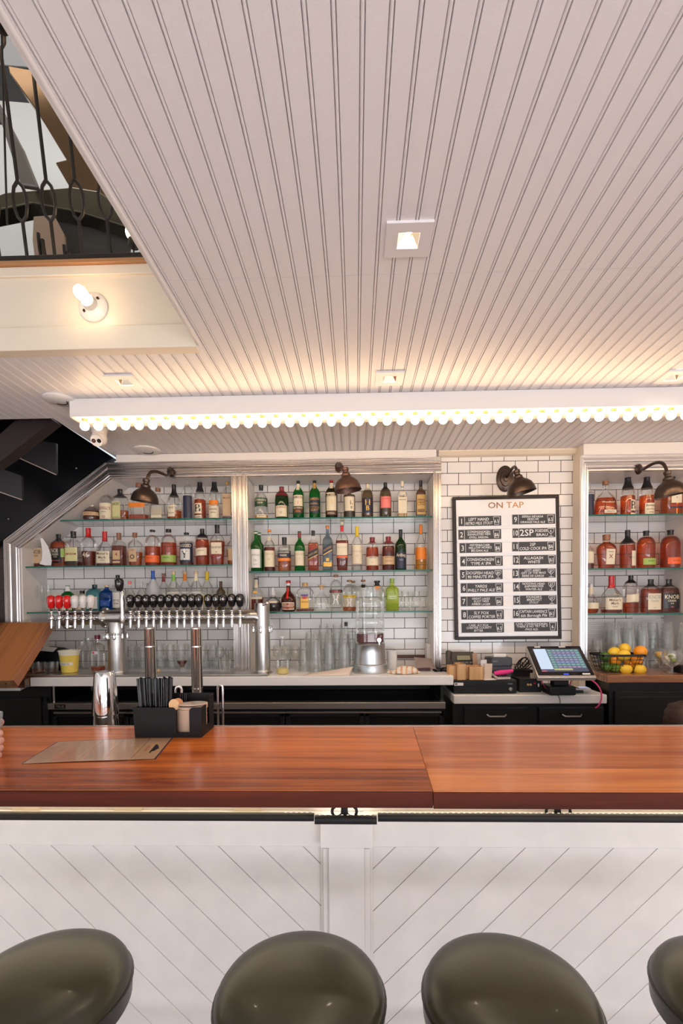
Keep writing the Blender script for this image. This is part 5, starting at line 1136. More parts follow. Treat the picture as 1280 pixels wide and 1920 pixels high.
# rack boards carrying the upper row
for a, b, y_, lb in ((238, 278, 3.36, 'left'), (296, 402, 3.40, 'right')): pass
wine = [(.030, 0), (.029, .003), (.006, .008), (.0045, .012), (.0045, .055), (.012, .062), (.030, .085), (.034, .11), (.027, .15), (.0265, .15), (.033, .11), (.029, .087), (.010, .066), (.0001, .064)]
gp = 'small stemmed glasses between the pillar and the tumblers'
for px, Y in ((412, 3.35), (430, 3.40), (520, 3.42), (540, 3.44), (536, 3.34), (554, 3.35)):
    x = P(px, 1240, Y)[0]; mesh_thing('wine', lambda: gl('w', wine), 'stemmed_glass', {412: 'small stemmed glass right of the tumblers, farther from the upright moulding', 430: 'small stemmed glass right beside the upright moulding behind the taps', 520: 'rear small stemmed glass nearest the right steel post', 540: 'rear small stemmed glass behind the juice bottle', 536: 'front small stemmed glass right behind the juice bottle', 554: 'front small stemmed glass touching the pint stacks'}[px], 'glass', (x, Y, ZW+.001), 0, gp)
# champagne and stemmed glasses left on the low shelf
flute_ = [(.026, 0), (.024, .003), (.004, .008), (.0035, .06), (.010, .075), (.023, .12), (.0225, .19), (.022, .19), (.022, .12), (.008, .078), (.0001, .076)]
for px, Y in ((52, 3.40), (66, 3.38), (80, 3.43), (92, 3.39)):
    x = P(px, 1150, Y)[0]; mesh_thing('flute', lambda: gl('f', flute_), 'champagne_flute', {52: 'first champagne flute from the left end of the low glass shelf', 66: 'second champagne flute on the low glass shelf', 80: 'third champagne flute, farther back on the low glass shelf', 92: 'champagne flute nearest the red tap handles'}[px], 'glass', (x, Y, zsA[2]+.0006), 0, 'champagne flutes on the low shelf')
# jars and jug on the left
def solid_liquid(mt, prof, name, par): mb = MB(); mb.lathe(prof, mt, 24); return mb.obj(name, par)
def jar(px, Y, r, h, label, cat='jar', name='glass_jar', liquid=None, cap=None, neck=.7, z=None):
    x = P(px, 1250, Y)[0]; t = thing(name, label, cat, (x, Y, ZD if z is None else z))
    mb = MB(); mb.lathe([(r*.92, 0), (r, .006), (r, h*.66), (r*.9, h*.78), (r*neck, h*.86), (r*neck, h), (r*neck*.94, h), (r*neck*.94, h*.86)], GLASSF, 28, cap1=False); mb.obj('glass_body', t)
    if liquid: solid_liquid(liquid[0], [(r*.88, .004), (r*.95, .01), (r*.95, liquid[1]*h)], 'liquid', t)
    if cap: mb = MB(); mb.cyl((0, 0, h*.97), (0, 0, h+.02), r*neck*1.08, cap, 24); mb.obj('cap', t)
    return t
jar(184, 3.17, .044, .22, 'clear plastic jug with a dark red cap left of the steel post', 'bottle', 'plastic_jug', (LIQ['red'], .14), cm('burg'), .38)
x, z = P(177.5, 1224, 3.12); mb = MB(); mb.bb(x-.018, x+.018, 3.121, 3.1225, z-.010, z+.010, PAPER); mb.bb(x-.015, x-.004, 3.1195, 3.121, z-.006, z+.006, cm('red')); tag(mb.obj('jug_sticker'), 'small white sticker with a red square on the plastic jug', 'sticker')
jar(156, 3.28, .040, .19, 'clear empty glass jar behind the yellow tub'); jar(167, 3.38, .045, .21, 'taller clear jar farther behind the yellow tub'); jar(196, 3.36, .045, .24, 'clear pitcher behind the plastic jug', 'pitcher', 'pitcher', neck=.9)
# yellow tub
x = P(131, 1260, 3.10)[0]; t = thing('plastic_tub', 'translucent yellow plastic tub with a white rim standing on the drip tray', 'tub', (x, 3.10, ZD))
YEL = clear('tub_yellow', (.9, .75, .3), .2, dif=.92, dcol=(.80, .62, .10)); YUP = mat('tub_rim', (.82, .80, .68), .3)
mb = MB(); mb.lathe([(.044, 0), (.048, .004), (.060, .115)], mat('tub_yellow_solid', (.82, .64, .13), .25), 36, cap1=True); mb.obj('filling', t)
mb = MB(); mb.lathe([(.0605, .115), (.064, .138), (.068, .139), (.068, .146), (.063, .146), (.060, .120)], YUP, 36, cap0=False, cap1=False); mb.obj('rim', t)
mb = MB()
def ft(u, v): r = .0445+.016*v/.115+.0022; a = min(.99, abs(u)/r); return (u, -r*math.sqrt(1-a*a), v)
vs = [ft(-.042+.084*i/12, .052+.018*j) for j in range(2) for i in range(13)]; mb.add(vs, [(i, i+1, i+14, i+13) for i in range(12)], PAPER)
put_text(mb, 'LEMON JUICE', -.012, .061, .006, PRB, lambda u, v: (ft(u, v)[0], ft(u, v)[1]-.0008, v), maxw=.038); put_text(mb, '12', .020, .061, .010, PRB, lambda u, v: (ft(u, v)[0], ft(u, v)[1]-.0008, v)); mb.obj('label', t, fixn=False)
# small cups left
for px, lb, c in ((73, 'low clear tumbler with an amber drink next to the wooden flap', 'amber'), (97, 'low clear tumbler with dark dregs left of the yellow tub', 'dark')):
    x = P(px, 1255, 3.10)[0]; t = thing('low_tumbler', lb, 'glass', (x, 3.10, ZD)); mb = gl('t', [(.036, 0), (.038, .004), (.043, .068), (.041, .068), (.036, .01), (.0001, .008)]); mb.obj('glass_body', t); solid_liquid(LIQ[c], [(.034, .010), (.0375, .028)], 'drink', t)
x = P(388+22, 1255, 3.09)[0]
# dark lump bag behind the cups
x = P(92, 1240, 3.33)[0]; mb = MB(); mb.lathe([(.17, 0), (.18, .03), (.175, .09), (.15, .13), (.09, .155), (.0001, .165)], BLK, 28, (x, 3.36, ZW+.001), rx=1.0, ry=.5, cap1=False); tag(mb.obj('black_bag'), 'rounded black bag behind the low tumblers at the left', 'bag')
mb = MB(); mb.box((x+.02, 3.30, ZW+.150), (.09, .05, .004), PAPER, (.5, .1, 0)); tag(mb.obj('paper_slip'), 'crumpled white slip lying on the black bag', 'paper')
# tulip glass with red drink, rocks glass
x = P(341.5, 1255, 3.10)[0]; t = thing('tulip_glass', 'small flared glass of dark red drink between the chrome posts', 'glass', (x, 3.10, ZD))
mb = MB(); mb.lathe([(.017, 0), (.017, .003), (.012, .008), (.012, .024), (.016, .03), (.039, .078), (.038, .080), (.0375, .078), (.013, .03)], GLASSF, 24, cap1=False); mb.obj('glass_body', t); solid_liquid(mat('red_drink', (.10, .006, .008), .1), [(.014, .032), (.0365, .076), (.0001, .077)], 'drink', t)
x = P(422, 1255, 3.08)[0]; tag_ = gl('r', [(.027, 0), (.029, .004), (.040, .078), (.0385, .078), (.027, .014), (.0001, .012)]).obj('rocks_glass'); tag_.location = (x, 3.08, ZD); tag(tag_, 'small clear rocks glass standing alone on the drip tray near the right chrome post', 'glass')
mb = MB(); mb.cyl((0, 0, 0), (0, 0, .016), .011, cm('tan'), 14, .009); o_ = mb.obj('cork'); o_.location = (P(297, 1258, 3.12)[0], 3.12, ZD); tag(o_, 'small cork standing on the drip tray right of the left chrome post', 'cork')
# juice bottle
x = P(529, 1268, 3.06)[0]; t = thing('juice_bottle', 'clear open bottle with a finger of yellow juice on the worktop', 'bottle', (x, 3.085, ZW+.0005))
mb = MB(); mb.lathe([(.036, 0), (.038, .004), (.039, .115), (.036, .135), (.018, .168), (.013, .19), (.011, .232), (.014, .234), (.014, .242), (.011, .242), (.010, .19)], GLASSF, 28, cap1=False); mb.obj('glass_body', t); solid_liquid(mat('yellow_juice', (.85, .72, .28), .3), [(.036, .003), (.0375, .036)], 'juice', t)
# slim clear bottle behind the pints
jar(649, 3.43, .030, .30, 'tall slim clear bottle with a dark stopper rising behind the pint stacks', 'bottle', 'slim_bottle', None, cm('black'), .36, ZW+.001)
# dispenser
xd = P(694, 1260, 3.14)[0]; t = thing('drink_dispenser', 'square ribbed glass drink dispenser with red punch on a galvanised bucket stand', 'drink dispenser', (xd, 3.16, ZW+.0005))
mb = MB(); mb.lathe([(.112, 0), (.116, .004), (.117, .018), (.108, .050), (.112, .056), (.106, .060), (.100, .13), (.098, .178), (.101, .184), (.097, .188)], GALV, 48, cap1=True); mb.obj('bucket_stand', t)
zb_ = .189; R_ = .089
prof = [(.90, 0), (1.0, .012)]; 
for i in range(4): prof += [(1.0, .02+i*.062+.003), (.975, .02+i*.062+.008), (1.0, .02+i*.062+.013), (1.0, .02+(i+1)*.062)]
prof += [(.97, .282), (.88, .300), (.80, .305), (.80, .355), (.84, .358), (.84, .366), (.78, .366), (.78, .31)]
mb = MB(); mb.lathe([(r*R_*1.04, zb_+h) for r, h in prof], GLASSF, 48, n=3.2, cap1=False)
for a in range(8):
    an = a*PI/4+PI/8; rr_ = R_*1.07; mb.tube([(rr_*math.cos(an)*1.0, rr_*math.sin(an), zb_+.02), (rr_*math.cos(an), rr_*math.sin(an), zb_+.275)], .003, GLASSF, 6)
mb.obj('glass_tank', t)
mb = MB(); mb.lathe([(R_*.90, zb_+.006), (R_*.99, zb_+.014), (R_*.99, zb_+.066), (.001, zb_+.067)], mat('punch', (.13, .012, .018), .08), 40, n=3.2); mb.obj('punch', t)
mb = MB(); c = Vector((.055, -.088, zb_+.028)); mb.cyl(c+Vector((0, .01, 0)), c+Vector((0, -.03, 0)), .012, CHROME, 16); mb.cyl(c+Vector((0, -.022, .002)), c+Vector((0, -.026, -.03)), .008, CHROME, 14); mb.cyl(c+Vector((0, -.022, 0)), c+Vector((.012, -.028, .03)), .006, CHROME, 10); mb.ball(c+Vector((0, 0, 0)), .017, CHROME, 14); mb.obj('tap', t)
# white cup, paper, towel, mugs
x = P(737, 1240, 3.32)[0]; mb = MB(); mb.lathe([(.030, 0), (.033, .006), (.037, .125), (.035, .125)], mat('white_ceramic', (.8, .8, .8), .2), 28, (x-.01, 3.30, ZW+.001)); tag(mb.obj('white_beaker'), 'tall white beaker half hidden behind the galvanised bucket', 'beaker')
def sheet(name, label, pts, mt, lines=0, th=.0008, zf=None):
    """paper sheet from a 2x? grid of (x,y,z)"""
    mb = MB(); 
    nrow = len(pts); ncol = len(pts[0]); vs = [p for r in pts for p in r]; fs = [(j*ncol+i, j*ncol+i+1, (j+1)*ncol+i+1, (j+1)*ncol+i) for j in range(nrow-1) for i in range(ncol-1)]
    mb.add(vs, fs, mt); o_ = mb.obj(name, fixn=False); md = o_.modifiers.new('thick', 'SOLIDIFY'); md.thickness = th; md.offset = 1; return tag(o_, label, 'paper')
a0 = P(566, 1272, YW+.01)[0]; a1 = P(655, 1268, 3.05)[0]
g = []
for j in range(5):
    r_ = []
    for i in range(9):
        u, v = i/8, j/4; x = a0+(a1-a0)*u+.03*v; y = YW+.006+.12*v; z = ZW+.0015+.045*math.sin(min(1, v*1.2)*PI/2)*(u**1.2)*(1 if u < .9 else .9); r_.append((x, y, z))
    g.append(r_)
sheet('printed_sheet', 'curled printed paper sheet lying at the front edge of the quartz worktop', g, mat('pinkish_paper', (.76, .66, .60), .7))
# bar towel
tp_ = (P(757, 1262, 3.07)[0], 3.08, ZW+.002)
TW, nt, b, N, L = nodes('striped_towel'); tc = N('ShaderNodeTexCoord'); wv_ = N('ShaderNodeTexWave'); wv_.inputs['Scale'].default_value = 9; wv_.inputs['Distortion'].default_value = 3; cr = N('ShaderNodeValToRGB'); cr.color_ramp.elements[0].position = .62; cr.color_ramp.elements[1].position = .80; cr.color_ramp.elements[0].color = (.82, .75, .66, 1); cr.color_ramp.elements[1].color = (.75, .42, .24, 1)
L(tc.outputs['Object'], wv_.inputs[0]); L(wv_.outputs['Fac'], cr.inputs['Fac']); L(cr.outputs['Color'], b.inputs['Base Color']); b.inputs['Roughness'].default_value = .9
mb = MB()
for k, (r1, h1, ry_, sw) in enumerate(((.105, .012, .055, 0), (.09, .024, .05, .4), (.07, .038, .042, -.3))):
    vs = []; fs = []; nr, ns = 5, 30
    for j in range(nr+1):
        f_ = j/nr
        for i in range(ns):
            a = 2*PI*i/ns; rr_ = math.sin(f_*PI/2+.001) if j < nr else 1
            wob = 1+.07*math.sin(3*a+k*1.7)+.04*math.sin(7*a+k)
            x_ = r1*rr_*wob*math.cos(a)+.01*k; y_ = ry_*rr_*wob*math.sin(a)
            vs.append((x_*math.cos(sw)-y_*math.sin(sw), x_*math.sin(sw)+y_*math.cos(sw), h1*1.15-(h1*.6)*(f_**3)*1.6+.002*math.sin(9*a)))
    for j in range(nr):
        for i in range(ns): a = j*ns+i; b_ = j*ns+(i+1) % ns; fs.append((a, b_, b_+ns, a+ns))
    mb.add(vs, fs, TW)
o_ = mb.obj('bar_towel'); o_.location = tp_; o_.modifiers.new('thick', 'SOLIDIFY').thickness = .004; tag(o_, 'crumpled white and orange striped bar towel on the worktop right of the dispenser', 'towel')
mb = MB(); x = P(798, 1255, 3.25)[0]; mb.box((x, 3.25, ZW+.045), (.15, .12, .003), clear('plastic_bag', (.8, .7, .68), .15, dif=.35, dcol=(.6, .5, .48)), (.5, .1, .1)); mb.bb(x-.06, x+.02, 3.18, 3.24, ZW+.001, ZW+.022, mat('dark_red_mass', (.05, .006, .01), .2)); tag(mb.obj('plastic_wrap', bevel=.003), 'see through plastic wrap over something dark red at the right end of the quartz worktop', 'plastic bag')
mb = MB(); x = P(826, 1255, 3.16)[0]; mb.tube([(x-.05+.012*i, 3.14+.012*math.sin(i*1.9), ZW+.010+.004*math.cos(i*2.3)) for i in range(12)], .008, BLK, 8); mb.tube([(x-.03+.012*i, 3.15+.012*math.cos(i*1.7), ZW+.022+.003*math.cos(i*1.3)) for i in range(9)], .006, BLK, 8); tag(mb.obj('coiled_cord'), 'bunch of black cord at the right end of the quartz worktop', 'cord')
mb = MB(); x0_, z0_ = P(735, 1228, 3.49); x1_, z1_ = P(804, 1234, 3.49); mb.bb(x0_, x1_, 3.482, 3.499, z1_, z0_, cm('brown')); tag(mb.obj('knife_rail'), 'dark horizontal magnetic strip on the tiles behind the towel', 'rail')
mb = MB(); x0_ = P(806, 1230, 3.44)[0]; mb.bb(x0_-.03, x0_+.004, 3.38, 3.49, ZW+.001, ZW+.165, WHITE); tag(mb.obj('white_box', bevel=.004), 'narrow upright white box in the right corner of the middle niche', 'box')
for i, px in enumerate((759, 780, 805)):
    t = thing('glass_mug', ['left glass mug beside the green bottle', 'middle glass mug on the lowest middle shelf', 'right glass mug by the upright moulding'][i], 'mug', (P(px, 1140, 3.38)[0], 3.38, zsB[2]+.0006), 0, 'glass mugs on the lowest shelf of the middle niche')
    mb = MB(); mb.lathe([(.028, 0), (.032, .006), (.032, .085), (.026, .098), (.026, .125), (.028, .128), (.028, .136), (.025, .136), (.024, .1)], GLASSF, 24, cap1=False); mb.obj('glass_body', t)
    mb = MB(); mb.tube([(.031+.022*math.sin(a), 0, .055-.030*math.cos(a)) for a in [k*PI/8 for k in range(9)]], .0045, GLASSF, 8); mb.obj('handle', t)
# ================================================================== TILL AREA
ZLc = ZL+.0006; Yd = 2.965
xa, xb = P(850, 1290, Yd)[0], P(969, 1290, Yd)[0]; hd = .083
t = thing('cash_drawer', 'black steel cash drawer with a keyhole on the lower white worktop', 'cash drawer', ((xa+xb)/2, Yd, ZLc)); w2 = (xb-xa)/2
mb = MB(); mb.bb(-w2, w2, .004, .30, .004, hd, BLK); mb.obj('case', t, bevel=.003)
mb = MB(); mb.bb(-w2+.002, w2-.006, 0, .006, .008, hd-.008, BLK); mb.bb(-w2+.06, w2*.25, -.0006, .001, .044, .046, MATTE)
mb.bb(-w2+.004, -w2+.060, -.0012, 0, .052, .070, PAPER); mb.bb(-w2+.008, -w2+.024, -.0018, -.001, .058, .066, cm('navy')); mb.obj('front', t, bevel=.001)
mb = MB(); mb.cyl((w2-.040, .001, .030), (w2-.040, -.006, .030), .013, CHROME, 20); mb.cyl((w2-.040, -.006, .030), (w2-.040, -.009, .030), .008, STEEL, 14); mb.bb(w2-.056, w2-.027, -.001, 0, .060, .0635, STEEL); mb.obj('lock', t)
ZT = ZLc+hd+.0006
# bamboo holder
xa, xb = P(842, 1265, 2.99)[0], P(906, 1265, 2.99)[0]; BAM = wood_mat('bamboo', (.50, .25, .10), (.72, .44, .21), .012, 0, rough=.4, along='Z', across='X', coat=.1, seed=9, contrast=.8)
t = thing('bamboo_holder', 'pale bamboo desk organiser with several square wells on the cash drawer', 'organiser', ((xa+xb)/2, 2.98, ZT)); w_ = (xb-xa)
mb = MB(); cells = [(-.5, -.28, .02, .085), (-.28, -.02, .0, .098), (-.02, .08, .03, .085), (.08, .5, .0, .083)]
for a, b_, y_, h_ in cells:
    x0_, x1_ = a*w_, b_*w_; d_ = .10; k_ = .007
    mb.bb(x0_, x1_-.0005, y_, y_+k_, 0, h_, BAM); mb.bb(x0_, x1_-.0005, d_-k_, d_, 0, h_, BAM); mb.bb(x0_, x0_+k_, y_+k_, d_-k_, 0, h_, BAM); mb.bb(x1_-k_, x1_-.0005, y_+k_, d_-k_, 0, h_, BAM); mb.bb(x0_+k_, x1_-k_, y_+k_, d_-k_, 0, .006, BAM)
mb.obj('body', t, smooth=False, bevel=.0015)
# phone
xp = P(868, 1235, 3.16)[0]; PHN = mat('phone_grey', (.035, .03, .028), .4)
t = thing('desk_phone', 'dark grey desk telephone with a pale display behind the bamboo organiser', 'phone', (xp, 3.12, ZT)); 
mb = MB(); mb.box((0, .05, .085), (.15, .02, .15), PHN, (-.45, 0, 0)); mb.bb(-.07, .07, .03, .13, 0, .04, PHN); mb.obj('base', t, bevel=.004)
mb = MB(); mb.box((.004, .045, .118), (.085, .004, .030), mat('lcd_olive', (.25, .24, .15), .3), (-.45, 0, 0)); mb.obj('display', t)
mb = MB()
for i in range(4):
    for j in range(3): mb.box((-.035+i*.026, .028-.013+j*.009, .090-j*.019), (.018, .005, .010), mat('phone_key', (.12, .11, .10), .4), (-.45, 0, 0))
mb.obj('keypad', t)
mb = MB(); mb.tube([(-.095, .02, .02), (-.098, .03, .07), (-.095, .055, .125), (-.085, .08, .150)], [.020, .016, .017, .022], PHN, 14); mb.obj('handset', t)
# receipt printer
xp = P(939, 1245, 3.06)[0]; t = thing('receipt_printer', 'dark blue grey receipt printer with a paper roll end sticking out', 'printer', (xp, 3.05, ZT)); PRN = mat('printer_slate', (.035, .040, .055), .4)
mb = MB(); mb.bb(-.065, .065, .0, .16, .0, .125, PRN); mb.bb(-.066, .066, -.006, .10, .075, .131, PRN); mb.obj('case', t, bevel=.006)
mb = MB(); mb.bb(-.035, .045, .05, .075, .125, .150, PAPER); mb.obj('paper_roll', t, bevel=.003)
mb = MB(); put_text(mb, 'EPSON', -.04, .108, .007, mat('print_grey', (.3, .32, .35), .5), lambda u, v: (u, -.0065, v)); mb.obj('lettering', t, fixn=False)
mb = MB(); mb.tube([(-.055, -.03, .035), (-.02, -.035, .042), (.02, -.033, .045), (.06, -.025, .052)], [.012, .016, .015, .010], mat('pink_cloth', (.78, .04, .25), .7), 12); o_ = mb.obj('pink_cloth'); o_.location = (xp, 3.045, ZT); tag(o_, 'bright pink rolled strip lying in front of the receipt printer', 'cloth')
# pocket calculator / card reader on the drawer
t = thing('calculator', 'small grey calculator lying on the cash drawer in front of the printer', 'calculator', (P(944, 1270, 2.98)[0], 2.975, ZT), .15)
mb = MB(); mb.box((0, .055, .020), (.085, .12, .012), mat('pale_grey_plastic', (.52, .49, .49), .4), (.20, 0, 0)); mb.obj('body', t, bevel=.003)
mb = MB(); 
for i in range(5):
    for j in range(4): mb.box((-.030+i*.015, .015+j*.018, .0195+j*.0037), (.010, .011, .003), BLK, (.20, 0, 0))
mb.box((0, .098, .036), (.07, .022, .003), BLK, (.20, 0, 0)); mb.obj('keys', t)
# papers stack left of printer
for i, (px, c, h_, dy_, lb) in enumerate(((897, (.45, .28, .18), .15, .10, 'brown folded paper standing behind the bamboo organiser'), (908, (.78, .78, .80), .115, .03, 'white folded paper standing between organiser and printer'), (914, (.70, .58, .46), .095, .0, 'kraft paper packet standing left of the printer'))):
    mb = MB(); x = P(px, 1245, 3.05)[0]; mb.box((x, 3.04+dy_, ZT+h_/2), (.030+.01*i, .004, h_), mat('slip_%d' % i, c, .7), (0, .06*(i-1), .2)); o_ = mb.obj('paper_packet'); tag(o_, lb, 'paper')
mb = MB(); x = P(920, 1270, 2.99)[0]; mb.box((x, 3.02, ZT+.002), (.11, .09, .003), PAPER, (0, 0, .2)); tag(mb.obj('receipt'), 'flat white slip under the calculator on the cash drawer', 'paper')
# power conditioner
xp = P(994, 1285, 3.02)[0]; t = thing('power_box', 'small black power box with gold sockets and a red switch beside the cash drawer', 'power box', (xp, 3.02, ZLc))
mb = MB(); mb.bb(-.068, .068, .0, .18, .0, .082, BLK)
for i in range(7):
    for z_ in (.012, .066): mb.bb(-.036+i*.010, -.032+i*.010, -.001, .001, z_, z_+.010, MATTE)
mb.obj('case', t, bevel=.003)
for xx_ in (-.016, .0): mb = MB(); mb.cyl((xx_, 0, .048), (xx_, -.008, .048), .007, cm('gold', .3), 14); mb.obj('socket', t)
mb = MB(); mb.cyl((.026, 0, .056), (.026, -.005, .056), .006, cm('red'), 14); mb.obj('switch', t)
mb = MB(); mb.bb(.046, .054, -.002, 0, .034, .054, PAPER); mb.obj('sticker', t)
# clutter behind: cables
mb = MB(); x = P(980, 1250, 3.2)[0]
for k in range(4): mb.tube([(x+.02*k+.045*math.cos(a+k), 3.215+.015*k, ZT+.03+.05*(1+math.sin(a*1.3+k))/1.2) for a in [i*.5 for i in range(12)]], .004, BLK, 6)
mb.bb(x-.06, x+.07, 3.21, 3.28, ZLc, ZT+.03, BLK)
tag(mb.obj('cable_tangle'), 'tangle of black cables between the printer and the touch screen', 'cables')
mb = MB(); x = P(998, 1262, 3.06)[0]; mb.bb(x-.016, x+.008, 3.03, 3.06, ZLc+.083, ZLc+.115, mat('beige_plug', (.6, .52, .42), .5)); tag(mb.obj('power_plug', bevel=.002), 'beige plug on top of the small black power box', 'plug')
# touch screen
def scr(px, py, Y): a = P(px, py, Y); return Vector((a[0], Y, a[1]))
Yt_, Yb_ = 3.05, 2.84
BL, BR = scr(1009, 1270, Yb_), scr(1119, 1267, Yb_); TL = scr(984, 1211, Yt_)
ux = (BR-BL); ux.z = 0; wS = ux.length; ux.normalize(); uy = (TL-BL); uy.x = 0; hS = uy.length; uy.normalize(); un = ux.cross(uy).normalized()
t = thing('touch_screen', 'black and silver point of sale touch screen tilted back on the lower worktop', 'screen', (BL+ux*wS/2))
o = BL+ux*wS/2
SCRE = MATS
def sp3(u, v, d=0): return ux*(u-wS/2)+uy*v+un*d
def spbox(mb, u0, u1, v0, v1, d0, d1, mt):
    pts = [sp3(u0, v0, d0), sp3(u1, v0, d0), sp3(u1, v1, d0), sp3(u0, v1, d0)]; mb.prism(pts, un*(d1-d0), mt)
SILP = mat('silver_plastic', (.60, .56, .54), .3, .6)
mb = MB(); spbox(mb, 0, wS, 0, hS, -.032, -.004, SILP); mb.obj('back_shell', t, bevel=.005)
mb = MB(); spbox(mb, .006, wS-.006, .018, hS-.004, -.004, .0, mat('glossy_bezel', (.012, .010, .012), .08)); mb.obj('bezel', t, bevel=.001)
def em(n, c, s=1.0): return mat(n, (.01, .01, .01), .2, emit=c, es=s)
mb = MB(); a0_, a1_, b0_, b1_ = .035, wS-.028, .045, hS-.030
spbox(mb, a0_, a1_, b0_, b1_, 0, .0006, em('screen_dark', (.10, .10, .16), .8))
spbox(mb, a0_, a0_+.075, b0_+.02, b1_, .0006, .0009, em('screen_white', (.62, .72, .88), 1.0))
for i in range(7):
    for j in range(8):
        c_ = [('scr_p', (.20, .16, .30)), ('scr_g', (.12, .26, .26)), ('scr_b', (.16, .20, .36))][(i*3+j) % 3 if i not in (0, 6) else 1]
        u_ = a0_+.080+i*(a1_-a0_-.082)/7; v_ = b0_+.030+j*(b1_-b0_-.034)/8
        spbox(mb, u_, u_+.026, v_, v_+.018, .0006, .0009, em(*c_, 1.0)); spbox(mb, u_+.004, u_+.020, v_+.007, v_+.010, .0009, .0011, em('scr_txt', (.55, .6, .65), 1.0))
spbox(mb, a0_+.078, a1_-.09, b0_+.012, b0_+.026, .0006, .0009, em('scr_y', (.55, .55, .20), .9)); spbox(mb, a0_, a0_+.03, b0_, b0_+.010, .0006, .0009, em('scr_r', (.55, .15, .22), .9))
mb.obj('display', t, smooth=False)
mb = MB(); spbox(mb, wS-.075, wS-.030, .020, .032, .0, .0006, PAPER); spbox(mb, .05, .085, hS-.016, hS-.008, 0, .0006, PAPER); spbox(mb, wS-.14, wS-.10, hS-.016, hS-.008, 0, .0006, PAPER); spbox(mb, wS/2-.015, wS/2+.015, .022, .028, 0, .0008, em('blue_led', (.05, .1, 1), 2)); mb.obj('stickers', t, smooth=False)
mb = MB(); zl = ZLc-o.z; mb.bb(-.08, .08, .06, .20, zl, zl+.055, BLK); mb.bb(-.05, .05, .09, .14, zl+.05, zl+.16, BLK); mb.obj('stand', t, bevel=.01)
# pink cable
mb = MB(); PK = mat('pink_cable', (.70, .05, .20), .4)
def cab_(pts, r, mt, name, label):
    mb = MB(); q = []
    for p in pts: a = P(p[0], p[1], p[2]); q.append(Vector((a[0], p[2], a[1])))
    for _ in range(2):
        n_ = [q[0]]
        for a, b_ in zip(q, q[1:]): n_ += [a*.75+b_*.25, a*.25+b_*.75]
        q = n_+[q[-1]]
    mb.tube(q, r, mt, 8); return tag(mb.obj(name), label, 'cable')
cab_([(1014, 1268, 2.96), (1018, 1288, 2.95), (1035, 1296, 2.95), (1058, 1297, 2.95), (1067, 1286, 2.96), (1072, 1272, 2.97)], .0035, PK, 'pink_cable', 'pink cable looping under the left half of the touch screen')
cab_([(1092, 1270, 2.93), (1112, 1276, 2.91), (1126, 1292, 2.90), (1128, 1310, 2.90), (1122, 1324, 2.905), (1116, 1327, 2.92)], .0045, PK, 'pink_cable', 'pink cable hanging over the right corner of the lower worktop')
cab_([(1010, 1276, 2.95), (1024, 1292, 2.94), (1045, 1301, 2.93), (1050, 1312, 2.922), (1050, 1320, 2.922)], .002, BLK, 'black_cable', 'thin black cable running over the edge of the lower worktop')
# card terminal
t = thing('card_terminal', 'grey card payment terminal lying on the lower white worktop', 'card terminal', (P(1084, 1300, 2.99)[0], 2.975, ZLc), -.12)
mb = MB(); mb.box((0, .03, .018), (.135, .07, .024), mat('pale_grey_plastic', (.5, .5, .5), .4), (0, -.05, 0)); mb.obj('body', t, bevel=.008)
mb = MB(); mb.box((-.015, -.005, .012), (.07, .006, .018), BLK); mb.box((.030, .03, .033), (.05, .05, .003), em('term_screen', (.35, .45, .6), .8)); 
for i in range(4):
    for j in range(3): mb.box((-.052+i*.015, .012+j*.018, .030), (.009, .010, .004), [BLK, cm('red'), cm('green'), cm('yellow')][i if j == 1 else 0])
mb.obj('keys', t)
# ================================================================== FRUIT
t = thing('fruit_basket', 'black wire basket full of citrus fruit on the brown wood worktop', 'basket', (0, 0, 0))
f0, f1 = 3.0, 3.17; xb0_, xb1_ = P(1137, 1258, 3.0)[0], P(1214, 1262, 3.0)[0]; ox_ = (xb0_+xb1_)/2; t.location = (ox_, 3.02, ZW+.0008); WI = mat('wire_black', (.012, .012, .014), .35, .3)
wb = (xb1_-xb0_)/2-.02; wt = wb+.024; db = .055; dt = .085; hb = .105; cy_ = .10
bot = [(-wb, cy_-db), (wb, cy_-db), (wb, cy_+db), (-wb, cy_+db)]; top_ = [(-wt, cy_-dt), (wt, cy_-dt), (wt, cy_+dt), (-wt, cy_+dt)]
mb = MB()
for f_ in (0.0, .25, .5, .75):
    q = [(a[0]+(b_[0]-a[0])*f_, a[1]+(b_[1]-a[1])*f_, .003+hb*f_) for a, b_ in zip(bot, top_)]
    for i in range(4): mb.cyl(q[i], q[(i+1) % 4], .0017, WI, 6)
for i in range(4):
    a, b_ = bot[i], bot[(i+1) % 4]; c_, d_ = top_[i], top_[(i+1) % 4]; n_ = 6 if i % 2 == 0 else 4
    for k in range(n_): f_ = k/n_; mb.cyl((a[0]+(b_[0]-a[0])*f_, a[1]+(b_[1]-a[1])*f_, .003), (c_[0]+(d_[0]-c_[0])*f_, c_[1]+(d_[1]-c_[1])*f_, hb), .0017, WI, 6)
for k in range(1, 7): x_ = -wb+2*wb*k/7; mb.cyl((x_, cy_-db, .003), (x_, cy_+db, .003), .0017, WI, 6)
mb.obj('wire_body', t)
mb = MB()
for i in range(4):
    a, b_ = top_[i], top_[(i+1) % 4]
    lo = (min(a[0], b_[0])-.003, max(a[0], b_[0])+.003, min(a[1], b_[1])-.003, max(a[1], b_[1])+.003); mb.bb(lo[0], lo[1], lo[2], lo[3], hb-.002, hb+.012, WI)
mb.obj('rim', t)
LEM = mat('lemon_skin', (.90, .58, .04), .38, bump=(250, .35), var=.06); ORG = mat('orange_skin', (.92, .34, .015), .4, bump=(250, .4), var=.06); LIM = mat('lime_skin', (.06, .16, .015), .35, bump=(250, .35), var=.4); LM2 = mat('lime_light', (.17, .30, .03), .35, bump=(250, .35))
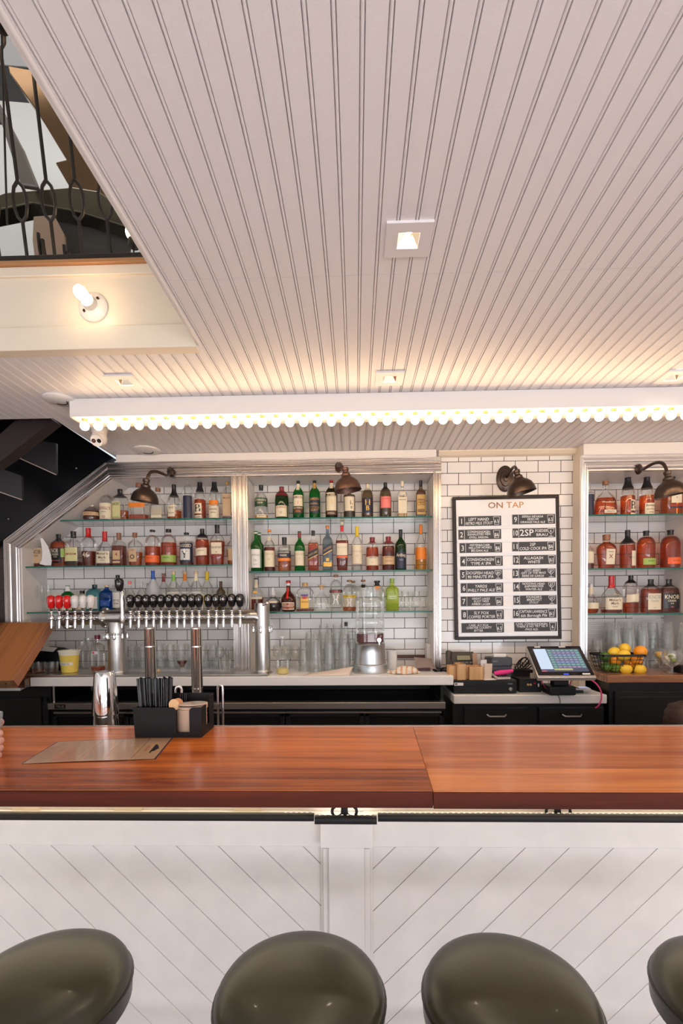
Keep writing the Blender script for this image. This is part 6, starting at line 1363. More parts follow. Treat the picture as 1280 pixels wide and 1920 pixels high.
def fruit(name, px, py, Y, r, mt, label, ax=(1, 0, .1), lemon=True):
    x, z = P(px, py, Y); mb = MB(); k = 14; pr = []
    for i in range(k+1):
        a = PI*i/k; rr_ = r*math.sin(a); h_ = -r*math.cos(a)*(1.18 if lemon else .97)
        if lemon and i in (0, k): h_ *= 1.10
        pr.append((max(rr_, 1e-4) if not (lemon and i in (1, k-1)) else rr_*.8, h_))
    mb.lathe(pr, mt, 28, (0, 0, 0), ax, cap0=False, cap1=False); o_ = mb.obj(name); o_.location = (x, Y, z); return tag(o_, label, 'fruit')
fl_ = [('lemon', 1173, 1255, 3.065, .033, LEM, 'yellow lemon lowest in the front middle of the basket', (1, .2, .1)), ('lemon', 1198, 1255, 3.07, .034, LEM, 'yellow lemon with its tip pointing right, at the lower right of the basket', (1, -.1, -.05)),
 ('lime', 1137, 1250, 3.08, .029, LIM, 'dark green lime at the lower left of the basket', (1, .3, 0)), ('lime', 1153, 1252, 3.09, .029, LM2, 'lighter green lime between the dark lime and the front lemon', (.8, .6, 0)), ('lime', 1133, 1231, 3.10, .030, LIM, 'dark green lime high at the left end of the basket rim', (1, 0, .1)),
 ('lemon', 1151, 1223, 3.13, .034, LEM, 'yellow lemon at the upper left of the heap', (.9, .3, .2)), ('lemon', 1169, 1229, 3.09, .037, LEM, 'large pale yellow lemon in the middle behind the rim', (1, .4, .3)), ('lemon', 1171, 1216, 3.16, .034, LEM, 'topmost yellow lemon of the heap', (.8, .5, -.4)),
 ('orange', 1200, 1222, 3.10, .040, ORG, 'big orange on top at the right of the heap', (0, 0, 1)), ('orange', 1152, 1239, 3.13, .036, ORG, 'orange showing through the wires at the left', (0, 0, 1)), ('orange', 1192, 1238, 3.13, .040, ORG, 'orange below the big top orange', (0, 0, 1)), ('orange', 1180, 1247, 3.15, .036, ORG, 'orange deep in the middle of the basket', (0, 0, 1))]
for a in fl_: fruit(a[0], a[1], a[2], a[3], a[4], a[5], a[6], a[7], lemon=(a[0] != 'orange'))
# goblets of wedges
for px, Y, r_, lb, cs in ((1238, 3.20, .050, 'stemmed goblet holding orange wedges right of the fruit basket', [(.85, .45, .06), (.8, .62, .2)]), (1259, 3.06, .056, 'larger stemmed goblet holding pale and green citrus wedges at the right edge', [(.75, .70, .50), (.30, .36, .06), (.8, .72, .6)])):
    x = P(px, 1240, Y)[0]; t = thing('goblet', lb, 'glass', (x, Y, ZW+.0005)); h_ = .052
    mb = MB(); mb.lathe([(.036, 0), (.035, .003), (.010, .009), (.008, .030), (.013, h_-.015), (r_*.55, h_-.002), (r_*.92, h_+.02), (r_, h_+.05), (r_*.9, h_+.09), (r_*.88, h_+.09), (r_*.96, h_+.05), (r_*.88, h_+.022), (.01, h_)], GLASSF, 30, cap1=False); mb.obj('glass_body', t)
    random.seed(px)
    for k in range(9):
        a = random.random()*2*PI; rr_ = random.random()*r_*.5; c_ = cs[k % len(cs)]
        mb = MB(); mb.lathe([(.0001, -.02), (.013, -.012), (.017, 0), (.013, .012), (.0001, .02)], mat('wedge_%d_%d' % (px, k % len(cs)), c_, .35), 10, (0, 0, 0), (random.uniform(-1, 1), random.uniform(-1, 1), .3), ry=.6, cap0=False, cap1=False); o_ = mb.obj('citrus_wedge'); o_.location = (x+rr_*math.cos(a), Y+rr_*math.sin(a), ZW+h_+.028+.010*(k//3)*1.3)
        tag(o_, 'citrus wedge in the %s goblet' % ('left, orange' if px < 1250 else 'right, pale and green'), 'fruit', 'citrus wedges in the goblets')
# notices on the right niche tiles
for px0, px1, py0, py1, n_, lb in ((1098, 1148, 1162, 1208, 5, 'printed white notice on the tiles behind the left glass stacks of the right niche'), (1185, 1238, 1154, 1190, 5, 'printed pinkish notice on the tiles behind the right glass stacks')):
    x0_, z1_ = P(px0, py0, YN-.002); x1_, z0_ = P(px1, py1, YN-.002); mb = MB(); mb.bb(x0_, x1_, YN-.004, YN-.001, z0_, z1_, PAPER)
    for i in range(n_):
        for j in range(2): mb.bb(x0_+.012, x1_-.012-.02*((i+j) % 2), YN-.0045, YN-.004, z1_-.02-i*.028-j*.012-.002, z1_-.02-i*.028-j*.012, mat('print_grey_line', (.45, .42, .42), .6))
    tag(mb.obj('notice', smooth=False), lb, 'notice')
x_, z_ = P(1274, 1250, 3.05); mb = MB(); mb.bb(x_-.012, x_+.09, 3.02, 3.10, ZW, ZW+.045, MATTE); tag(mb.obj('dark_box', bevel=.004), 'dark low box at the right edge of the wood worktop', 'box')
# ================================================================== ON TAP BOARD
Yb = YT-.03
TLx, TLz = P(848, 932, Yb); TRx, TRz = P(1047, 928, Yb); BLx, BLz = P(853, 1200, Yb); BRx, BRz = P(1052, 1198, Yb)
def bp3(u, v, d=0.0):
    """u,v in board pixels of the photograph's board area, 0..200 across, 0..268 down"""
    a = u/200.0; b_ = v/268.0
    x = (TLx*(1-a)+TRx*a)*(1-b_)+(BLx*(1-a)+BRx*a)*b_; z = (TLz*(1-a)+TRz*a)*(1-b_)+(BLz*(1-a)+BRz*a)*b_
    return (x, Yb-d, z)
bo = thing('tap_list_board', 'framed ON TAP beer list board with hand chalked slats on the white tiles', 'menu board', ((BLx+BRx)/2, YT-.001, BLz)); bov = Vector(bo.location)
def bobj(mb, name, **k): mb.v = [tuple(Vector(v)-bov) for v in mb.v]; return mb.obj(name, bo, **k)
def bbox(mb, u0, u1, v0, v1, d0, d1, mt): mb.prism([bp3(u0, v0, d0), bp3(u1, v0, d0), bp3(u1, v1, d0), bp3(u0, v1, d0)], (0, -(d1-d0), 0), mt)
FRM = mat('board_frame', (.022, .014, .012), .42, spec=.3); BWH = mat('board_white', (.88, .86, .85), .4); SLAT = mat('chalk_slat', (.035, .033, .036), .5); ALU = mat('aluminium_strip', (.74, .73, .74), .4, .15); CHK = mat('chalk_white', (.85, .85, .84), .7); BRS = mat('brass_letters', (.34, .17, .07), .3, .5)
mb = MB(); bbox(mb, 5, 195, 5, 263, -.026, .0, BWH); bobj(mb, 'backboard', smooth=False)
mb = MB()
for q in ((0, 200, 0, 6), (0, 200, 262, 268), (0, 6, 6, 262), (194, 200, 6, 262)): bbox(mb, *q, -.028, .008, FRM)
bobj(mb, 'frame', bevel=.002)
mb = MB(); put_text(mb, 'ON TAP', 0, 0, 1, BRS, lambda u, v: (u, 0, v)); 
vs, fs, wd = text_geo('ON TAP'); u0, u1 = 67, 134
mb = MB(); mb.add([bp3(u0+(u1-u0)*v[0]/wd, 22-11*v[1], .0012) for v in vs], fs, BRS); bobj(mb, 'title_lettering', fixn=False, smooth=False)
rows_v = [37.5, 62.5, 87.5, 112.5, 137.5, 162.5, 187.5, 212.5, 237.5]
SH = 17.0
for v in rows_v:
    mb = MB(); bbox(mb, 7, 193, v+SH+.6, v+SH+6.2, .0, .0045, ALU)
    for u in (18, 58, 99, 140, 181): c = bp3(u, v+SH+3.2, .0045); mb.cyl(c, (c[0], c[1]-.0012, c[2]), .0022, STEEL, 8)
    bobj(mb, 'rail_strip', smooth=False)
L_ = [('1', ['LEFT HAND', 'NITRO MILK STOUT'], 'p', '6.5', 1), ('2', ['CONSHOHOKEN', 'EXHAUSTED HEN', '-DOLL SAISON-'], 'p', '$6', .3), ('3', ['WEYERBACHER', 'MELLOW MONKS', 'BELGIAN ALE'], 'p', '$6', 2), ('4', ['CONSHOHOKEN', "'TYPE A' IPA"], 'p', '6', 3), ('5', ['DOGFISH HEAD', '90 MINUTE IPA'], 'g', '$9', 2), ('6', ['YARDS', 'PHILLY PALE ALE'], 'p', '$6', 3), ('7', ['GREAT LAKES', 'ELIOT NESS', 'AMBER LAGER'], 'p', '$6', 2.5), ('8', ['SLY FOX', 'COFFEE PORTER'], 'p', '6.5', 3), ('', ['CASK: SLY FOX', 'CHESTER COUNTY', 'BITTER'], 'p', '6.5', 3)]
R_l = [('9', ['SIERRA NEVADA', 'SIDECAR', 'ORANGE PALE ALE'], 'p', '6.5', 1), ('10', ['2SP', 'FOEDER', 'BRAU'], 'g', '6', 1), ('11', ['2SP', 'COLD COCK IPA'], 'p', '$6', 0), ('12', ['ALLAGASH', 'WHITE'], 'p', '$6.5', 1), ('13', ['LOST ABBEY', 'GIFT OF THE MAGI', 'BIERE DE GARDE'], 'g', '$7', -.5), ('14', ['NODDING HEAD', 'SHIPWRECKER', 'WINTER ALE'], 'g', '$7', .5), ('15', ["FOUNDER'S", 'BREAKFAST', 'STOUT'], 'g', '$7', .5), ('16', ['CAPTAIN LAWRENCE', '6th Borough Pils'], 'p', '$6.5', -1), ('', ['CASK: CONSHOHOKEN', "'THERE IS NO TRY' No 9", '-PALE ALE-'], 'p', '6', 1)]
def stroke(mb, pts, w, d, mt):
    for a, b_ in zip(pts, pts[1:]):
        dx_, dy_ = b_[0]-a[0], b_[1]-a[1]; L = math.hypot(dx_, dy_) or 1; nx, ny = -dy_/L*w/2, dx_/L*w/2
        mb.add([bp3(a[0]+nx, a[1]+ny, d), bp3(b_[0]+nx, b_[1]+ny, d), bp3(b_[0]-nx, b_[1]-ny, d), bp3(a[0]-nx, a[1]-ny, d)], [(0, 1, 2, 3)], mt)
def slatb(u0, u1, v, item, tilt=0):
    num, lines, kind, price, off = item; v0, v1 = v-1, v+SH
    mb = MB(); bbox(mb, u0, u1, v0, v1, .001, .0035, SLAT); D = .0042
    ul = u0+1
    if num:
        put_text(mb, num, 0, 0, 1, CHK, lambda u, w: None) if False else None
        vs, fs, wd = text_geo(num); h = 10; sx = min(h*.85, 8.5/wd); x0 = u0+5.8-wd*sx/2
        mb.add([bp3(x0+p[0]*sx, v0+14-h*p[1], D) for p in vs], fs, CHK); stroke(mb, [(u0+11.3, v0+.5), (u0+11.3, v1-.5)], .7, D, CHK); ul = u0+12.5
    ur = u1-15.5; n = len(lines)
    if lines[0] == '2SP' and n == 3:
        for s, c0, c1, y, h in (('2SP', ul+1, ul+27, v0+14.5, 12), ('FOEDER', ul+30, ul+53, v0+8, 5.2), ('BRAU', ul+32, ul+53, v0+15.5, 5.2)):
            vs, fs, wd = text_geo(s); mb.add([bp3(c0+p[0]*(c1-c0)/wd, y-h*p[1], D) for p in vs], fs, CHK)
    else:
        hl = (SH-1.5)/n
        for i, s in enumerate(lines):
            vs, fs, wd = text_geo(s); h = hl*.80 if n == 3 else hl*.72; sx = min(h*.95, (ur-ul-1.5)/wd); x0 = (ul+ur)/2-wd*sx/2+(0 if i % 2 else -.8); y = v0+1.2+hl*(i+1)-.6
            mb.add([bp3(x0+p[0]*sx+.10*h*p[1], y-h*p[1]-.02*(p[0]*sx)*(1 if i % 2 else -1)*.5, D) for p in vs], fs, CHK)
    cx_ = u1-8.5; 
    if kind == 'p': stroke(mb, [(cx_-5.8, v0+2), (cx_+5.8, v0+2), (cx_+4, v1-2), (cx_-4, v1-2), (cx_-5.8, v0+2)], .7, D, CHK); py_ = v0+13; 
    else:
        stroke(mb, [(cx_-6, v0+2), (cx_+6, v0+2), (cx_+5.2, v0+7), (cx_+2.5, v0+10), (cx_, v0+11), (cx_-2.5, v0+10), (cx_-5.2, v0+7), (cx_-6, v0+2)], .7, D, CHK); stroke(mb, [(cx_, v0+11), (cx_, v1-2)], .8, D, CHK); stroke(mb, [(cx_-4.5, v1-1.6), (cx_+4.5, v1-1.6)], .8, D, CHK); py_ = v0+8.6
    vs, fs, wd = text_geo(price); h = 6.5 if kind == 'p' else 4.8; sx = min(h*.9, 7.5/wd); mb.add([bp3(cx_-wd*sx/2+p[0]*sx, py_-h*p[1], D) for p in vs], fs, CHK)
    bobj(mb, 'chalk_slat', fixn=False, smooth=False)
for i, v in enumerate(rows_v): slatb(10+L_[i][4]-.5, 90+L_[i][4]*.8, v, L_[i]); slatb(111+R_l[i][4], 191.5+R_l[i][4]*.6, v-1.5, R_l[i])
# ================================================================== WOODEN FLAP AT THE LEFT
FW = wood_mat('flap_wood', (.06, .016, .009), (.50, .20, .075), .09, 0, rough=.35, along='Y', across='X', coat=.2, seed=2, contrast=1.8, othk=0); FE = wood_mat('flap_edge_wood', (.42, .16, .08), (.66, .30, .16), .5, 0, rough=.4, along='Y', across='X', coat=.1, seed=8, othk=0)
fb = P(22, 1276, 2.78); ft_ = P(106, 1166, 3.14); xr = fb[0]
A_ = Vector((xr, 2.78, fb[1])); B_ = Vector((xr, 3.14, ft_[1])); dv_ = (B_-A_); nn = Vector((0, -dv_.z, dv_.y)).normalized()
t = thing('counter_flap', 'reddish plank bar flap leaning open against the back counter at the far left', 'bar flap', A_)
mb = MB(); mb.prism([(0, 0, 0), (-1.1, 0, 0), (-1.1, dv_.y, dv_.z), (0, dv_.y, dv_.z)], tuple(-nn*.055), FW); mb.obj('plank_leaf', t, bevel=.002)
mb = MB(); mb.prism([(.0008, 0, 0), (.0008, dv_.y, dv_.z), Vector((.0008, dv_.y, dv_.z))-nn*.055, Vector((.0008, 0, 0))-nn*.055], (.012, 0, 0), FE); mb.obj('edge_lipping', t, bevel=.001)
mb = MB(); z0_ = P(10, 1292, 2.80)[1]-A_.z; mb.bb(-1.1, .0, -.008, -.002, z0_+.02, -.004, mat('brass_hinge', (.30, .20, .10), .35, .9)); 
for i in range(6): mb.ball((-.03-.05*i, -.009, z0_+.035), .004, IRON, 8)
mb.obj('piano_hinge', t)
px0, z1_ = P(24, 1279, 2.84); px1, _ = P(57, 1273, 2.98); z2_ = P(56, 1289, 2.98)[1]
q = [(xr-1.1, 2.87), (xr+.016, 2.87), (P(57, 1280, 2.98)[0]-.001, 2.98), (P(57, 1280, 2.98)[0]-.001, YN-.001), (xr-1.1, YN-.001)]
mb = MB(); mb.prism([(a, b_, ZW-.050) for a, b_ in q], (0, 0, .049), FW); tag(mb.obj('wood_worktop', bevel=.002), 'short angled reddish wood worktop under the open bar flap', 'worktop')
q2 = [(a+(.0 if i in (0, 4) else -.03), b_-.0) for i, (a, b_) in enumerate(q)]
mb = MB(); mb.prism([(a, b_, ZW-.068) for a, b_ in q2], (0, 0, .017), QUARTZ); tag(mb.obj('white_underlay', bevel=.002), 'thin white board under the angled wood worktop at the far left', 'board')
# small fruit and bottle by the flap
for px, py, c, lb, r_ in ((56, 1236, LM2, 'green lime half hidden behind the raised edge of the bar flap', .03), (46, 1250, ORG, 'orange half hidden behind the raised edge of the bar flap', .034)):
    x, z = P(px, py, 3.28); mb = MB(); mb.ball((0, 0, 0), r_, c, 20); o_ = mb.obj('lime' if r_ < .032 else 'orange'); o_.location = (x, 3.28, ZW+.001+r_+(.0 if r_ > .032 else .012)); tag(o_, lb, 'fruit')
# ================================================================== BAR WELL THINGS
ZS = .8405
def stack(px, top, Y, wtop, wbot):
    x = P(px, 1310, Y)[0]; z1 = P(px, top, Y)[1]; n = 5; rT = wtop/2/FPX*Y; rB = wbot/2/FPX*Y; H = .175
    st_ = (z1-H-ZS)/(n-1)
    for i in range(n):
        zt = z1-i*st_; mb = MB()
        mb.lathe([(rB*.985, -H), (rB*1.0, -H+.006), (rB*.93, -H*.55), (rT*1.06, -.02), (rT, -.004), (rT*.9, 0), (rT*.8, -.002), (.0001, -.002)], CHROME, 36, cap0=False, cap1=False)
        o_ = mb.obj('shaker_tin'); o_.location = (x, Y, zt); o_.scale = (1-i*.0005, 1-i*.0005, 1); tag(o_, ['topmost', 'second', 'middle', 'fourth', 'lowest'][i]+' polished steel shaker tin of the upturned stack left of the straw caddy', 'shaker tin', 'upturned stack of shaker tins')
stack(197, 1259, 1.92, 36, 47)
PST = mat('polished_post', (.88, .88, .89), .20, 1)
def post(px, top, Y, w_, seam, label, rz=0):
    x = P(px, 1250, Y)[0]; z1 = P(px, top, Y)[1]; r_ = w_/2/FPX*Y; t = thing('chrome_post', label, 'post', (x, Y, ZS)); h_ = z1-ZS
    mb = MB(); mb.lathe([(r_, 0), (r_, h_-.006), (r_*1.05, h_-.004), (r_*1.05, h_+.0), (r_*.7, h_+.006), (.0001, h_+.008)], PST, 36, cap1=False); mb.obj('tube', t)
    for s in seam: mb = MB(); zs_ = P(px, s, Y)[1]-ZS; mb.lathe([(r_*1.001, -.003), (r_*1.06, -.002), (r_*1.06, .002), (r_*1.001, .003)], CHROME, 36, (0, 0, zs_)); mb.obj('collar', t)
    return t
post(282, 1178, 2.2, 20, (1212,), 'left chrome post with domed cap standing up behind the straw caddy'); post(369, 1178, 2.15, 20.5, (1212, 1290), 'right chrome post with domed cap, between the straw caddy and the two wire loops')
def loop(px, top, w_, label):
    Y = 1.98; x = P(px, 1310, Y)[0]; z1 = P(px, top, Y)[1]; h_ = z1-ZS; r_ = w_/2/FPX*Y; mb = MB()
    pts = [(-r_, 0, 0), (-r_, 0, h_-r_)]+[(-r_*math.cos(a), 0, h_-r_+r_*math.sin(a)) for a in [i*PI/8 for i in range(1, 8)]]+[(r_, 0, h_-r_), (r_, 0, 0)]
    mb.tube(pts, .0055, CHROME, 10); o_ = mb.obj('wire_loop'); o_.location = (x, Y, ZS); tag(o_, label, 'handle')
loop(335, 1287, 11, 'left bent steel loop handle behind the straw caddy'); loop(413, 1285, 9, 'right bent steel loop handle beside the dark ladle')
# curved chrome lids
x, z = P(240, 1357, 2.0); mb = MB(); mb.lathe([(.075, 0), (.073, .010), (.06, .035), (.035, .055), (.0001, .062)], CHROME, 32, cap1=False); o_ = mb.obj('domed_lid'); o_.location = (x+.02, 1.98, .925); tag(o_, 'polished domed lid half hidden left of the straw caddy', 'lid')
mb = MB(); mb.cyl((0, 0, 0), (0, 0, .925-ZS-.001), .05, STEEL, 24); o_ = mb.obj('steel_canister'); o_.location = (x+.02, 1.98, ZS+.0002); tag(o_, 'steel canister under the polished domed lid', 'canister')
x, z = P(402, 1345, 1.96); t = thing('steel_scoop', 'shiny scoop with a dark curved back at the right end of the straw caddy', 'scoop', (x, 1.95, ZS))
mb = MB(); mb.lathe([(.055, .07), (.055, .10), (.050, .13), (.036, .150), (.018, .158), (.0001, .16)], CHROME, 28, rx=.9, ry=.8, cap1=False, cap0=False); mb.cyl((0, 0, 0), (0, 0, .075), .04, STEEL, 20); mb.obj('bowl', t)
mb = MB(); pts = [(.03, .07), (.085, .07), (.085, .155), (.10, .165), (.085, .172), (.06, .172), (.045, .150), (.032, .11)]; mb.prism([(a, -.02, b_) for a, b_ in pts], (0, .06, 0), GRY if False else mat('dark_steel', (.04, .045, .05), .3, .6)); mb.obj('guard', t, bevel=.002)
# ---- straw caddy
F0 = G(253, 1383, ZB); F1 = G(378, 1383, ZB); B1_ = G(400, 1363, ZB)
yf = F0[1]; W_ = F1[0]-F0[0]; D_ = .145; zc = P(300, 1327, yf)[1]-ZB; ox_ = F0[0]
t = thing('straw_caddy', 'matte black bar caddy holding straws and coasters at the back of the wooden bar top', 'caddy', (ox_, yf, ZB+.0006))
def pris(mb, pts, y0_, y1_, mt): mb.prism([(a, y0_, b_) for a, b_ in pts], (0, y1_-y0_, 0), mt)
th = .003
def arc(cx_, cz, r_, a0_, a1_, n=6): return [(cx_+r_*math.cos(a0_+(a1_-a0_)*i/n), cz+r_*math.sin(a0_+(a1_-a0_)*i/n)) for i in range(n+1)]
nx0, nx1, nz = W_*.62, W_*.82, .018
front = [(0, 0), (W_, 0), (W_, zc)]+arc(nx1+.014, zc-.014, .014, PI/2, PI)+[(nx1, nz+.003), (nx0+.004, nz)]+arc(nx0-.014, zc-.014, .014, 0, PI/2)+[(-.006, zc)]
mb = MB()
# split the concave outline into three convex pieces
pris(mb, [(0, 0), (nx0, 0), (nx0, nz), (nx0, zc-.014)]+arc(nx0-.014, zc-.014, .014, 0, PI/2)+[(-.006, zc)], 0, th, MATTE)
pris(mb, [(nx0, 0), (nx1, 0), (nx1, nz), (nx0, nz)], 0, th, MATTE)
pris(mb, [(nx1, 0), (W_, 0), (W_, zc)]+arc(nx1+.014, zc-.014, .014, PI/2, PI), 0, th, MATTE)
mb.obj('front_panel', t)
mb = MB(); mb.bb(0, W_, th, D_, 0, .003, MATTE); mb.bb(0, W_, D_-th, D_, .003, zc+.025, MATTE); mb.bb(0, th, th, D_-th, .003, zc, MATTE)
# right side with notch
mb.bb(W_-th, W_, th, .055, .003, zc, MATTE); mb.bb(W_-th, W_, .055, .095, .003, .03, MATTE); mb.bb(W_-th, W_, .095, D_-th, .003, zc+.022, MATTE); mb.bb(W_*.52, W_*.52+th, th, D_-th, .003, zc-.004, MATTE); mb.bb(th, W_*.52, .07, .073, .003, zc-.004, MATTE); mb.obj('tray', t)
STW = mat('straw_black', (.012, .013, .016), .22)
root = None; random.seed(3)
for i in range(74):
    u = random.uniform(.012, W_*.52-.010); v_ = random.uniform(.012, .060); lean = (u/(W_*.52)-.5)*.10+random.uniform(-.02, .02) - .012
    if root is None:
        mb = MB(); L0 = .195; mb.lathe([(.0032, 0), (.0032, L0), (.0026, L0), (.0026, 0)], STW, 10, cap0=False, cap1=False); root = mb.obj('drinking_straw'); o_ = root; tag(o_, 'black plastic drinking straw in the bundle standing in the bar caddy', 'straw', 'black straws in the caddy')
    else: o_ = root.copy(); COL.objects.link(o_)
    o_.location = (ox_+u, yf+v_, ZB+.005+random.uniform(0, .004)); o_.rotation_euler = (random.uniform(-.02, .03), lean, 0)
for i in range(6):
    o_ = root.copy(); COL.objects.link(o_); o_.scale = (1, 1, .66); o_.location = (ox_+W_*.50+.004*i, yf+.10+.006*(i % 2), ZB+.005); o_.rotation_euler = (0, .06, 0); o_['label'] = 'short black cocktail straw in the rear pocket of the bar caddy'; o_['group'] = 'short black straws in the rear pocket'
CST = mat('coaster_print', (.42, .36, .33), .6, bump=(30, .1), var=.35); CED = mat('coaster_edge', (.62, .42, .30), .7)
root = None; cxx = ox_+W_-.0565; cyy = yf+.062
for i in range(26):
    if root is None:
        mb = MB(); mb.cyl((0, 0, 0), (0, 0, .0033), .0525, CED, 40); mb.cyl((0, 0, .0033), (0, 0, .0036), .052, CST, 40)
        for k in range(5): mb.tube([(.009*(k+.6)*math.cos(a), .009*(k+.6)*math.sin(a), .0036) for a in [j*2*PI/24 for j in range(24)]], .0004, mat('coaster_line', (.12, .09, .08), .6), 4, closed=True)
        root = mb.obj('coaster'); o_ = root; tag(o_, 'round cardboard coaster in the pile filling the right half of the bar caddy', 'coaster', 'coasters in the caddy')
    else: o_ = root.copy(); COL.objects.link(o_)
    o_.location = (cxx+(random.uniform(-.001, .001) if i < 22 else .004), cyy+.004, ZB+.0045+i*.00395); o_.rotation_euler = (0, 0 if i < 22 else -.05*(i-21)*.3, random.random()*6)
    if i < 25: o_['label'] = 'round cardboard coaster, %s from the bottom of the pile in the bar caddy' % ordinal(i+1)
    if i == 25: o_['label'] = 'topmost round coaster with a printed ring pattern in the bar caddy'; del o_['group']
for k, (dx_, lb) in enumerate(((-.052, 'tan coaster standing on edge at the left of the coaster pile'), (-.044, 'reddish coaster leaning between the straws and the coaster pile'))):
    mb = MB(); mb.cyl((0, 0, 0), (0, .003, .0), .020, mat('tan_coaster%d' % k, ((.72, .48, .26), (.55, .25, .12))[k], .6), 28); o_ = mb.obj('coaster'); o_.location = (cxx+dx_+.006, yf+.022+.018*k, ZB+zc+.006); o_.rotation_euler = (-.3, 0.2, .9); tag(o_, lb, 'coaster')
# ---- laminated menu
c4 = [G(39, 1433, ZB), G(292, 1424, ZB), G(325, 1383, ZB), G(108, 1391, ZB)]
def mp(u, v, h=0): 
    a = [Vector((p[0], p[1], 0)) for p in c4]; q = (a[0]*(1-u)+a[1]*u)*(1-v)+(a[3]*(1-u)+a[2]*u)*v; return (q.x, q.y, ZB+.0006+h+.0015*math.sin(u*PI))
t = tag(bpy.data.objects.new('drinks_menu', None), 'laminated tan drinks menu lying on the left slab of the wooden bar top', 'menu'); COL.objects.link(t)
def quad(mb, u0, u1, v0, v1, h, mt, nu=10):
    vs = [mp(u0+(u1-u0)*i/nu, v, h) for v in (v0, v1) for i in range(nu+1)]; mb.add(vs, [(i, i+1, i+nu+2, i+nu+1) for i in range(nu)], mt)
MPA = mat('menu_tan', (.46, .28, .17), .16, coat=.35); MRD = mat('menu_red', (.45, .10, .05), .2, coat=.6); MBR = mat('menu_border', (.10, .04, .06), .2, coat=.6); MTX = mat('menu_text', (.20, .12, .08), .3, coat=.6)
mb = MB(); quad(mb, 0, 1, 0, 1, 0, MPA); vs = [mp(u, v, -.0006) for u, v in ((0, 0), (1, 0), (1, 1), (0, 1))]
for a, b_, c_, d_ in ((0, 1, 0, .012), (0, 1, .988, 1), (.985, 1, 0, 1), (0, .01, 0, 1)): quad(mb, a, b_, c_, d_, .0003, MBR)
for u in (.2, .40, .58, .80): quad(mb, u, u+.003, .04, .96, .0003, MBR, 2)
random.seed(5)
for c_, (ua, ub) in enumerate(((.03, .18), (.22, .38), (.42, .56), (.60, .78))):
    n = 9
    for i in range(n):
        uu = ua+(ub-ua)*i/n; ln = random.uniform(.45, .85)
        quad(mb, uu, uu+.004, .08, .08+ln, .0003, MRD if i == 0 else MTX, 2)
put = text_geo('BEER')
vs, fs, wd = put; mb.add([mp(.845+.020*p[1], .60-.26*p[0]/wd, .0004) for p in vs], fs, MRD)
mb.obj('sheet', t, fixn=False)
mb = MB(); 
for pts in ([(.905, .35), (.935, .35), (.935, .60), (.905, .60)], [(.935, .40), (.955, .47), (.935, .55)], [(.90, .28), (.915, .28), (.915, .66), (.90, .66)]): mb.add([mp(u, v, .0005) for u, v in pts], [tuple(range(len(pts)))], BLK)
mb.obj('emblem', t, fixn=False)
# ================================================================== PERSON: hand round a glass at the left edge
SKIN, nt, b, N, L = nodes('skin'); b.inputs['Base Color'].default_value = (.62, .33, .26, 1); b.inputs['Roughness'].default_value = .45; b.inputs['Subsurface Weight'].default_value = .15; b.inputs['Subsurface Radius'].default_value = (.02, .008, .005); b.inputs['Subsurface Scale'].default_value = .3
def skinned(name, chains, mt, parent, sub=2):
    """chains: list of [((x,y,z), r), ...]; points shared between chains are merged"""
    vs = []; es = []; rs = []
    def vi(p, r):
        for i, q in enumerate(vs):
            if (Vector(q)-Vector(p)).length < 1e-5: return i
        vs.append(p); rs.append(r); return len(vs)-1
    for c in chains:
        idx = [vi(p, r) for p, r in c]
        for a, b_ in zip(idx, idx[1:]): es.append((a, b_))
    me = bpy.data.meshes.new(name); me.from_pydata(vs, es, []); o_ = bpy.data.objects.new(name, me); COL.objects.link(o_)
    md = o_.modifiers.new('skin', 'SKIN'); md.use_smooth_shade = True
    for i, d_ in enumerate(me.skin_vertices[0].data): d_.radius = (rs[i], rs[i]); d_.use_root = (i == 0)
    ms = o_.modifiers.new('sub', 'SUBSURF'); ms.levels = sub; ms.render_levels = sub
    me.materials.append(mt)
    dg = bpy.context.evaluated_depsgraph_get(); m2 = bpy.data.meshes.new_from_object(o_.evaluated_get(dg)); m2.materials.clear(); m2.materials.append(mt)
    m2.polygons.foreach_set('use_smooth', [True]*len(m2.polygons)); bpy.data.objects.remove(o_)
    q = bpy.data.objects.new(name, m2); COL.objects.link(q); q.parent = parent; return q
gx_, gy_ = G(-30, 1428, ZB)
gy_ = 1.43; gx_ = P(-22, 1400, gy_)[0]
t = thing('person', 'hand of a guest closed round a clear glass at the left edge', 'person', (gx_, gy_, ZB))
R_g = .040; ch = []
wrist = (-.135, -.075, .046); palm = (-.072, -.030, .046)
ch.append([(palm, .032), ((-.10, -.055, .046), .033), (wrist, .031), ((-.30, -.20, .062), .036), ((-.46, -.33, .09), .044)])
for k, (h, L1) in enumerate(((.081, 1.0), (.059, 1.06), (.037, 1.0), (.016, .86))):
    kn = (-.052, -.046-.002*k, h)
    ring = [(kn, .0165)]
    for j, a in enumerate((-125, -88, -55, -28, -8)):
        a_ = math.radians(a*1.0 + (0 if j < 3 else (L1-1)*40)); rr_ = R_g+.0135; ring.append(((rr_*math.cos(a_), rr_*math.sin(a_), h-.002*j), (.0158, .0160, .0150, .0144, .0128)[j]))
    ch.append([(palm, .032)]+ring)
th_ = [(palm, .032), ((-.062, .012, .072), .0215), ((-.042, .040, .084), .0175), ((-.012, .056, .090), .0150), ((.010, .054, .092), .0125)]
ch.append(th_)
skinned('body', ch, SKIN, t)
mb = MB(); 
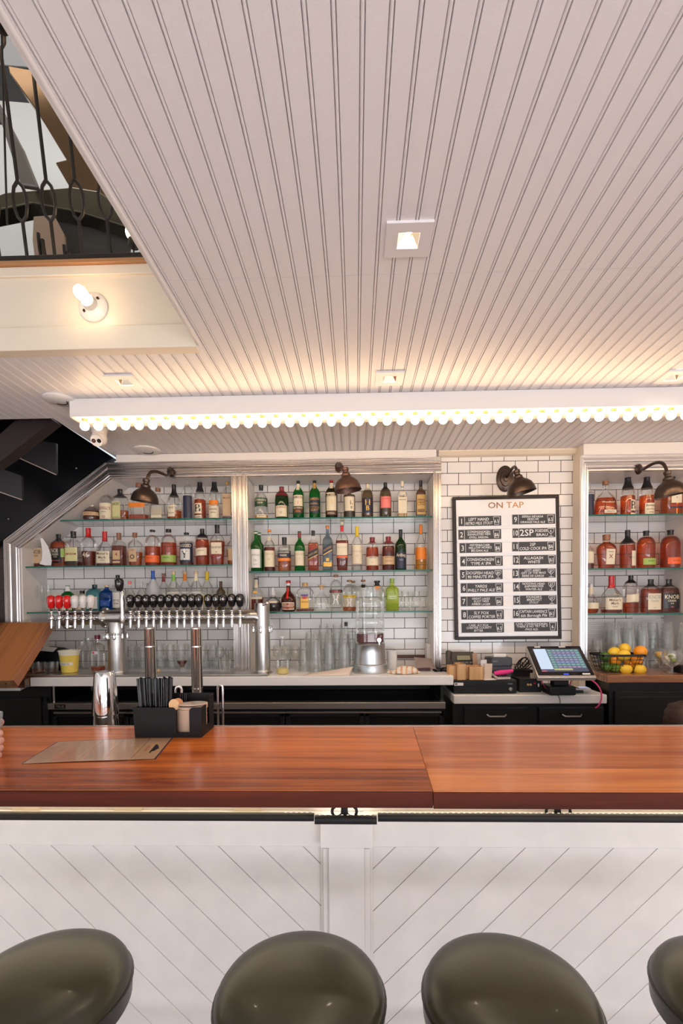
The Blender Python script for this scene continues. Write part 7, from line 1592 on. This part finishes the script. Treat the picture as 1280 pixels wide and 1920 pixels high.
slv = [(-.46, -.33, .09), (-.62, -.47, .11), (-.86, -.70, .12)]; mb.tube(slv, [.056, .064, .075], mat('sleeve_grey', (.2, .2, .24), .8), 20); mb.obj('sleeve', t)
g_ = gl('g', [(.030, 0), (.032, .004), (.040, .130), (.0385, .130), (.031, .014), (.0001, .012)]).obj('water_glass'); g_.location = (gx_, gy_, ZB+.0006); tag(g_, 'tall clear glass held in the hand at the left edge of the bar', 'glass')
# ---- crouching bartender, only the dark hair shows
hx, hz = P(1290, 1330, 2.42); t = thing('person', 'dark brown haired head of someone crouching behind the bar at the right edge', 'person', (hx, 2.42, 0))
zt_ = P(1285, 1317, 2.42)[1]; HAIR = mat('dark_brown_hair', (.035, .014, .010), .45, bump=(60, .5)); SHIRT = mat('dark_shirt', (.02, .02, .025), .8)
mb = MB()
c = Vector((0, 0, zt_-.125)); mb.lathe([(.0001, -.125), (.045, -.115), (.062, -.085), (.072, -.04), (.076, 0), (.076, .04), (.066, .08), (.045, .105), (.0001, .115)], SKIN, 28, c, rx=1, ry=1.2, cap0=False, cap1=False)
mb.cyl(c+Vector((0, .01, -.18)), c+Vector((0, .01, -.08)), .052, SKIN, 20)
mb.ball(c+Vector((0, -.094, -.02)), .013, SKIN, 10, 1.5); mb.obj('body', t)
mb = MB(); mb.lathe([(.086, -.06), (.092, 0), (.090, .04), (.078, .085), (.050, .115), (.0001, .126)], HAIR, 32, c+Vector((0, .012, 0)), (0, .25, 1), rx=1, ry=1.2, cap0=True, cap1=False)
for k in range(22): a = k*2*PI/22; mb.tube([c+Vector((.02*math.cos(a), .02+.02*math.sin(a), .124)), c+Vector((.062*math.cos(a), .02+.075*math.sin(a), .098)), c+Vector((.088*math.cos(a), .02+.106*math.sin(a), .03))], [.004, .010, .006], HAIR, 6)
mb.obj('hair', t)
mb = MB(); mb.lathe([(.16, .02), (.20, .10), (.19, .35), (.21, zt_-.42), (.19, zt_-.33), (.06, zt_-.27)], SHIRT, 28, (0, .02, 0), rx=1.1, ry=.7, cap1=True); mb.obj('shirt', t)
